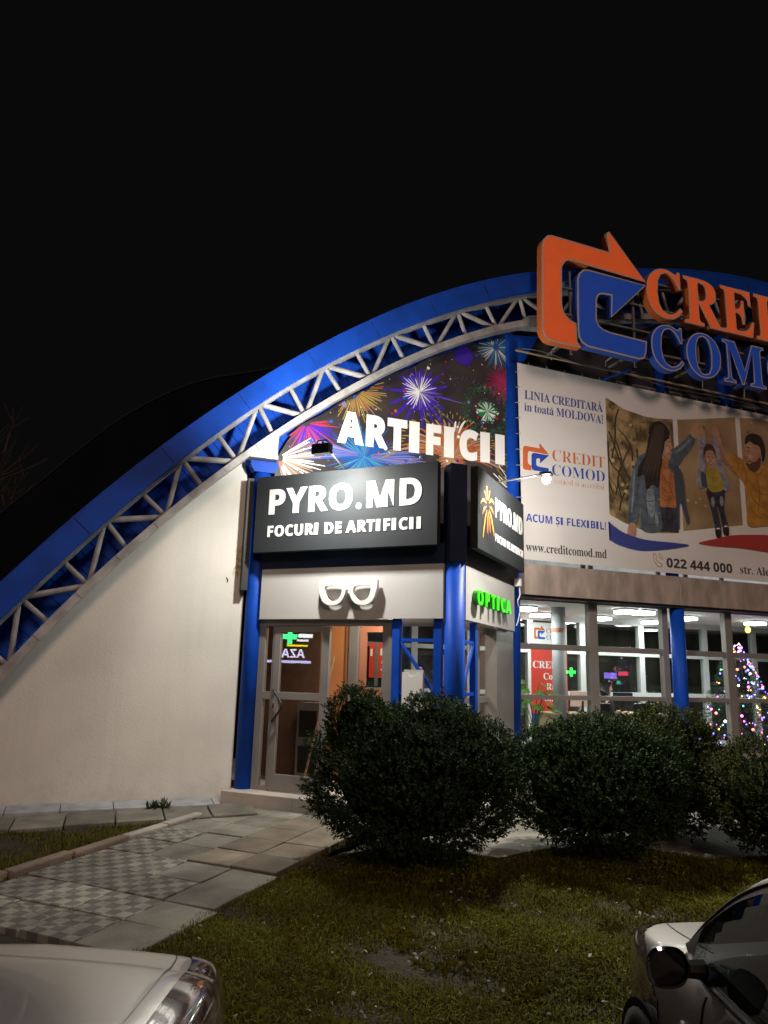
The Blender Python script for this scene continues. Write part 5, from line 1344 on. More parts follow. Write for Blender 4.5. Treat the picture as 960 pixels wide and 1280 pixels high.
tw = mat('print_branch', (0.045, 0.035, 0.02), 0.5)
rr = random.Random(11)
for k in range(16):
    x = rr.uniform(6.0, 7.0); z = rr.uniform(4.5, 5.4)
    P = [(x, z)]
    a = rr.uniform(1.0, 2.2)
    for j in range(6):
        a += rr.uniform(-.35, .35)
        P.append((P[-1][0] + .17 * math.cos(a), P[-1][1] + .17 * math.sin(a)))
    P = [(min(max(p[0], 5.97), 7.38), min(p[1], ZT(min(max(p[0], 5.98), 7.4)) - 0.02)) for p in P]
    w_ = rr.uniform(.008, .022)
    ink('branch_print', [(p[0] - w_, p[1]) for p in P] + [(p[0] + w_ * .8, p[1]) for p in P[::-1]], tw, sharp=True)
den = mat('print_denim', (0.13, 0.17, 0.21), 0.5, vscale=7, col2=(0.05, 0.07, 0.09), ramp=(0.3, 0.7)); dend = mat('print_dark_denim', (0.05, 0.055, 0.075), 0.5, vscale=8, col2=(0.02, 0.022, 0.03))
hair = mat('print_hair', (0.018, 0.014, 0.012), 0.5, vscale=9, col2=(0.035, 0.027, 0.022)); skin = mat('print_skin', (0.48, 0.27, 0.18), 0.5, var=0.2, vscale=5)
rust = mat('print_rust_top', (0.45, 0.17, 0.06), 0.5, var=0.35, vscale=7); must = mat('print_mustard', (0.50, 0.25, 0.05), 0.5, var=0.3, vscale=5)
lil = mat('print_pale_denim', (0.32, 0.30, 0.36), 0.5, var=0.35, vscale=9); yel = mat('print_yellow_shirt', (0.42, 0.33, 0.05), 0.5, var=0.2)


def rib(name, path, wd, m_, n=5):
    """thin printed stroke tapering at both ends"""
    P = crom(path, n)
    up, dn = [], []
    for i, p in enumerate(P):
        q0, q1 = P[max(i - 1, 0)], P[min(i + 1, len(P) - 1)]
        d = Vector((q1[0] - q0[0], q1[1] - q0[1]))
        d = d.normalized() if d.length > 1e-9 else Vector((1, 0))
        k = wd * (0.35 + 0.65 * math.sin(math.pi * i / (len(P) - 1)))
        up.append((p[0] - d.y * k, p[1] + d.x * k)); dn.append((p[0] + d.y * k, p[1] - d.x * k))
    ink(name, up + dn[::-1], m_, sharp=True)


def blob(name, cx, cz, rx, rz, m_, rot=0.0):
    ink(name, [(cx + rx * math.cos(a) * math.cos(rot) - rz * math.sin(a) * math.sin(rot), cz + rx * math.cos(a) * math.sin(rot) + rz * math.sin(a) * math.cos(rot))
               for a in np.linspace(0, 2 * math.pi, 17)[:-1]], m_, sharp=True)


bok = [mat('print_bokeh', c_, 0.5) for c_ in ((0.50, 0.40, 0.20), (0.36, 0.26, 0.10), (0.24, 0.17, 0.06), (0.46, 0.36, 0.22), (0.12, 0.10, 0.035))]
rr = random.Random(17)
for k in range(70):
    x = rr.uniform(6.02, 7.36) if k < 44 else rr.uniform(7.56, 8.86) if k < 60 else rr.uniform(9.1, 11)
    z = rr.uniform(ZB(x) + .1, ZT(x) - .08)
    r_ = rr.uniform(.012, .04)
    blob('bokeh_print', x, z, r_, r_ * rr.uniform(.8, 1.2), rr.choice(bok[:3] if k >= 44 else bok))
shade = mat('print_shade', (0.06, 0.075, 0.095), 0.5); lite = mat('print_faded_denim', (0.24, 0.29, 0.34), 0.5, var=.4, vscale=12)
skd = mat('print_skin_shade', (0.30, 0.145, 0.09), 0.5); skl = mat('print_skin_light', (0.60, 0.37, 0.26), 0.5)
lip = mat('print_lips', (0.34, 0.07, 0.06), 0.5); hl = mat('print_hair_light', (0.075, 0.055, 0.042), 0.5); rusd = mat('print_rust_fold', (0.24, 0.075, 0.025), 0.5)
# woman
ink('trousers_print', [(6.66, 4.22), (6.72, 4.80), (7.38, 4.80), (7.40, 4.24)], dend, sharp=True)
for x in (6.9, 7.12, 7.25):
    rib('fold_print', [(x, 4.75), (x + .03, 4.5), (x - .02, 4.26)], .008, hair)
ink('top_print', [(7.0, 4.72), (7.05, 5.2), (7.14, 5.55), (7.3, 5.6), (7.40, 5.3), (7.41, 4.75), (7.2, 4.68)], rust)
for p in ([(7.08, 5.3), (7.2, 5.15), (7.36, 5.12)], [(7.06, 5.05), (7.2, 4.95), (7.38, 5.0)], [(7.05, 4.85), (7.18, 4.8), (7.36, 4.88)], [(7.12, 5.5), (7.2, 5.38), (7.3, 5.5)], [(7.3, 5.3), (7.26, 5.1), (7.32, 4.9)]):
    rib('fold_print', p, .009, rusd)
ink('jacket_print', [(6.55, 5.4), (6.75, 5.62), (7.0, 5.60), (7.04, 5.2), (7.02, 4.7), (7.03, 4.26), (6.62, 4.22), (6.60, 4.7)], den)
blob('fade_print', 6.82, 4.75, .09, .30, lite); blob('fade_print', 6.93, 4.45, .04, .14, lite)
for p in ([(7.0, 5.5), (7.0, 5.0), (6.98, 4.3)], [(6.66, 5.0), (6.78, 4.98), (6.92, 5.0)], [(6.66, 4.99), (6.68, 4.78), (6.8, 4.74), (6.92, 4.8), (6.92, 4.98)], [(6.62, 4.36), (6.8, 4.33), (7.02, 4.36)], [(6.7, 4.7), (6.74, 4.5), (6.72, 4.3)]):
    rib('seam_print', p, .008, shade)
for z in (5.3, 5.05, 4.8, 4.55):
    blob('button_print', 7.0, z, .012, .012, skl)
ink('sleeve_print', [(6.55, 5.42), (6.72, 5.30), (6.62, 4.80), (6.50, 4.30), (6.33, 4.30), (6.36, 4.75), (6.44, 5.15)], den)
for p in ([(6.46, 5.1), (6.55, 5.0), (6.63, 5.05)], [(6.42, 4.9), (6.5, 4.82), (6.6, 4.86)], [(6.38, 4.7), (6.46, 4.64), (6.56, 4.68)], [(6.35, 4.42), (6.42, 4.39), (6.51, 4.42)], [(6.6, 5.3), (6.56, 5.0), (6.48, 4.6)]):
    rib('fold_print', p, .011, shade)
rib('fade_print', [(6.50, 5.3), (6.46, 4.95), (6.40, 4.5)], .022, lite)
ink('hand_print', [(6.35, 4.31), (6.46, 4.31), (6.48, 4.20), (6.46, 4.08), (6.44, 3.98), (6.42, 4.06), (6.40, 3.94), (6.38, 4.05), (6.355, 3.93), (6.345, 4.05), (6.31, 3.98), (6.32, 4.10), (6.29, 4.12)], skin, 4)
ink('sleeve_print', [(7.25, 5.62), (7.42, 5.80), (7.62, 5.95), (7.80, 6.12), (7.90, 6.02), (7.82, 5.86), (7.6, 5.62), (7.40, 5.35), (7.28, 5.35)], den)
for p in ([(7.45, 5.8), (7.52, 5.7), (7.56, 5.58)], [(7.58, 5.9), (7.65, 5.82), (7.7, 5.74)], [(7.76, 6.06), (7.82, 5.98), (7.86, 5.92)], [(7.34, 5.66), (7.42, 5.55), (7.44, 5.42)]):
    rib('fold_print', p, .011, shade)
rib('fade_print', [(7.42, 5.70), (7.6, 5.84), (7.8, 6.02)], .024, lite)
ink('jacket_print', [(7.38, 5.45), (7.56, 5.3), (7.60, 4.75), (7.66, 4.5), (7.60, 4.42), (7.47, 4.8), (7.42, 4.3), (7.38, 4.6)], shade)
ink('hand_print', [(7.80, 6.10), (7.84, 6.19), (7.90, 6.26), (7.98, 6.35), (8.0, 6.30), (7.97, 6.25), (8.05, 6.30), (8.05, 6.25), (7.99, 6.20), (8.05, 6.20), (7.98, 6.12), (7.90, 6.04)], skin, 4)
ink('face_print', [(7.10, 5.60), (7.20, 5.54), (7.28, 5.57), (7.315, 5.64), (7.345, 5.69), (7.325, 5.74), (7.365, 5.80), (7.335, 5.88), (7.33, 5.98), (7.26, 6.08), (7.16, 6.08), (7.08, 5.85)], skin)
blob('cheek_print', 7.24, 5.74, .05, .06, skl)
rib('brow_print', [(7.25, 5.955), (7.29, 5.965), (7.325, 5.95)], .009, hair); rib('eye_print', [(7.26, 5.905), (7.29, 5.90), (7.32, 5.91)], .008, hair)
rib('mouth_print', [(7.26, 5.665), (7.30, 5.655), (7.335, 5.675)], .010, lip); rib('jaw_print', [(7.12, 5.66), (7.2, 5.58), (7.27, 5.58)], .012, skd)
ink('hair_print', [(7.30, 5.98), (7.28, 6.14), (7.16, 6.24), (7.02, 6.24), (6.88, 6.13), (6.84, 5.9), (6.76, 5.6), (6.60, 5.36), (6.56, 5.16), (6.70, 5.20), (6.74, 4.95), (6.88, 5.05), (7.0, 5.02), (7.06, 5.3), (7.10, 5.55), (7.16, 5.72), (7.20, 5.88)], hair)
for k in range(15):
    u = k / 14
    rib('strand_print', [(7.0 + .2 * u, 6.2 - .05 * abs(u - .5)), (6.88 + .26 * u, 5.85), (6.76 + .30 * u, 5.5), (6.64 + .36 * u, 5.15 + .05 * (k % 3))], .006 + .004 * (k % 2), hl)
# child
ink('trousers_print', [(8.10, 5.12), (8.48, 5.14), (8.49, 4.95), (8.47, 4.72), (8.54, 4.42), (8.43, 4.40), (8.36, 4.72), (8.30, 4.86), (8.32, 4.66), (8.37, 4.36), (8.26, 4.34), (8.19, 4.66), (8.13, 4.9)], dend, 3)
blob('fade_print', 8.21, 4.88, .045, .10, lite); blob('fade_print', 8.42, 4.92, .045, .10, lite)
rib('fold_print', [(8.14, 5.04), (8.3, 4.98), (8.46, 5.05)], .009, hair)
for cx, cz in ((8.30, 4.36), (8.48, 4.42)):
    blob('sock_print', cx, cz + .02, .045, .035, W_)
    ink('shoe_print', [(cx - .065, cz - .01), (cx - .04, cz + .02), (cx + .06, cz + .02), (cx + .065, cz - .07), (cx + .05, cz - .13), (cx - .04, cz - .12)], hair)
ink('sleeve_print', [(8.0, 6.12), (8.12, 6.14), (8.12, 5.85), (8.08, 5.5), (8.10, 5.18), (7.92, 5.12), (7.88, 5.3), (7.96, 5.6)], lil)
ink('sleeve_print', [(8.34, 6.16), (8.46, 6.16), (8.47, 5.8), (8.55, 5.5), (8.64, 5.2), (8.50, 5.13), (8.34, 5.45), (8.30, 5.75)], lil)
lid = mat('print_pale_denim_fold', (0.16, 0.15, 0.19), 0.5)
for p in ([(8.02, 6.0), (8.06, 5.95), (8.11, 5.98)], [(8.0, 5.75), (8.05, 5.68), (8.1, 5.72)], [(7.94, 5.4), (8.02, 5.36), (8.08, 5.4)], [(8.36, 6.0), (8.41, 5.95), (8.46, 5.98)], [(8.34, 5.7), (8.42, 5.62), (8.5, 5.6)], [(8.42, 5.45), (8.48, 5.36), (8.58, 5.34)], [(8.46, 5.25), (8.54, 5.2), (8.62, 5.22)]):
    rib('fold_print', p, .010, lid)
ink('lining_print', [(7.98, 5.42), (8.10, 5.36), (8.11, 5.16), (7.98, 5.16)], shade)
ink('shirt_print', [(8.10, 5.5), (8.28, 5.58), (8.40, 5.45), (8.48, 5.2), (8.40, 5.10), (8.14, 5.10)], yel)
yed = mat('print_yellow_fold', (0.26, 0.19, 0.03), 0.5)
for p in ([(8.14, 5.38), (8.26, 5.32), (8.40, 5.38)], [(8.14, 5.2), (8.28, 5.16), (8.44, 5.22)], [(8.28, 5.5), (8.24, 5.3), (8.30, 5.14)]):
    rib('fold_print', p, .008, yed)
ink('face_print', [(8.10, 5.72), (8.13, 5.60), (8.19, 5.53), (8.26, 5.52), (8.32, 5.60), (8.335, 5.74), (8.30, 5.86), (8.20, 5.90), (8.12, 5.85)], skin)
blob('cheek_print', 8.15, 5.66, .03, .03, skl); blob('cheek_print', 8.29, 5.67, .03, .03, skl)
for cx in (8.175, 8.275):
    rib('eye_print', [(cx - .03, 5.735), (cx, 5.725), (cx + .03, 5.735)], .008, hair); rib('brow_print', [(cx - .035, 5.785), (cx, 5.795), (cx + .035, 5.785)], .006, hl)
rib('nose_print', [(8.215, 5.70), (8.205, 5.665), (8.235, 5.655)], .007, skd)
rib('mouth_print', [(8.18, 5.615), (8.225, 5.59), (8.275, 5.615)], .012, lip); rib('teeth_print', [(8.195, 5.613), (8.225, 5.604), (8.26, 5.613)], .005, W_)
bh = mat('print_brown_hair', (0.09, 0.055, 0.035), 0.5, vscale=20, col2=(0.05, 0.03, 0.02))
ink('hair_print', [(8.06, 5.68), (8.07, 5.85), (8.15, 5.97), (8.28, 5.96), (8.35, 5.85), (8.35, 5.70), (8.32, 5.80), (8.26, 5.86), (8.14, 5.83), (8.10, 5.76)], bh)
ink('hand_print', [(8.0, 6.12), (8.01, 6.22), (8.06, 6.29), (8.11, 6.22), (8.12, 6.13)], skin)
ink('hand_print', [(8.34, 6.16), (8.31, 6.24), (8.285, 6.33), (8.31, 6.34), (8.33, 6.29), (8.34, 6.38), (8.365, 6.38), (8.375, 6.31), (8.40, 6.37), (8.425, 6.36), (8.42, 6.29), (8.455, 6.31), (8.47, 6.20), (8.45, 6.15)], skin, 4)
# man
ink('arm_print', [(8.42, 6.12), (8.50, 6.12), (8.54, 5.95), (8.66, 5.84), (8.80, 5.70), (8.76, 5.52), (8.60, 5.62), (8.46, 5.80)], skin)
rib('arm_shade_print', [(8.45, 5.98), (8.50, 5.80), (8.62, 5.66), (8.74, 5.56)], .02, skd)
ink('shirt_print', [(8.62, 5.86), (8.82, 5.84), (9.02, 5.76), (9.16, 5.62), (9.5, 5.75), (9.95, 5.6), (10.15, 5.0), (10.1, 4.60), (9.5, 4.56), (9.02, 4.53), (9.06, 5.0), (8.98, 5.35), (8.76, 5.52)], must, 4)
mud = mat('print_mustard_fold', (0.30, 0.125, 0.02), 0.5)
for p in ([(8.78, 5.78), (8.86, 5.68), (8.86, 5.52)], [(8.98, 5.72), (9.06, 5.5), (9.04, 5.3)], [(9.1, 5.4), (9.3, 5.2), (9.55, 5.15)], [(9.1, 5.15), (9.28, 4.95), (9.5, 4.88)], [(9.08, 4.9), (9.2, 4.75), (9.4, 4.68)], [(9.3, 5.5), (9.35, 5.2), (9.28, 4.8)], [(9.5, 5.55), (9.62, 5.2), (9.6, 4.8)], [(9.2, 5.6), (9.35, 5.52), (9.52, 5.66)]):
    rib('fold_print', p, .014, mud)
ink('face_print', [(9.12, 5.62), (9.10, 5.72), (9.085, 5.80), (9.045, 5.86), (9.09, 5.94), (9.09, 6.06), (9.14, 6.16), (9.3, 6.2), (9.5, 6.1), (9.46, 5.8), (9.36, 5.60), (9.2, 5.57)], skin)
blob('cheek_print', 9.19, 5.86, .05, .05, skl)
ink('beard_print', [(9.10, 5.74), (9.16, 5.775), (9.24, 5.76), (9.34, 5.80), (9.44, 5.90), (9.42, 5.70), (9.30, 5.58), (9.17, 5.58), (9.11, 5.64)], pm('print_beard', (0.11, 0.06, 0.04)))
rib('mouth_print', [(9.105, 5.735), (9.15, 5.722), (9.21, 5.745)], .012, lip); rib('teeth_print', [(9.11, 5.738), (9.15, 5.73), (9.195, 5.745)], .006, W_)
rib('eye_print', [(9.12, 5.965), (9.15, 5.96), (9.185, 5.97)], .008, hair); rib('brow_print', [(9.105, 6.02), (9.15, 6.035), (9.205, 6.02)], .010, hair)
rib('nose_print', [(9.085, 5.86), (9.10, 5.835), (9.13, 5.845)], .007, skd)
blob('ear_print', 9.42, 5.92, .035, .055, skd); blob('ear_print', 9.425, 5.92, .022, .038, skin)
ink('hair_print', [(9.10, 6.10), (9.14, 6.26), (9.3, 6.33), (9.5, 6.28), (9.58, 6.05), (9.52, 5.82), (9.47, 5.9), (9.44, 6.08), (9.3, 6.12), (9.2, 6.16)], hair)
ink('swoosh_print', [(5.935, 4.27), (5.94, 4.27), (6.22, 4.13), (6.675, 4.05), (7.3, 4.05), (7.60, 4.03), (7.1, 3.92), (6.55, 3.855), (6.12, 3.91), (5.94, 3.99), (5.935, 3.99)], NV, 5)
ink('swoosh_print', [(7.84, 4.094), (8.2, 4.2), (8.6, 4.30), (9.1, 4.355), (9.6, 4.38), (10.6, 4.3), (11.4, 4.1), (11.2, 4.0), (10.2, 4.02), (9.46, 4.06), (8.764, 4.085), (8.2, 4.07)], pm('print_dull_red', (0.42, 0.05, 0.045)), 5)
m = MB(); m.tube(crom([(6.82, FR - .002, 3.80), (6.84, FR - .002, 3.70), (6.92, FR - .002, 3.61), (7.0, FR - .002, 3.62), (6.98, FR - .002, 3.67), (6.93, FR - .002, 3.68), (6.88, FR - .002, 3.73), (6.89, FR - .002, 3.79), (6.85, FR - .002, 3.83), (6.82, FR - .002, 3.80)], 4), 0.007, 5)
for r_ in (0.05, 0.09):
    m.tube([(6.93 + r_ * math.cos(a), FR - .002, 3.74 + r_ * math.sin(a)) for a in np.linspace(-.1, 1.6, 7)], 0.006, 5)
m.build('telephone_print', pm('print_salmon', (0.6, 0.3, 0.24)), vs, True)
m = MB()
for k in range(26):
    x = 4.4 + k * 0.36
    m.tube([(x, B0 - 0.01, 6.86 - 0.0175 * (x - 4.2)), (x + .01, B0 + 0.02, 6.92 - 0.0175 * (x - 4.2))], 0.006, 5)
for k in range(12):
    m.tube([(4.205 + k * 0.006, B0 - 0.01, 6.7 - k * 0.27), (4.15, B0 + .02, 6.7 - k * 0.27)], 0.006, 5)
m.build('tie', M['steel'], fbn, True)

# ------------------------------------------------------------------ big raised letters and arrow emblem on the roof edge
rs = thing('letter_sign', 'large raised orange and blue letters with twin arrow emblem before the arch', 'sign', (7, -0.7, 6.9))
mof = mat('orange_letter_face', (0.74, 0.13, 0.03), 0.45, var=0.08, emit=(1.0, 0.13, 0.03), es=0.24); mos = mat('orange_letter_side', (0.75, 0.17, 0.03), 0.45)  # faint glow added to brighten the orange faces
mbf = mat('blue_letter_face', (0.016, 0.075, 0.42), 0.45, var=0.08, emit=(0.02, 0.10, 0.62), es=0.16); mbs = mat('blue_letter_side', (0.02, 0.10, 0.55), 0.45)  # blue faces get a weaker added glow
mrim = mat('pale_letter_rim', (0.62, 0.52, 0.46), 0.5)


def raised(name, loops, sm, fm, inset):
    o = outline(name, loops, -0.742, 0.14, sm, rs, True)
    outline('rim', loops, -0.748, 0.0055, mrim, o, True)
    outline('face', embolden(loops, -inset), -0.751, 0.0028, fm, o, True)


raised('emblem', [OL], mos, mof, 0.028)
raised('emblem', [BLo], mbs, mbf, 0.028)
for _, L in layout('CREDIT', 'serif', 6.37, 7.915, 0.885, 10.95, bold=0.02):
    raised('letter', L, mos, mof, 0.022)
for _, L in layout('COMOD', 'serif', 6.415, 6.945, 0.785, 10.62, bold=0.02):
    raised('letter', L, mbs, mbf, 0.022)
for z in (7.25, 7.62, 8.1, 8.6):
    m = MB(); m.box(4.5 if z > 7.3 else 6.4, 11, -0.60, -0.57, z, z + 0.03)
    m.build('rail', M['alu'], rs, True)
for x in (4.9, 6.2, 7.6, 9.0, 10.4):
    m = MB(); m.box(x, x + .04, -0.565, -0.535, 6.95, 8.8); m.box(x, x + .04, -0.565, 0.16, 7.2, 7.24); m.box(x, x + .04, -0.535, 0.16, 8.3, 8.34)
    m.build('support', M['alu'], rs, True)

# ------------------------------------------------------------------ floodlights on arms
def flood(f, x, out, z, label, kind):
    base = face(f, x, -0.27, 4.30)
    tip = face(f, x, -0.27 - out, z)
    t = thing('sign_lamp', label, 'lamp', base, 0, 'lamps on arms over the charcoal signs')
    m = MB(); m.tube([face(f, x, -0.2, 4.30), tip], 0.014, 8)
    m.build('arm', M['arm'], t, True)
    return t, Vector(tip)


t, tip = flood('A', 1.46, 0.62, 4.50, 'black box floodlight on a thin arm before the fireworks banner', 'box')
hd = MB()
ax, ay = ROT['A'][1], None
for z0, z1, y0, y1 in ((-0.10, -0.0, -0.10, 0.05),):
    fb0 = []
    x0_, x1_ = 1.46 - 0.125, 1.46 + 0.125
    fbox(hd, 'A', x0_, x1_, -0.27 - 0.62 - 0.06, -0.27 - 0.62 + 0.05, 4.34, 4.47)
h_ = hd.build('lamp_head', M['black'], t, True, bevel=0.01)
mb = MB(); mb.tube([face('A', 1.36, -0.88, 4.46), face('A', 1.40, -0.90, 4.52), face('A', 1.52, -0.90, 4.52), face('A', 1.56, -0.88, 4.46)], 0.01, 6)
mb.build('yoke', M['arm'], t, True)
lens_m = mat('lit_lens', (1, 1, 1), 0.3, emit=(1.0, 0.95, 0.86), es=25)
mb = MB(); fbox(mb, 'A', 1.36, 1.56, -0.834, -0.828, 4.36, 4.45)
mb.build('lens', lens_m, t, True)
t, tip = flood('B', 1.0, 0.66, 4.37, 'thin armed lamp with a glowing white bulb before the family banner', 'bulb')
mb = MB(); fbox(mb, 'B', 0.93, 1.07, -1.02, -0.86, 4.35, 4.385)
mb.build('lamp_head', M['black'], t, True, bevel=0.008)
c = face('B', 1.0, -0.94, 0)
mb = MB(); mb.lathe([(0.02, 4.345), (0.05, 4.33), (0.06, 4.29), (0.045, 4.25), (0.015, 4.235)], c[0], c[1], 16)
mb.build('bulb', lens_m, t, True, smooth=True)


def spot(name, pos, aim, power, size, blend, col, rad=0.05):
    l = bpy.data.lights.new(name, 'SPOT')
    l.energy = power
    l.color = col
    l.spot_size = R(size)
    l.spot_blend = blend
    l.shadow_soft_size = rad
    o = bpy.data.objects.new(name, l)
    COL.objects.link(o)
    o.location = pos
    o.rotation_euler = Vector(aim).to_track_quat('-Z', 'Y').to_euler()
    return o


def panel(pos, aim, power, sx_, sy_, col):
    l = bpy.data.lights.new('sign_lamp_panel', 'AREA')
    l.shape = 'RECTANGLE'
    l.size, l.size_y = sx_, sy_
    l.energy = power
    l.color = col
    o = bpy.data.objects.new('sign_lamp_panel', l)
    COL.objects.link(o)
    o.location = pos
    o.rotation_euler = Vector(aim).to_track_quat('-Z', 'Y').to_euler()


# each lamp: the lit panel throws down, its bare diffuser spills round the half space it faces
panel(face('A', 1.46, -0.82, 4.53), (0.25, 0.42, 0.87), LAMP_A * 0.9, 0.20, 0.09, (1.0, 0.97, 0.89))
panel(face('A', 1.46, -0.825, 4.33), (0.05, -0.05, -1.0), LAMP_A * 0.95, 0.12, 0.08, (1.0, 0.97, 0.89))
spot('sign_lamp_light', face('A', 1.46, -0.80, 4.41), (0.65, 0.65, -0.25), LAMP_A * 1.0, 178, 0.12, (1.0, 0.97, 0.89), 0.05)
panel(face('B', 1.0, -0.97, 4.20), (0.30, -0.80, -0.52), LAMP_B * 3.6, 0.10, 0.10, (1.0, 0.96, 0.82))
spot('sign_lamp_light', face('B', 1.0, -0.96, 4.22), (-0.10, 0.85, -0.35), LAMP_B * 2.5, 176, 0.3, (1.0, 0.96, 0.88), 0.05)

# electrics left on the end of the turned sign
t = thing('junction_box', 'small white electrical box with dangling pale cable under the turned sign', 'electrical box', face('B', 2.55, -0.12, 3.0))
mb = MB(); fbox(mb, 'B', 2.50, 2.60, -0.20, -0.10, 3.04, 3.17)
mb.build('box', M['white'], t, True, bevel=0.008)
mb = MB(); mb.tube(crom([face('B', 2.55, -0.17, 3.04), face('B', 2.50, -0.19, 2.9), face('B', 2.44, -0.17, 2.8), face('B', 2.53, -0.18, 2.68), face('B', 2.50, -0.16, 2.52), face('B', 2.46, -0.14, 2.44)], 6), 0.009, 6)
mb.build('cable', M['white'], t, True)

# ------------------------------------------------------------------ office interior
mceil = mat('ceiling_tile', (0.80, 0.80, 0.78), 0.8, var=0.06)
mfloor = mat('office_floor', (0.55, 0.52, 0.48), 0.5, var=0.15)
g = MB(); g.box(4.2, 14, 0.2, 3.35, 2.96, 3.05)
tag(g.build('ceiling', mceil), kind='structure')
g = MB(); g.box(4.2, 14, 0.2, 3.35, 0.18, 0.30)
tag(g.build('office_floor', mfloor), kind='structure')
g = MB(); g.slab([(0.0, 0.15), (4.2, 0.15), (4.2, 3.35), (0.0, 3.35)], 0.05, 0.16)
tag(g.build('office_floor', mfloor), kind='structure')
g = MB(); g.slab([(0.05, 0.05), (4.05, 0.05), face('B', 0, 0.15)[:2]], 0.162, 0.168)
tag(g.build('bay_floor', mfloor), kind='structure')
rg = thing('rear_glazing', 'white framed glazing on the far side of the lit office with night behind', 'glazing', (9, 3.2, 0.3))
for z0, z1 in ((2.84, 2.96), (2.18, 2.26), (1.34, 1.42), (0.3, 0.42)):
    m = MB(); m.box(2.2, 14, 3.15, 3.25, z0, z1)
    m.build('rail', M['whiteframe'], rg, True)
for x in (2.4, 3.7, 4.9, 6.28, 7.55, 7.78, 9.08, 10.85, 12.3):
    m = MB(); m.box(x, x + 0.13, 3.14, 3.26, 0.42, 2.84)
    m.build('mullion', M['whiteframe'], rg, True)
m = MB(); m.box(2.2, 14, 3.195, 3.203, 0.42, 2.84)
m.build('pane', M['glass'], rg, True)
g = MB(); g.box(2.2, 4.2, 3.0, 3.3, 2.96, 4.2)
tag(g.build('rear_wall', M['dark']), 'dark wall above the rear glazing behind the entrance', 'wall')
yw = thing('backdrop_wall', 'added backdrop wall toning the view through the rear glazing of the office', 'wall', (9, 4.6, 0))
m = MB(); m.box(1.0, 19, 4.6, 4.8, -0.1, 2.9)
m.build('render_coat', mat('backdrop_tone', (0.10, 0.085, 0.065), 0.95, vscale=1.3, col2=(0.028, 0.027, 0.02), detail=10, stretch=(2.2, 1, 0.8)), yw, True)  # added backdrop catching office light so the rear panes show a dim tone
m = MB(); m.box(1.0, 19, 4.55, 4.85, 2.9, 2.98)
m.build('coping', M['concrete'], yw, True)
t = thing('office_column', 'grey round column inside the lit office before the red roll banner', 'column', (5.93, 1.5, 0.3))
m = MB(); m.lathe([(0.125, 0), (0.125, 2.655)], n=32)
o = m.build('shaft', mat('grey_column', (0.30, 0.31, 0.32), 0.6), t)
for p in o.data.polygons:
    p.use_smooth = len(p.vertices) == 4
m = MB(); m.lathe([(0.128, 2.2), (0.128, 2.28)], n=32)
m.build('collar', mat('copper_collar', (0.4, 0.2, 0.13), 0.5), t)
lm = mat('lit_ceiling_panel', (1, 1, 1), 0.5, emit=(0.97, 1.0, 0.98), es=13)
for i, (x, y) in enumerate([(7.03, 0.97), (7.42, 0.97), (5.3, 1.6), (6.3, 2.7), (8.9, 1.5), (9.1, 2.75), (10.8, 1.6), (7.7, 2.6)]):
    t = thing('ceiling_light', ['bright square ceiling panel by the front office window', 'bright ceiling panel beside its twin by the front window', 'ceiling panel nearest the entrance bay inside the office',
                                'ceiling panel above the red roll banner by the rear glazing', 'ceiling panel past the second blue column near the front', 'ceiling panel behind the second blue column by the rear glazing',
                                'ceiling panel above the fairy light tree', 'ceiling panel by the rear glazing mid office'][i], 'light', (x, y, 2.955), 0, 'ceiling panels of the office')
    m = MB(); m.box(-0.16, 0.16, -0.16, 0.16, -0.03, 0.0)
    m.build('frame', M['whiteframe'], t)
    m = MB(); m.box(-0.15, 0.15, -0.15, 0.15, -0.085, -0.0305)
    m.build('diffuser', lm, t)
    if i != 1:
        l = bpy.data.lights.new('ceiling_light_glow', 'AREA')
        l.energy = ROOM
        l.size = 0.28
        l.color = (0.95, 1.0, 0.96)
        lo = bpy.data.objects.new('ceiling_light_glow', l)
        COL.objects.link(lo)
        lo.location = (x, y, 2.865)
l = bpy.data.lights.new('added_bay_glow', 'AREA')
l.energy = ROOM * 1.7  # added lamp, brightens the orange wall inside the bay
l.size = 0.4
l.color = (1.0, 0.85, 0.65)
lo = bpy.data.objects.new('added_bay_glow', l)
COL.objects.link(lo)
lo.location = (1.75, -0.75, 2.95)
t = thing('added_bay_lamp', 'added round ceiling lamp brightening the entrance bay', 'light', (1.75, -0.75, 2.998))
m = MB(); m.lathe([(0.12, -0.03), (0.14, -0.01), (0.14, 0.0)], n=20)
m.build('diffuser', lm, t)

# roll-up banner in the office
t = thing('roll_banner', 'red roll-up banner with white head standing behind the grey office column', 'banner', (6.17, 2.2, 0.3))
m = MB(); m.box(-0.40, 0.40, -0.012, 0.0, 0.08, 2.42)
sh_ = m.build('sheet', mred, t)
m = MB(); m.box(-0.42, 0.42, -0.08, 0.06, 0.0, 0.08)
m.build('base', M['alu'], t, bevel=0.01)
m = MB(); m.prism(crom([(-0.4, 1.98), (-0.1, 1.93), (0.2, 1.97), (0.4, 1.95)], 6) + [(0.4, 2.42), (-0.4, 2.42)], -0.0145, -0.012)
m.build('head_print', M['white'], sh_)
m = MB(); m.box(-0.4, 0.4, -0.0145, -0.0121, 0.08, 0.72)
m.build('foot_print', BLU, sh_)
LP = lambda P: [(-0.34 + (x - 4.227) * 0.12, 2.10 + (z - 7.0) * 0.115) for x, z in P]
outline('emblem_print', [LP(OL)], -0.0165, 0.0015, ORA, sh_)
outline('emblem_print', [LP(BLo)], -0.0168, 0.0015, BLU, sh_)
text('lettering', 'CREDIT', 'serif', -0.06, 2.22, 0.09, -0.0165, 0.0015, ORA, sh_, x1=0.36)
text('lettering', 'COMOD', 'serif', -0.06, 2.10, 0.09, -0.0165, 0.0015, BLU, sh_, x1=0.36)
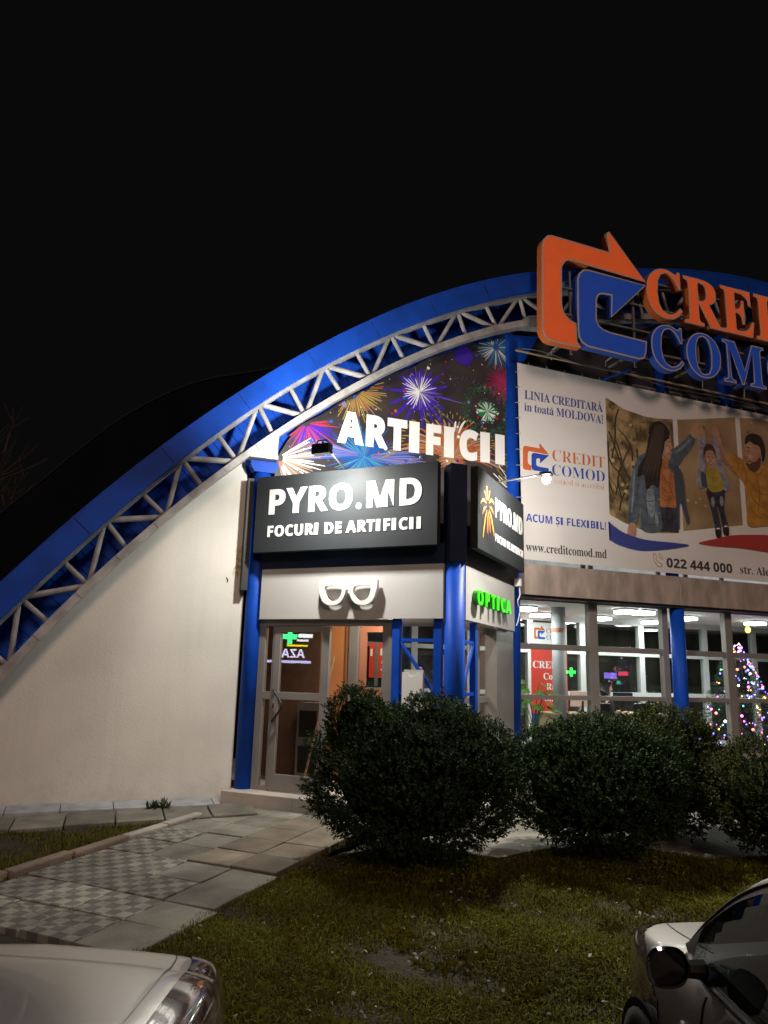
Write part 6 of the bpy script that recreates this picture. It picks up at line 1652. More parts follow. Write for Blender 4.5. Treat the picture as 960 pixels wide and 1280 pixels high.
text('lettering', 'IN', 'serif', 0.06, 1.76, 0.10, -0.0165, 0.0015, M['white'], sh_)
text('lettering', 'CREDIT', 'serif', -0.37, 1.56, 0.13, -0.0165, 0.0015, M['white'], sh_, x1=0.37)
for k, s_ in enumerate(('Comod', 'Rapid', 'Simplu')):
    pass
text('lettering', 'Como', 'serif', -0.14, 1.35, 0.12, -0.0165, 0.0015, M['white'], sh_)
text('lettering', 'Rapi', 'serif', -0.08, 1.16, 0.12, -0.0165, 0.0015, M['white'], sh_) if 'R' in GLYPHS['serif'] else None
text('lettering', 'Simpl', 'serif', -0.12, 0.95, 0.12, -0.0165, 0.0015, M['white'], sh_)
text('lettering', 'Tel.', 'serif', -0.25, 0.60, 0.07, -0.0165, 0.0015, M['white'], sh_)
text('lettering', '022', 'sans', -0.02, 0.60, 0.07, -0.0165, 0.0015, M['white'], sh_)

# desks, monitors, chairs, person
mdesk = mat('beech_desk', (0.50, 0.38, 0.24), 0.5, var=0.1)
def desk(x, y, w_, label):
    t = thing('desk', label, 'desk', (x, y, 0.3), 0, 'office desks')
    m = MB(); m.box(-w_ / 2, w_ / 2, -0.35, 0.35, 0.74, 0.77)
    m.build('desk_top', mdesk, t, bevel=0.004)
    for sx_ in (-1, 1):
        m = MB(); m.box(sx_ * (w_ / 2 - .04) - .015, sx_ * (w_ / 2 - .04) + .015, -0.33, 0.33, 0, 0.738)
        m.build('side_panel', mdesk, t)
    m = MB(); m.box(-w_ / 2 + .06, w_ / 2 - .06, 0.30, 0.315, 0.3, 0.738)
    m.build('back_panel', mdesk, t)
    return t


desk(6.35, 1.75, 1.1, 'beech desk under the pale screen beside the grey office column')
desk(7.75, 1.95, 1.2, 'beech desk under the black monitor beside the seated person')


def monitor(x, y, w_, h_, m_, label, z=1.075, tilt=0.0):
    t = thing('monitor', label, 'monitor', (x, y, z), R(180 + tilt), 'monitors on the office desks')
    m = MB(); m.box(-w_ / 2, w_ / 2, -0.02, 0.02, 0.10, 0.10 + h_)
    m.build('screen', m_, t, bevel=0.006)
    m = MB(); m.box(-.02, .02, 0.0, 0.03, 0.01, 0.2); m.box(-.1, .1, -.07, .07, 0, 0.012)
    m.build('stand', M['black'], t)


monitor(6.58, 1.75, 0.46, 0.28, mat('pinkish_back', (0.62, 0.45, 0.40), 0.6), 'pale pinkish screen on the desk by the grey column', tilt=-12)
monitor(7.62, 1.9, 0.44, 0.27, M['black'], 'black monitor on the desk beside the seated person')
for i, (x, y, lb) in enumerate(((6.35, 1.1, 'black office chair before the desk with the pale screen'), (8.35, 1.4, 'black office chair near the second blue column'), (7.35, 1.15, 'black office chair before the desk with the black monitor'))):
    if i == 0:
        t0_ = thing('office_chair', lb, 'chair', (x, y, 0.3), R(170), 'black office chairs')
        m = MB(); m.box(-.23, .23, -.22, .22, 0.42, 0.50); m.build('seat', M['black'], t0_, bevel=0.03)
        m = MB(); m.box(-.21, .21, .20, .26, 0.55, 0.98); m.build('backrest', M['black'], t0_, bevel=0.025)
        m = MB(); m.tube([(0, 0, 0.06), (0, 0, 0.42)], 0.025, 8); m.tube([(0, .1, .45), (0, .24, .5), (0, .25, .6)], 0.018, 6); m.build('stem', M['black'], t0_)
        for k in range(5):
            a = k * 2 * math.pi / 5
            m = MB(); m.tube([(0, 0, 0.08), (.26 * math.cos(a), .26 * math.sin(a), 0.03)], [0.022, 0.016], 6)
            m.build('leg', M['black'], t0_)
    else:
        c = copy_tree(t0_)
        c.location = (x, y, 0.3); c['label'] = lb


def skinned(name, pts, edges, m_, parent, lv=2):
    """one continuous body: joints with radii grown by the Skin modifier"""
    me = bpy.data.meshes.new(name)
    me.from_pydata([p[0] for p in pts], edges, [])
    o = bpy.data.objects.new(name, me)
    COL.objects.link(o)
    o.parent = parent
    sk = o.modifiers.new('skin', 'SKIN')
    sk.use_smooth_shade = True
    for i, p in enumerate(pts):
        v = me.skin_vertices[0].data[i]
        r_ = p[1]
        v.radius = (r_, r_) if not isinstance(r_, tuple) else r_
        v.use_root = (i == 0)
    ss = o.modifiers.new('sub', 'SUBSURF'); ss.levels = lv; ss.render_levels = lv
    me.materials.append(m_)
    return o


person = thing('person', 'seated person with dark hair and dark jacket behind the office window', 'person', (7.12, 1.75, 0.3), R(75))
# local: faces -y ; seat at .46
bod = [((0, 0, .52), .13), ((0, .02, .70), .125), ((0, .02, .92), .14), ((0, .0, 1.03), .07), ((0, -.02, 1.10), .05), ((0, -.03, 1.17), .075), ((0, -.03, 1.25), .09), ((0, -.025, 1.31), .06),
       ((.10, -.08, .50), .085), ((.11, -.44, .50), .065), ((.11, -.44, .10), .04), ((.11, -.56, .04), .035),
       ((-.10, -.08, .50), .085), ((-.11, -.44, .50), .065), ((-.11, -.44, .10), .04), ((-.11, -.56, .04), .035),
       ((.19, .01, .96), .055), ((.23, -.02, .70), .04), ((.18, -.26, .78), .03), ((.17, -.34, .80), .028),
       ((-.19, .01, .96), .055), ((-.23, -.02, .70), .04), ((-.18, -.26, .78), .03), ((-.17, -.34, .80), .028)]
ed = [(0, 1), (1, 2), (2, 3), (3, 4), (4, 5), (5, 6), (6, 7), (0, 8), (8, 9), (9, 10), (10, 11), (0, 12), (12, 13), (13, 14), (14, 15), (2, 16), (16, 17), (17, 18), (18, 19), (2, 20), (20, 21), (21, 22), (22, 23)]
mskin = mat('skin', (0.52, 0.33, 0.25), 0.55)
skinned('body', bod, ed, mskin, person)
mjac = mat('dark_jacket', (0.03, 0.02, 0.025), 0.8, var=0.3)
jk = [((0, .0, .56), .15), ((0, .02, .72), .145), ((0, .02, .93), .155), ((0, .0, 1.03), .085), ((.20, .01, .96), .07), ((.24, -.02, .70), .055), ((.19, -.22, .77), .045), ((-.20, .01, .96), .07), ((-.24, -.02, .70), .055), ((-.19, -.22, .77), .045)]
skinned('jacket', jk, [(0, 1), (1, 2), (2, 3), (2, 4), (4, 5), (5, 6), (2, 7), (7, 8), (8, 9)], mjac, person)
mtr = mat('beige_trousers', (0.40, 0.33, 0.26), 0.8)
tr = [((0, 0, .52), .145), ((.10, -.08, .50), .10), ((.11, -.44, .50), .08), ((.11, -.44, .14), .055), ((-.10, -.08, .50), .10), ((-.11, -.44, .50), .08), ((-.11, -.44, .14), .055)]
skinned('trousers', tr, [(0, 1), (1, 2), (2, 3), (0, 4), (4, 5), (5, 6)], mtr, person)
hr = [((0, .0, 1.22), .095), ((0, .0, 1.29), .09), ((0, .03, 1.16), .085), ((0, .05, 1.02), .07), ((0, .06, .92), .05)]
skinned('hair', hr, [(1, 0), (0, 2), (2, 3), (3, 4)], mat('dark_hair', (0.02, 0.015, 0.012), 0.6), person)
for sx_ in (-1, 1):
    m = MB(); m.lathe([(0.001, -.008), (0.010, 0), (0.001, .008)], sx_ * 0.032, -0.118, 8)
    m.v = [(x, y, z + 1.225) for x, y, z in m.v]
    m.build('eye', M['black'], person)
m = MB(); m.add([(-.012, -.112, 1.185), (.012, -.112, 1.185), (0, -.135, 1.188), (0, -.115, 1.225)], [(0, 1, 2), (0, 2, 3), (1, 3, 2), (0, 3, 1)])
m.build('nose', mskin, person)
m = MB(); m.box(-.022, .022, -.112, -.10, 1.152, 1.160)
m.build('mouth', mat('lips', (0.4, 0.14, 0.12), 0.5), person)
# chair under the person
c = copy_tree(t0_); c.location = (7.13, 1.78, 0.26); c.rotation_euler = (0, 0, R(75)); c['label'] = 'black office chair under the seated person'

# big leafed plant behind the glass
pl = thing('potted_plant', 'bright green split leaf plant in a pot behind the glass right of the entrance bay', 'plant', (4.85, 0.62, 0.3))
m = MB(); m.lathe([(0.13, 0), (0.18, 0.32), (0.19, 0.34), (0.16, 0.34)], n=20)
m.build('pot', mat('white_pot', (0.6, 0.58, 0.55), 0.4), pl, smooth=False)
mlf = leafmat('monstera_leaf', (0.08, 0.22, 0.015), (0.18, 0.40, 0.03), 0.6, 0.35, 0.1)
rr = random.Random(2)
for k in range(16):
    a = rr.uniform(0, 6.28)
    h = rr.uniform(0.6, 1.35)
    rad = rr.uniform(0.08, 0.30)
    base = Vector((rad * math.cos(a), rad * math.sin(a) * 0.6, h))
    s_ = rr.uniform(0.12, 0.20)
    out = Vector((math.cos(a), math.sin(a) * .6 - 0.5, -0.5)).normalized()
    sd = out.cross(Vector((0, 0, 1))).normalized()
    nrm = sd.cross(out)
    ptsl = []
    for i in range(21):
        u = i / 20
        ang = math.pi * 2 * u
        r_ = s_ * (0.75 + 0.25 * math.cos(ang)) * (1 - 0.22 * (i % 3 == 2))
        ptsl.append(base + out * (s_ * 0.55 + r_ * math.cos(ang)) + sd * r_ * math.sin(ang) * 0.9 - nrm * 0.35 * (r_ * math.sin(ang)) ** 2 / s_)
    m = MB(); m.add([base + out * s_ * .3] + ptsl, [(0, i + 1, (i + 1) % 21 + 1) for i in range(21)])
    m.build('leaf', mlf, pl)
    m = MB(); m.tube(crom([(0, 0, 0.34), (base.x * .4, base.y * .4, h * .75), tuple(base)], 4), 0.007, 5)
    m.build('stalk', mlf, pl)

# fairy light tree
ft = thing('christmas_tree', 'dark tree covered in coloured fairy lights behind the far office window', 'tree', (10.15, 1.55, 0.3))
m = MB(); m.tube([(0, 0, 0), (0, 0, 2.1)], [0.06, 0.01], 8)
m.build('trunk', mat('fir_bark', (0.08, 0.05, 0.03), 0.9), ft)
rng = np.random.default_rng(4)
n = 5200
hh = rng.uniform(0.15, 1, n) ** 0.8
z = 0.2 + (1 - hh) * 2.15
rad = hh * 1.0 * np.sqrt(rng.uniform(0.15, 1, n))
a = rng.uniform(0, 6.283, n)
P = np.stack([rad * np.cos(a), rad * np.sin(a), z], 1)
d = np.stack([np.cos(a), np.sin(a), rng.uniform(-.5, .3, n)], 1) + rng.normal(0, .5, (n, 3))
d /= np.linalg.norm(d, axis=1)[:, None]
sd = np.cross(d, rng.normal(0, 1, (n, 3))); sd /= np.linalg.norm(sd, axis=1)[:, None]
V = np.stack([P - sd * .006, P + sd * .006, P + d * .10], 1).reshape(-1, 3)
fast_mesh('crown', V, np.arange(3 * n).reshape(n, 3), leafmat('fir_needle', (0.008, 0.018, 0.010), (0.02, 0.05, 0.025), 0.6, 0.0), ft)
cols = [((0.12, 0.10, 1.0), 9), ((1.0, 0.08, 0.65), 7), ((0.02, 0.9, 0.35), 7), ((1.0, 0.45, 0.05), 8), ((1, 0.9, 0.8), 7), ((1.0, 0.12, 0.1), 6)]
bm_ = [mat('fairy_bulb', (0.5, 0.5, 0.5), 0.4, emit=c_, es=e_) for c_, e_ in cols]
protos = []
for k in range(6):
    m = MB(); m.lathe([(0.004, -.016), (0.014, -.008), (0.017, 0), (0.014, .008), (0.004, .016)], n=8)
    b = m.build('bulb', bm_[k], ft, smooth=True)
    protos.append(b)
rr = random.Random(9)
for k in range(98):
    b = protos[k] if k < 6 else protos[rr.choice([0, 0, 1, 2, 3, 4, 5, 1])].copy()
    if k >= 6:
        COL.objects.link(b); b.parent = ft
    f_ = rr.uniform(0.05, 1) ** 0.8
    a = rr.uniform(math.pi * 0.95, math.pi * 2.1)
    b.location = (f_ * 1.02 * math.cos(a), f_ * 1.02 * math.sin(a), 0.2 + (1 - f_) * 2.15)
    s_ = rr.choice([0.8, 1.0, 1.3, 1.6])
    b.scale = (s_, s_, s_)
vb, fb_ = MB(), None
mats_b = bm_
for k in range(150):
    f_ = rr.uniform(0.03, 1) ** 0.7
    a = rr.uniform(math.pi * 0.9, math.pi * 2.15)
    q = (f_ * 1.0 * math.cos(a), f_ * 1.0 * math.sin(a), 0.2 + (1 - f_) * 2.15)
    s_ = rr.choice([0.7, 0.9, 1.2])
    b0 = len(vb.v)
    vb.lathe([(0.004 * s_, q[2] - .014 * s_), (0.013 * s_, q[2]), (0.004 * s_, q[2] + .014 * s_)], q[0], q[1], 6, rr.choice([0, 0, 1, 2, 3, 4, 5]))
tag(vb.build('small_bulbs', bm_, ft), kind='stuff')
t = thing('pendant_lamp', 'small amber lit lamp hanging near the top of the far office window', 'lamp', (10.9, 1.9, 2.958))
m = MB(); m.tube([(0, 0, 0), (0, 0, -0.10)], 0.006, 5); m.build('cord', M['black'], t)
m = MB(); m.lathe([(0.02, -.10), (0.05, -.14), (0.055, -.18), (0.03, -.23)], n=12)
m.build('shade', mat('amber_glow', (0.8, 0.4, 0.05), 0.4, emit=(1.0, 0.45, 0.05), es=7), t, smooth=True)

# shop lights across the street: seen only as reflections in the glass
def lit_sign(x, y, rot, z, label, parts):
    t = thing('street_sign', label, 'sign', (x, y, -0.3), rot, 'lit signs across the street')
    m = MB(); m.tube([(0, 0.08, 0), (0, 0.08, z + .4)], 0.05, 8)
    m.build('post', M['black'], t)
    m = MB(); m.box(-1.3, 1.3, 0.0, 0.12, z - 0.9, z + 0.9)
    m.build('back_board', M['black'], t)
    for (px, pz_, w_, h_, c_, e_) in parts:
        mm = mat('neon', (0.1, 0.1, 0.1), 0.5, emit=c_, es=e_)
        if c_[1] > 0.7 and c_[0] < 0.2:
            P = [(-.33, -1), (.33, -1), (.33, -.33), (1, -.33), (1, .33), (.33, .33), (.33, 1), (-.33, 1), (-.33, .33), (-1, .33), (-1, -.33), (-.33, -.33)]
            m = MB(); m.prism([(px + a * w_, pz_ + b * h_) for a, b in P], -0.03, -0.002)
            m.build('cross', mm, t)
        elif c_[0] == 0.75:
            text('lettering', 'AZAR', 'sans', px - w_ * .8, pz_ - h_ * .8, h_ * 1.6, -0.03, 0.02, mm, t, x1=px + w_ * .8)
        else:
            m = MB(); m.box(px - w_, px + w_, -0.03, -0.002, pz_ - h_, pz_ + h_)
            m.build('tube', mm, t)


lit_sign(-18.5, -5.2, R(-90 + 14) + math.pi, 2.9, 'lit pharmacy board with green cross and lettering down the street', [
    (0.1, 3.25, 0.28, 0.28, (0.05, 1.0, 0.25), 14), (-.5, 3.3, .28, .07, (0.9, 0.95, 1.0), 10), (-.4, 3.12, .22, .04, (0.9, 0.95, 1.0), 8),
    (-.2, 2.92, 0.4, 0.035, (1.0, 0.85, 0.0), 8), (0.1, 2.62, 0.75, 0.2, (0.75, 0.7, 1.0), 9), (0.1, 2.30, 0.85, 0.05, (0.6, 0.55, 1.0), 8)])
lit_sign(16.6, -16.3, R(216), 2.2, 'lit green pharmacy cross across the car park', [
    (0.0, 2.22, 0.19, 0.19, (0.05, 1.0, 0.15), 16)])
lit_sign(18.9, -16.2, R(216), 2.1, 'purple and red neon board across the car park', [
    (.42, 2.12, .34, .12, (0.32, 0.2, 1.0), 9), (-.18, 2.22, .20, .08, (1.0, 0.06, 0.15), 8), (.02, 1.85, .08, .07, (0.1, 0.6, 0.3), 8)])

# ------------------------------------------------------------------ shrubs
mbush = leafmat('box_leaf', (0.007, 0.014, 0.006), (0.036, 0.066, 0.020), 0.62, 0.10, 0.06, 2.2)
mbush2 = leafmat('box_leaf_olive', (0.009, 0.013, 0.004), (0.045, 0.054, 0.012), 0.62, 0.10, 0.06, 2.2)
mcore = mat('shrub_core_shade', (0.005, 0.007, 0.004), 1.0, spec=0.0)  # dark solid core, stands in for the shade inside the foliage
SR, SA = Vector((0.934, -0.357, 0)), Vector((0.357, 0.934, 0))


def shrub(loc, lobes, label, m_, sprigs=2600, seed=0, lpsp=13):
    """lobes: (right, away, up, rx, ry, rz)"""
    rng = np.random.default_rng(seed)
    t = thing('round_shrub', label, 'shrub', loc, 0, 'clipped evergreen shrubs before the windows')
    L = [(SR * a + SA * b + Vector((0, 0, c)), (rx, ry, rz)) for a, b, c, rx, ry, rz in lobes]
    vol = np.array([l[1][0] * l[1][1] + l[1][0] * l[1][2] for l in L]); vol /= vol.sum()
    Vs, cnt = [], 0
    Pall, Dall = [], []
    for (c, r_), f in zip(L, vol):
        n = int(sprigs * f)
        d = rng.normal(0, 1, (n, 3)); d /= np.linalg.norm(d, axis=1)[:, None]
        # lumpy radius
        lump = 1 + 0.07 * np.sin(d[:, 0] * 7 + seed) * np.sin(d[:, 1] * 6 + 1) + 0.06 * np.sin(d[:, 2] * 9 + d[:, 0] * 5 + 2) + 0.04 * np.sin(d[:, 1] * 17 + d[:, 2] * 13)
        q = rng.uniform(0.70, 1.0, n) ** 0.6 * lump
        R_ = np.array(r_)
        # ellipsoid axes follow right / away / up
        p = (np.outer(d[:, 0] * q * R_[0], SR) + np.outer(d[:, 1] * q * R_[1], SA))
        p[:, 2] += d[:, 2] * q * R_[2]
        p += np.array(c)
        keep = np.ones(n, bool)
        for (c2, r2) in L:
            if c2 is c:
                continue
            e = p - np.array(c2)
            k = np.stack([e @ np.array(SR) / r2[0], e @ np.array(SA) / r2[1], e[:, 2] / r2[2]], 1)
            keep &= (k ** 2).sum(1) > 0.6
        keep &= p[:, 2] > 0.02
        nd = np.outer(d[:, 0], SR) + np.outer(d[:, 1], SA); nd[:, 2] += d[:, 2]
        Pall.append(p[keep]); Dall.append(nd[keep])
    P = np.concatenate(Pall); D = np.concatenate(Dall)
    D = D * 0.8 + np.array([0, 0, 0.55]) + rng.normal(0, 0.32, P.shape)
    D /= np.linalg.norm(D, axis=1)[:, None]
    ns = len(P)
    k = np.tile(np.arange(lpsp), ns)
    base = np.repeat(P, lpsp, 0); dr = np.repeat(D, lpsp, 0)
    ln = np.repeat(rng.uniform(0.05, 0.11, ns), lpsp)
    o = base + dr * (ln * (k / lpsp))[:, None]
    u = np.cross(dr, rng.normal(0, 1, base.shape)); u /= np.linalg.norm(u, axis=1)[:, None]
    ldir = u * 0.8 + dr * 0.7 + rng.normal(0, 0.15, base.shape); ldir /= np.linalg.norm(ldir, axis=1)[:, None]
    sd = np.cross(ldir, dr + rng.normal(0, .3, base.shape)); sd /= np.linalg.norm(sd, axis=1)[:, None]
    ll = rng.uniform(0.020, 0.033, len(o))[:, None]; lw = ll * 0.27
    V = np.stack([o, o + ldir * ll * .5 + sd * lw, o + ldir * ll, o + ldir * ll * .5 - sd * lw], 1).reshape(-1, 3)
    fast_mesh('foliage', V, np.arange(len(V)).reshape(-1, 4), m_, t)
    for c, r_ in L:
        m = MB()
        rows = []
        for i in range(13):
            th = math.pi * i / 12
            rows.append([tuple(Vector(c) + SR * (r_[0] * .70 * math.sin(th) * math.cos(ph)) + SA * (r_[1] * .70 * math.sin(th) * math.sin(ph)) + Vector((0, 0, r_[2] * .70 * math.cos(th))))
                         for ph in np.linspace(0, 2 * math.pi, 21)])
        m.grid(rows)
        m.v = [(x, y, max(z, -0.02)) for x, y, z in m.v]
        m.build('dark_core', mcore, t, smooth=True)
    m = MB(); m.tube([(0, 0, -0.08), (0.03, 0.02, 0.3)], [0.07, 0.05], 8)
    m.build('stem', mat('shrub_bark', (0.07, 0.05, 0.035), 0.9), t)
    return t


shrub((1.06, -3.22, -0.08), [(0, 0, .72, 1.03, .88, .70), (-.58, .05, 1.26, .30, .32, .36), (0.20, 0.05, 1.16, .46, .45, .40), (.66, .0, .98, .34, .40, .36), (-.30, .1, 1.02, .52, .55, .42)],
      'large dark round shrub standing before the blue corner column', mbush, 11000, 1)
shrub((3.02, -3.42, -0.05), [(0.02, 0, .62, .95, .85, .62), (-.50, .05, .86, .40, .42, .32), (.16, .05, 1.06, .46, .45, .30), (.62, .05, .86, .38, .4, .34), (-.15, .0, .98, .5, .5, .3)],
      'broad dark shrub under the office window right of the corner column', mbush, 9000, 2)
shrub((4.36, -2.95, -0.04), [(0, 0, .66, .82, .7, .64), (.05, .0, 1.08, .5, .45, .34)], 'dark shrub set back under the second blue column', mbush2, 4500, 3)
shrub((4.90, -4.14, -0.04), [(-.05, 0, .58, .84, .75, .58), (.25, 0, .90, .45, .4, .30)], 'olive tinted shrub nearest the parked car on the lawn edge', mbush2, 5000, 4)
# weed at the wall foot
t = thing('weed', 'small tuft of weeds growing at the foot of the cream wall', 'weed', (-1.08, -0.32, -0.02))
rng = np.random.default_rng(8)
n = 90
a = rng.uniform(0, 6.28, n)
d = np.stack([np.cos(a) * .7, np.sin(a) * .5 - .2, rng.uniform(.2, 1.2, n)], 1); d /= np.linalg.norm(d, axis=1)[:, None]
o_ = np.stack([rng.normal(0, .05, n), rng.normal(0, .02, n), np.zeros(n)], 1)
sd = np.cross(d, [0, 0, 1.0]); sd /= np.linalg.norm(sd, axis=1)[:, None]
ln = rng.uniform(.06, .17, n)[:, None]
V = np.stack([o_, o_ + d * ln * .6 + sd * .018, o_ + d * ln, o_ + d * ln * .6 - sd * .018], 1).reshape(-1, 3)
fast_mesh('leaves', V, np.arange(4 * n).reshape(n, 4), leafmat('weed_leaf', (0.03, 0.05, 0.02), (0.08, 0.11, 0.04), .5, .1), t)

# ------------------------------------------------------------------ grass and fallen leaves
def inside(poly, x, y):
    r_ = np.zeros(len(x), bool)
    n = len(poly)
    for i in range(n):
        (x1, y1), (x2, y2) = poly[i], poly[(i + 1) % n]
        c = ((y1 > y) != (y2 > y)) & (x < (x2 - x1) * (y - y1) / (y2 - y1 + 1e-12) + x1)
        r_ ^= c
    return r_


def grass(name, poly, n, hmin, hmax, m_, off, seed, lean=0.9):
    rng = np.random.default_rng(seed)
    xs_ = [p[0] for p in poly]; ys_ = [p[1] for p in poly]
    x = rng.uniform(min(xs_), max(xs_), n * 3); y = rng.uniform(min(ys_), max(ys_), n * 3)
    clump = np.sin(x * 3.1 + 1) * np.sin(y * 2.7) + np.sin(x * 7.3 + y * 5.1) * .6 + np.sin(x * 1.3 - y * 1.9) * .5 + rng.uniform(-1.0, 1.0, len(x)) * 1.0
    k = inside(poly, x, y) & (clump > -0.5)
    x, y, clump = x[k][:n], y[k][:n], clump[k][:n]
    n = len(x)
    z = 0.004 + 0.025 * np.clip(x, -9, 1) + 0.03 * np.clip(y, -6, .5) + off
    o = np.stack([x, y, z], 1)
    a = rng.uniform(0, 6.283, n)
    d = np.stack([np.cos(a), np.sin(a), np.zeros(n)], 1)
    h = rng.uniform(hmin, hmax, n) * (1 + .35 * np.clip(clump, -1, 1))
    ll = rng.uniform(.15, lean, n)
    sd = np.stack([-d[:, 1], d[:, 0], np.zeros(n)], 1)
    w_ = rng.uniform(.0022, .0048, n)[:, None]
    mid = o + d * (h * ll * .4)[:, None] + np.array([0, 0, 1.0]) * (h * .65)[:, None]
    tip = o + d * (h * ll * 1.25)[:, None] + np.array([0, 0, 1.0]) * (h * (1.05 - .5 * ll))[:, None]
    V = np.stack([o - sd * w_, o + sd * w_, mid + sd * w_ * .8, mid - sd * w_ * .8, tip], 1).reshape(-1, 3)
    b = np.arange(n)[:, None] * 5
    F = np.concatenate([b + [0, 1, 2], b + [0, 2, 3], b + [3, 2, 4]], 1).reshape(-1, 3)
    return tag(fast_mesh(name, V, F, m_), kind='stuff')


def tri(m, c):
    r = [x for x in m.node_tree.nodes if x.type == 'VALTORGB'][0].color_ramp
    e = r.elements.new(0.62)
    e.color = (*c, 1)


mgr = leafmat('grass_blade', (0.060, 0.034, 0.010), (0.16, 0.15, 0.020), 0.8, 0.12, 0.04, 0.9)
tri(mgr, (0.075, 0.078, 0.010))
near = [E2W(-4.62, 2.2), E2W(-2.0, 2.2), (1.3, -2.55), (1.9, -3.35), (2.5, -3.15), (3.6, -3.1), (4.1, -3.85), (5.2, -3.95), (5.2, -7.0), (1.6, -7.6), (0.4, -7.4), (-2.0, -6.6)]
grass('grass', near, 170000, .022, .06, mgr, -0.03, 5, 1.5)
grass('grass', LAWN2, 26000, .02, .05, mgr, -0.003, 6)
# taller tufts standing out of the lawn
rng = np.random.default_rng(44)
nt = 260
tx, ty = rng.uniform(-2, 5, nt * 3), rng.uniform(-7.3, -2.6, nt * 3)
k = inside(near, tx, ty)
tx, ty = tx[k][:nt], ty[k][:nt]
tx, ty = np.repeat(tx, 26), np.repeat(ty, 26)
n = len(tx)
a = rng.uniform(0, 6.283, n); r_ = np.abs(rng.normal(0, .06, n))
x, y = tx + r_ * np.cos(a), ty + r_ * np.sin(a)
o = np.stack([x, y, 0.004 + .025 * np.clip(x, -9, 1) + .03 * np.clip(y, -6, .5) - .035], 1)
a = rng.uniform(0, 6.283, n)
d = np.stack([np.cos(a), np.sin(a), np.zeros(n)], 1) * rng.uniform(.3, 1.0, n)[:, None]
h = np.repeat(rng.uniform(.045, .095, len(tx) // 26), 26) * rng.uniform(.5, 1.1, n)
sd = np.stack([-d[:, 1], d[:, 0], np.zeros(n)], 1) * .0026
up = np.array([0, 0, 1.0])
V = np.stack([o - sd, o + sd, o + d * (h * .45)[:, None] + up * (h * .75)[:, None] + sd, o + d * (h * 1.1)[:, None] + up * (h * .7)[:, None]], 1).reshape(-1, 3)
tag(fast_mesh('grass', V, np.arange(4 * n).reshape(n, 4), mgr), kind='stuff')
# tufts at slab edges
rng = np.random.default_rng(12)
n = 1600
e1_ = rng.uniform(-4.6, -1.0, n); e2_ = rng.choice([0.15, 2.2], n) + rng.normal(0, .03, n)
xx_, yy_ = S2 * (e1_ + e2_), S2 * (e1_ - e2_)
h = rng.uniform(.015, .05, n); a = rng.uniform(0, 6.28, n)
o = np.stack([xx_, yy_, 0.004 + .025 * xx_ + .03 * yy_ - .01], 1)
d = np.stack([np.cos(a) * .5, np.sin(a) * .5, np.ones(n)], 1) * h[:, None]
sd = np.stack([-np.sin(a), np.cos(a), np.zeros(n)], 1) * .004
V = np.stack([o - sd, o + sd, o + d], 1).reshape(-1, 3)
tag(fast_mesh('grass', V, np.arange(3 * n).reshape(n, 3), mgr), kind='stuff')
# fallen leaves
rng = np.random.default_rng(21)
n = 2600
x = rng.uniform(-2.2, 4.6, n * 3); y = rng.uniform(-7.2, -2.9, n * 3)
k = inside(near, x, y)
x, y = x[k][:n], y[k][:n]
n = len(x)
zz = 0.004 + .025 * np.clip(x, -9, 1) + .03 * np.clip(y, -6, 9) + rng.uniform(-.025, .005, n)
o = np.stack([x, y, zz], 1)
a = rng.uniform(0, 6.28, n); s_ = (.007 + .020 * rng.uniform(0, 1, n) ** 3)[:, None]
u = np.stack([np.cos(a), np.sin(a), rng.normal(0, .25, n)], 1); v = np.stack([-np.sin(a), np.cos(a), rng.normal(0, .35, n)], 1)
V = np.stack([o - u * s_, o - v * s_ * .5, o + u * s_ * 1.1, o + v * s_ * .5 + np.array([0, 0, .008])], 1).reshape(-1, 3)
tag(fast_mesh('fallen_leaves', V, np.arange(4 * n).reshape(n, 4), leafmat('dry_leaf', (0.10, 0.08, 0.05), (0.42, 0.38, 0.31), .6, .1, .3, 9)), kind='stuff')

# ------------------------------------------------------------------ bare tree far left
t = thing('bare_tree', 'bare leafless tree faintly visible against the night sky beyond the hall', 'tree', (-7.2, 22.0, 0))
rr = random.Random(31)
tr_, br = MB(), MB()


def grow(p, d, L, r_, lv, mb):
    pts_, rs_ = [p], [r_]
    for i in range(4):
        d = (d + Vector((rr.uniform(-.18, .18), rr.uniform(-.18, .18), rr.uniform(-.03, .14)))).normalized()
        p = p + d * (L / 4)
        pts_.append(p); rs_.append(r_ * (1 - .13 * (i + 1)))
    mb.tube([tuple(q) for q in pts_], rs_, 6 if lv < 2 else 4)
    if lv < 5:
        for k in range(3 if lv < 4 else 2):
            q = pts_[rr.choice([2, 3, 4, 4])]
            nd = (d + Vector((rr.uniform(-.9, .9), rr.uniform(-.9, .9), rr.uniform(-.2, .5)))).normalized()
            grow(q, nd, L * rr.uniform(.62, .8), r_ * .55, lv + 1, br)


grow(Vector((0, 0, 0)), Vector((0, 0, 1)), 4.2, .26, 0, tr_)
mbk = mat('tree_bark', (0.09, 0.06, 0.045), 0.9, var=.3)
tr_.build('trunk', mbk, t)
br.build('crown', mbk, t)

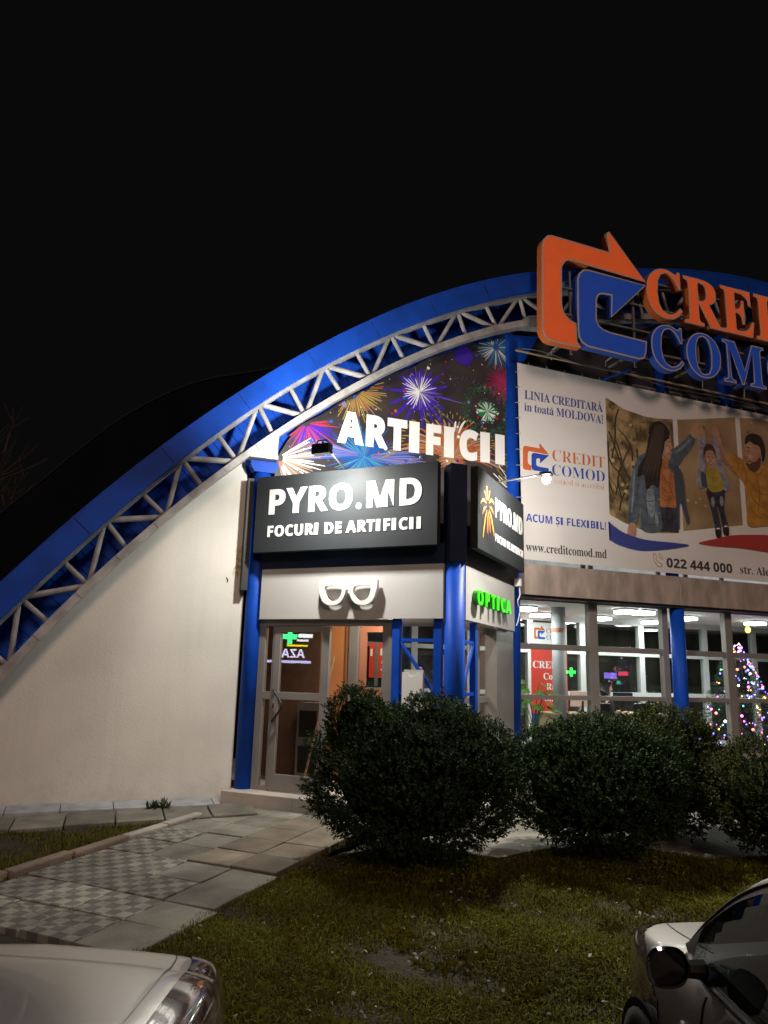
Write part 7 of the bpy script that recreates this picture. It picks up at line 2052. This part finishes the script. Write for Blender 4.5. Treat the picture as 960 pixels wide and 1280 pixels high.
bw = thing('side_wall', 'brownish inner wall with a grey cabinet seen through the closed door leaf', 'wall', face('A', 0.0, 1.1, 0.16))
mb = MB(); fbox(mb, 'A', -0.6, 0.44, 1.15, 1.27, 0.16, 2.44)
mb.build('plaster', mat('brown_wall', (0.22, 0.12, 0.075), 0.8, var=0.3, vscale=2), bw, True)
cb = thing('cabinet', 'grey cabinet with dark glass front standing inside behind the door', 'cabinet', face('A', 0.55, 0.95, 0.16))
mb = MB(); fbox(mb, 'A', 0.30, 0.66, 0.80, 1.10, 0.17, 1.25)
mb.build('carcass', mat('grey_cabinet', (0.24, 0.21, 0.18), 0.6), cb, True)
for z in (0.30, 0.78):
    mb = MB(); fbox(mb, 'A', 0.34, 0.62, 0.792, 0.799, z, z + 0.36)
    mb.build('glass_front', M['black'], cb, True)
mb = MB(); mb.tube([face('A', 0.55, 0.6, 0.17), face('A', 0.75, 1.0, 1.9)], 0.018, 6)
o = mb.build('broom_stick', mat('wooden_stick', (0.3, 0.2, 0.12), 0.6))
tag(o, 'thin wooden stick leaning inside the entrance behind the door glass', 'stick')

# ------------------------------------------------------------------ parked cars
def car(label, loc, heading, paint, tall=1.0, nose=0.0, swept=False):
    """local axes: x forward, y left, z up from the ground"""
    t = thing('parked_car', label, 'car', loc, heading)
    t.scale = (1, 1, tall)
    ST = [(1.95, .30, .60, .64, .27), (1.935, .46, .665, .71, .25), (1.87, .61, .715, .77, .23), (1.72, .735, .76, .83, .21), (1.46, .80, .795, .875, .20), (1.15, .825, .825, .92, .20),
          (.85, .835, .84, .955, .20), (.5, .845, .885, .96, .20), (-.4, .85, .91, .96, .20), (-1.2, .845, .93, .97, .21), (-1.65, .80, .92, .98, .23), (-1.88, .68, .86, .93, .25), (-1.95, .45, .78, .85, .28)]

    ST = [(x + (nose * min(1, max(0, (x - .85) / .3)) if x > .85 else 0), a, b, c, d) for x, a, b, c, d in ST]

    def prof(w_, zs, zt, zl):
        return [(w_ * .88, zl), (w_ * .985, zl + .10), (w_ * 1.0, zl + .5 * (zs - zl)), (w_ * .995, zl + .78 * (zs - zl)), (w_ * .955, zs), (w_ * .84, zs + (zt - zs) * .55), (w_ * .5, zt - .012), (0, zt)]
    rows = []
    for x, w_, zs, zt, zl in ST:
        rows.append(crom([(x, y, z) for y, z in prof(w_, zs, zt, zl)], 8))
    cols_ = [crom([r_[k] for r_ in rows], 12) for k in range(len(rows[0]))]      # [k][i]
    G = [[cols_[k][i] for k in range(len(cols_))] for i in range(len(cols_[0]))]
    nI, nK = len(G), len(G[0])
    body, lamp = MB(), {1: MB(), -1: MB()}
    for s_ in (1, -1):
        for i in range(nI - 1):
            for k in range(nK - 1):
                q = [G[i][k], G[i][k + 1], G[i + 1][k + 1], G[i + 1][k]]
                c = np.mean(np.array(q), 0)
                q = [(p[0], p[1] * s_, p[2]) for p in q]
                if s_ < 0:
                    q = q[::-1]
                # headlamp: swept back along the corner of the wing
                u = c[0] - nose
                hl = 1.10 < u < 1.925 and 18 <= k <= 44 and (k - 18) < (u - 1.0) * 36 and (k <= 32 or u > 1.40 + (k - 32) * .036)
                if swept:                                    # long lamp drawn far back along the wing
                    hl = .80 < u < 1.925 and 24 <= k <= 40
                if hl:
                    lamp[s_].add([(p[0] + .004, p[1] + .004 * s_, p[2] + .004) for p in q], [(0, 1, 2, 3)])
                body.add(q, [(0, 1, 2, 3)])
        fr = [(p[0], p[1] * s_, p[2]) for p in G[0]]
        body.add(fr + [(fr[0][0], 0, fr[0][2])], [tuple(range(len(fr) + 1)) if s_ > 0 else tuple(range(len(fr), -1, -1))])
        bk = [(p[0], p[1] * s_, p[2]) for p in G[-1]]
        body.add(bk + [(bk[0][0], 0, bk[0][2])], [tuple(range(len(bk), -1, -1)) if s_ > 0 else tuple(range(len(bk) + 1))])
    bo = body.build('body', paint, t, smooth=True)
    import bmesh
    bm = bmesh.new(); bm.from_mesh(bo.data)
    bmesh.ops.remove_doubles(bm, verts=bm.verts, dist=0.0006)
    bmesh.ops.recalc_face_normals(bm, faces=bm.faces)
    bm.to_mesh(bo.data); bm.free()
    for s_ in (1, -1):
        h = lamp[s_].build('headlight', mat('headlight_lens', (0.22, 0.15, 0.135), 0.10, 0.2, var=.7, vscale=14, coat=1.0), t, smooth=True)
        bl = bmesh.new(); bl.from_mesh(h.data)
        bmesh.ops.remove_doubles(bl, verts=bl.verts, dist=0.0008)
        bl.to_mesh(h.data); bl.free()
    # cabin
    GS = [(.98, .74, .955, .70, .965), (.74, .80, .93, .71, 1.18), (.50, .805, .93, .675, 1.37), (.22, .81, .93, .64, 1.49), (-.2, .81, .93, .62, 1.55), (-.9, .80, .94, .61, 1.54), (-1.4, .77, .96, .58, 1.42), (-1.8, .68, .96, .56, 1.02)]
    rows = []
    for x, wb, zb, wr, zr in GS:
        pr = [(wb, zb), (wb + (wr - wb) * .45 + .012, zb + (zr - zb) * .45), (wr + .012, zr - .06 * min(1, (zr - zb) * 3)), (wr * .86, zr - .008), (wr * .45, zr + .012), (0, zr + .018)]
        rows.append(crom([(x, y, z) for y, z in pr], 5))
    cols_ = [crom([r_[k] for r_ in rows], 6) for k in range(len(rows[0]))]
    G2 = [[cols_[k][i] for k in range(len(cols_))] for i in range(len(cols_[0]))]
    parts = {}
    for s_ in (1, -1):
        for i in range(len(G2) - 1):
            for k in range(len(G2[0]) - 1):
                q = [G2[i][k], G2[i][k + 1], G2[i + 1][k + 1], G2[i + 1][k]]
                c = np.mean(np.array(q), 0)
                x = c[0]
                q = [(p[0], p[1] * s_, p[2]) for p in q]
                if s_ < 0:
                    q = q[::-1]
                if k < 9:
                    if x > 0.80:
                        key = ('corner', s_)
                    elif x > -.42 and x < .80:
                        key = ('front', s_)
                    elif -.50 <= x <= -.42:
                        key = ('pillar', 0)
                    elif x > -1.3:
                        key = ('rear', s_)
                    else:
                        key = ('roof', 0)
                elif k < 13:
                    key = ('roof', 0)
                elif x > .02:
                    key = ('windshield', 0)
                elif x < -1.42:
                    key = ('back', 0)
                else:
                    key = ('roof', 0)
                parts.setdefault(key, MB()).add(q, [(0, 1, 2, 3)])
    names = {'corner': 'mirror_base', 'front': 'side_window', 'rear': 'side_window', 'pillar': 'pillar', 'roof': 'roof', 'windshield': 'windshield', 'back': 'rear_window'}
    mm = {'corner': M['black'], 'front': M['carglass'], 'rear': M['carglass'], 'pillar': M['black'], 'roof': paint, 'windshield': M['carglass'], 'back': M['carglass']}
    for (kk, s_), mb in parts.items():
        mb.build(names[kk], mm[kk], t, smooth=True)
    # rubber seals along the roof edge
    for s_ in (1, -1):
        m = MB(); m.tube([(p[0], p[1] * s_ * 1.004, p[2] + .002) for p in [G2[i][10] for i in range(0, len(G2))]], 0.008, 5)
        m.build('roof_seal', M['black'], t)
        m = MB(); m.tube([(p[0], p[1] * s_ * 1.006, p[2] + .004) for p in [G2[i][0] for i in range(3, len(G2) - 3)]], 0.011, 5)
        m.build('belt_trim', M['black'], t)
        # wheels
        for wx in (1.18 + nose, -1.22):
            m = MB()
            P = [(wx + .335 * math.cos(a), .29 + .335 * math.sin(a)) for a in np.linspace(-.35, math.pi + .35, 20)]
            m.prism(P, -s_ * .868 if s_ > 0 else .855, -s_ * .855 if s_ > 0 else .868)
            m.v = [(x, -y if s_ > 0 else -y, z) for x, y, z in m.v]
            m.build('wheel_arch', M['matte'], t)
            w0 = MB()
            ring = [(.285, -.09), (.30, -.05), (.30, .05), (.285, .09), (.20, .095), (.19, .05)]
            vs_, fs_ = [], []
            n = 28
            for r_, yy in ring:
                for q in range(n):
                    a = 2 * math.pi * q / n
                    vs_.append((wx + r_ * math.cos(a), s_ * (.785 + yy), .30 + r_ * math.sin(a)))
            for a in range(len(ring) - 1):
                for q in range(n):
                    fs_.append((a * n + q, a * n + (q + 1) % n, (a + 1) * n + (q + 1) % n, (a + 1) * n + q))
            w0.add(vs_, fs_)
            wo = w0.build('wheel', mat('tyre_rubber', (0.02, 0.02, 0.02), .8), t, smooth=True)
            r0 = MB()
            for q in range(7):
                a = 2 * math.pi * q / 7
                r0.tube([(wx, s_ * .86, .30), (wx + .19 * math.cos(a), s_ * .855, .30 + .19 * math.sin(a))], [.03, .022], 6)
            r0.tube([(wx, s_ * .80, .30), (wx, s_ * .875, .30)], .045, 12)
            r0.build('rim', M['alu'], wo)
        # door gaps and handle
        for dx in (.62, -.45, -1.05):
            best = min(range(nI), key=lambda i: abs(G[i][16][0] - dx))
            m = MB(); m.tube([(p[0], p[1] * s_ * 1.001 + s_ * .001, p[2]) for p in G[best][6:33]], 0.004, 4)
            m.build('door_gap', M['black'], t)
        for dx in (-.30, -.92):
            m = MB(); m.tube([(dx, s_ * .838, .80), (dx - .04, s_ * .868, .805), (dx - .14, s_ * .868, .805), (dx - .18, s_ * .838, .80)], .012, 6)
            m.build('door_handle', paint, t)
        m = MB(); m.lathe([(.001, -.02), (.022, -.01), (.028, 0), (.022, .01), (.001, .02)], 0, 0, 10)
        m.v = [(x * 1.4 + .78, s_ * (.842 + y * .25), z + .70) for x, y, z in m.v]
        m.build('side_indicator', mat('clear_indicator', (.7, .62, .5), .1, coat=1), t, smooth=True)
        # mirror: rounded shell with the glass facing back
        m = MB()
        rows = []
        for i in range(9):
            th = (math.pi / 2) * i / 8
            rr_ = math.sin(th) ** .55
            rows.append([(.10 - .10 * math.sin(th) ** 2 * 1.0 + 0.0, .080 * rr_ * np.sign(math.cos(ph)) * abs(math.cos(ph)) ** .72, .080 * rr_ * np.sign(math.sin(ph)) * abs(math.sin(ph)) ** .72) for ph in np.linspace(0, 2 * math.pi, 33)])
        m.grid(rows)
        off = Vector((.62, s_ * .955, .985))
        m.v = [(x + off.x, y + off.y, z + off.z) for x, y, z in m.v]
        mo = m.build('mirror', M['black'], t, smooth=True)
        m = MB()
        P = [(.068 * np.sign(math.cos(a)) * abs(math.cos(a)) ** .75, .068 * np.sign(math.sin(a)) * abs(math.sin(a)) ** .75) for a in np.linspace(0, 2 * math.pi, 33)[:-1]]
        m.add([(off.x + .002, off.y, off.z)] + [(off.x + .002, off.y + a, off.z + b) for a, b in P], [(0, i + 1, (i + 1) % 32 + 1) for i in range(32)])
        m.add([(off.x, off.y + a * 1.14, off.z + b * 1.18) for a, b in P] + [(off.x - .004, off.y + a, off.z + b) for a, b in P], [(i, (i + 1) % 32, 32 + (i + 1) % 32, 32 + i) for i in range(32)])
        m.build('mirror_glass', mat('mirror_glass', (.55, .55, .55), .03, 1.0), mo)
        m = MB(); m.tube([(.66, s_ * .80, .965), (.65, s_ * .87, .97)], [.04, .035], 8)
        m.build('mirror_arm', M['black'], mo)
    # bonnet shut lines, wipers, badge strip
    for s_ in (1, -1):
        ii = [i for i in range(nI) if .98 < G[i][42][0] - nose * (G[i][42][0] > .9) * 0 < 1.80 + nose]
        m = MB(); m.tube([(G[i][43][0], G[i][43][1] * s_, G[i][43][2] + .0015) for i in ii], .0035, 4)
        m.build('bonnet_gap', M['black'], t)
        m = MB(); m.tube([(1.02 + nose * .3, s_ * .1 - .25, .975), (.93, s_ * .1 + .25, .99)], .008, 5)
        m.build('wiper', M['black'], t)
    jf = min(range(nI), key=lambda i: abs(G[i][48][0] - (1.82 + nose)))
    m = MB(); m.tube([(G[jf][k][0], G[jf][k][1], G[jf][k][2] + .0015) for k in range(43, nK)] + [(G[jf][k][0], -G[jf][k][1], G[jf][k][2] + .0015) for k in range(nK - 2, 42, -1)], .0035, 4)
    m.build('bonnet_gap', M['black'], t)
    # bumpers, seats, wheel
    m = MB(); m.tube([(p[0] + .012, p[1], .36) for p in [(1.90 + nose, y) for y in (-.3, 0, .3)]], .05, 8)
    m.build('bumper', M['black'], t, smooth=True)
    m = MB(); m.box(-1.9, 1.8 + nose, -.7, .7, .17, .24)
    m.build('underbody', M['black'], t)
    mseat = mat('brown_seat', (.30, .12, .045), .7, var=.2)
    for sy in (.36, -.36):
        m = MB()
        m.box(-.35, .20, sy - .24, sy + .24, .42, .56)
        o = m.build('seat', mseat, t, bevel=.05, seg=3)
        m = MB(); m.prism([(-.30, .52), (-.16, .52), (-.36, 1.08), (-.48, 1.08)], -sy - .23, -sy + .23)
        m.v = [(x, -y, z) for x, y, z in m.v]
        m.build('backrest', mseat, o, bevel=.05, seg=3)
        m = MB(); m.box(-.50, -.42, sy - .13, sy + .13, 1.12, 1.30)
        m.build('headrest', mseat, o, bevel=.03, seg=3)
    m = MB(); m.box(.35, .9, -.72, .72, .62, .92)
    m.build('dashboard', M['black'], t, bevel=.06, seg=3)
    m = MB(); m.tube([(.30 + .06 * math.sin(a), .36 + .18 * math.cos(a), .88 + .16 * math.sin(a)) for a in np.linspace(0, 2 * math.pi, 25)], .014, 6, caps=False)
    m.build('steering_wheel', M['black'], t)
    m = MB(); m.box(-1.975, -1.95, -.26, .26, .55, .66)
    m.build('number_plate', M['white'], t)
    return t


paint1 = mat('beige_metallic_paint', (0.36, 0.33, 0.30), 0.32, 0.35, coat=0.6)
paint2 = mat('silver_mauve_paint', (0.15, 0.118, 0.106), 0.5, 0.25, coat=0.06)
HD = math.atan2(.9292, .3696)
def uv2w(u, v):
    return (.3696 * u + .9292 * v, .9292 * u - .3696 * v)


c1 = uv2w(-9.65, .57); c2 = (.831, -8.738)
car('pale beige car parked at the end of the path, its nose near the lawn', (*c1, gz(*c1) - 0.08), HD, paint1, 1.12, .80, True)
car('silver car with black door mirror parked beside the lawn near the olive shrub', (*c2, gz(*c2) - 0.14), R(70), paint2, .93)
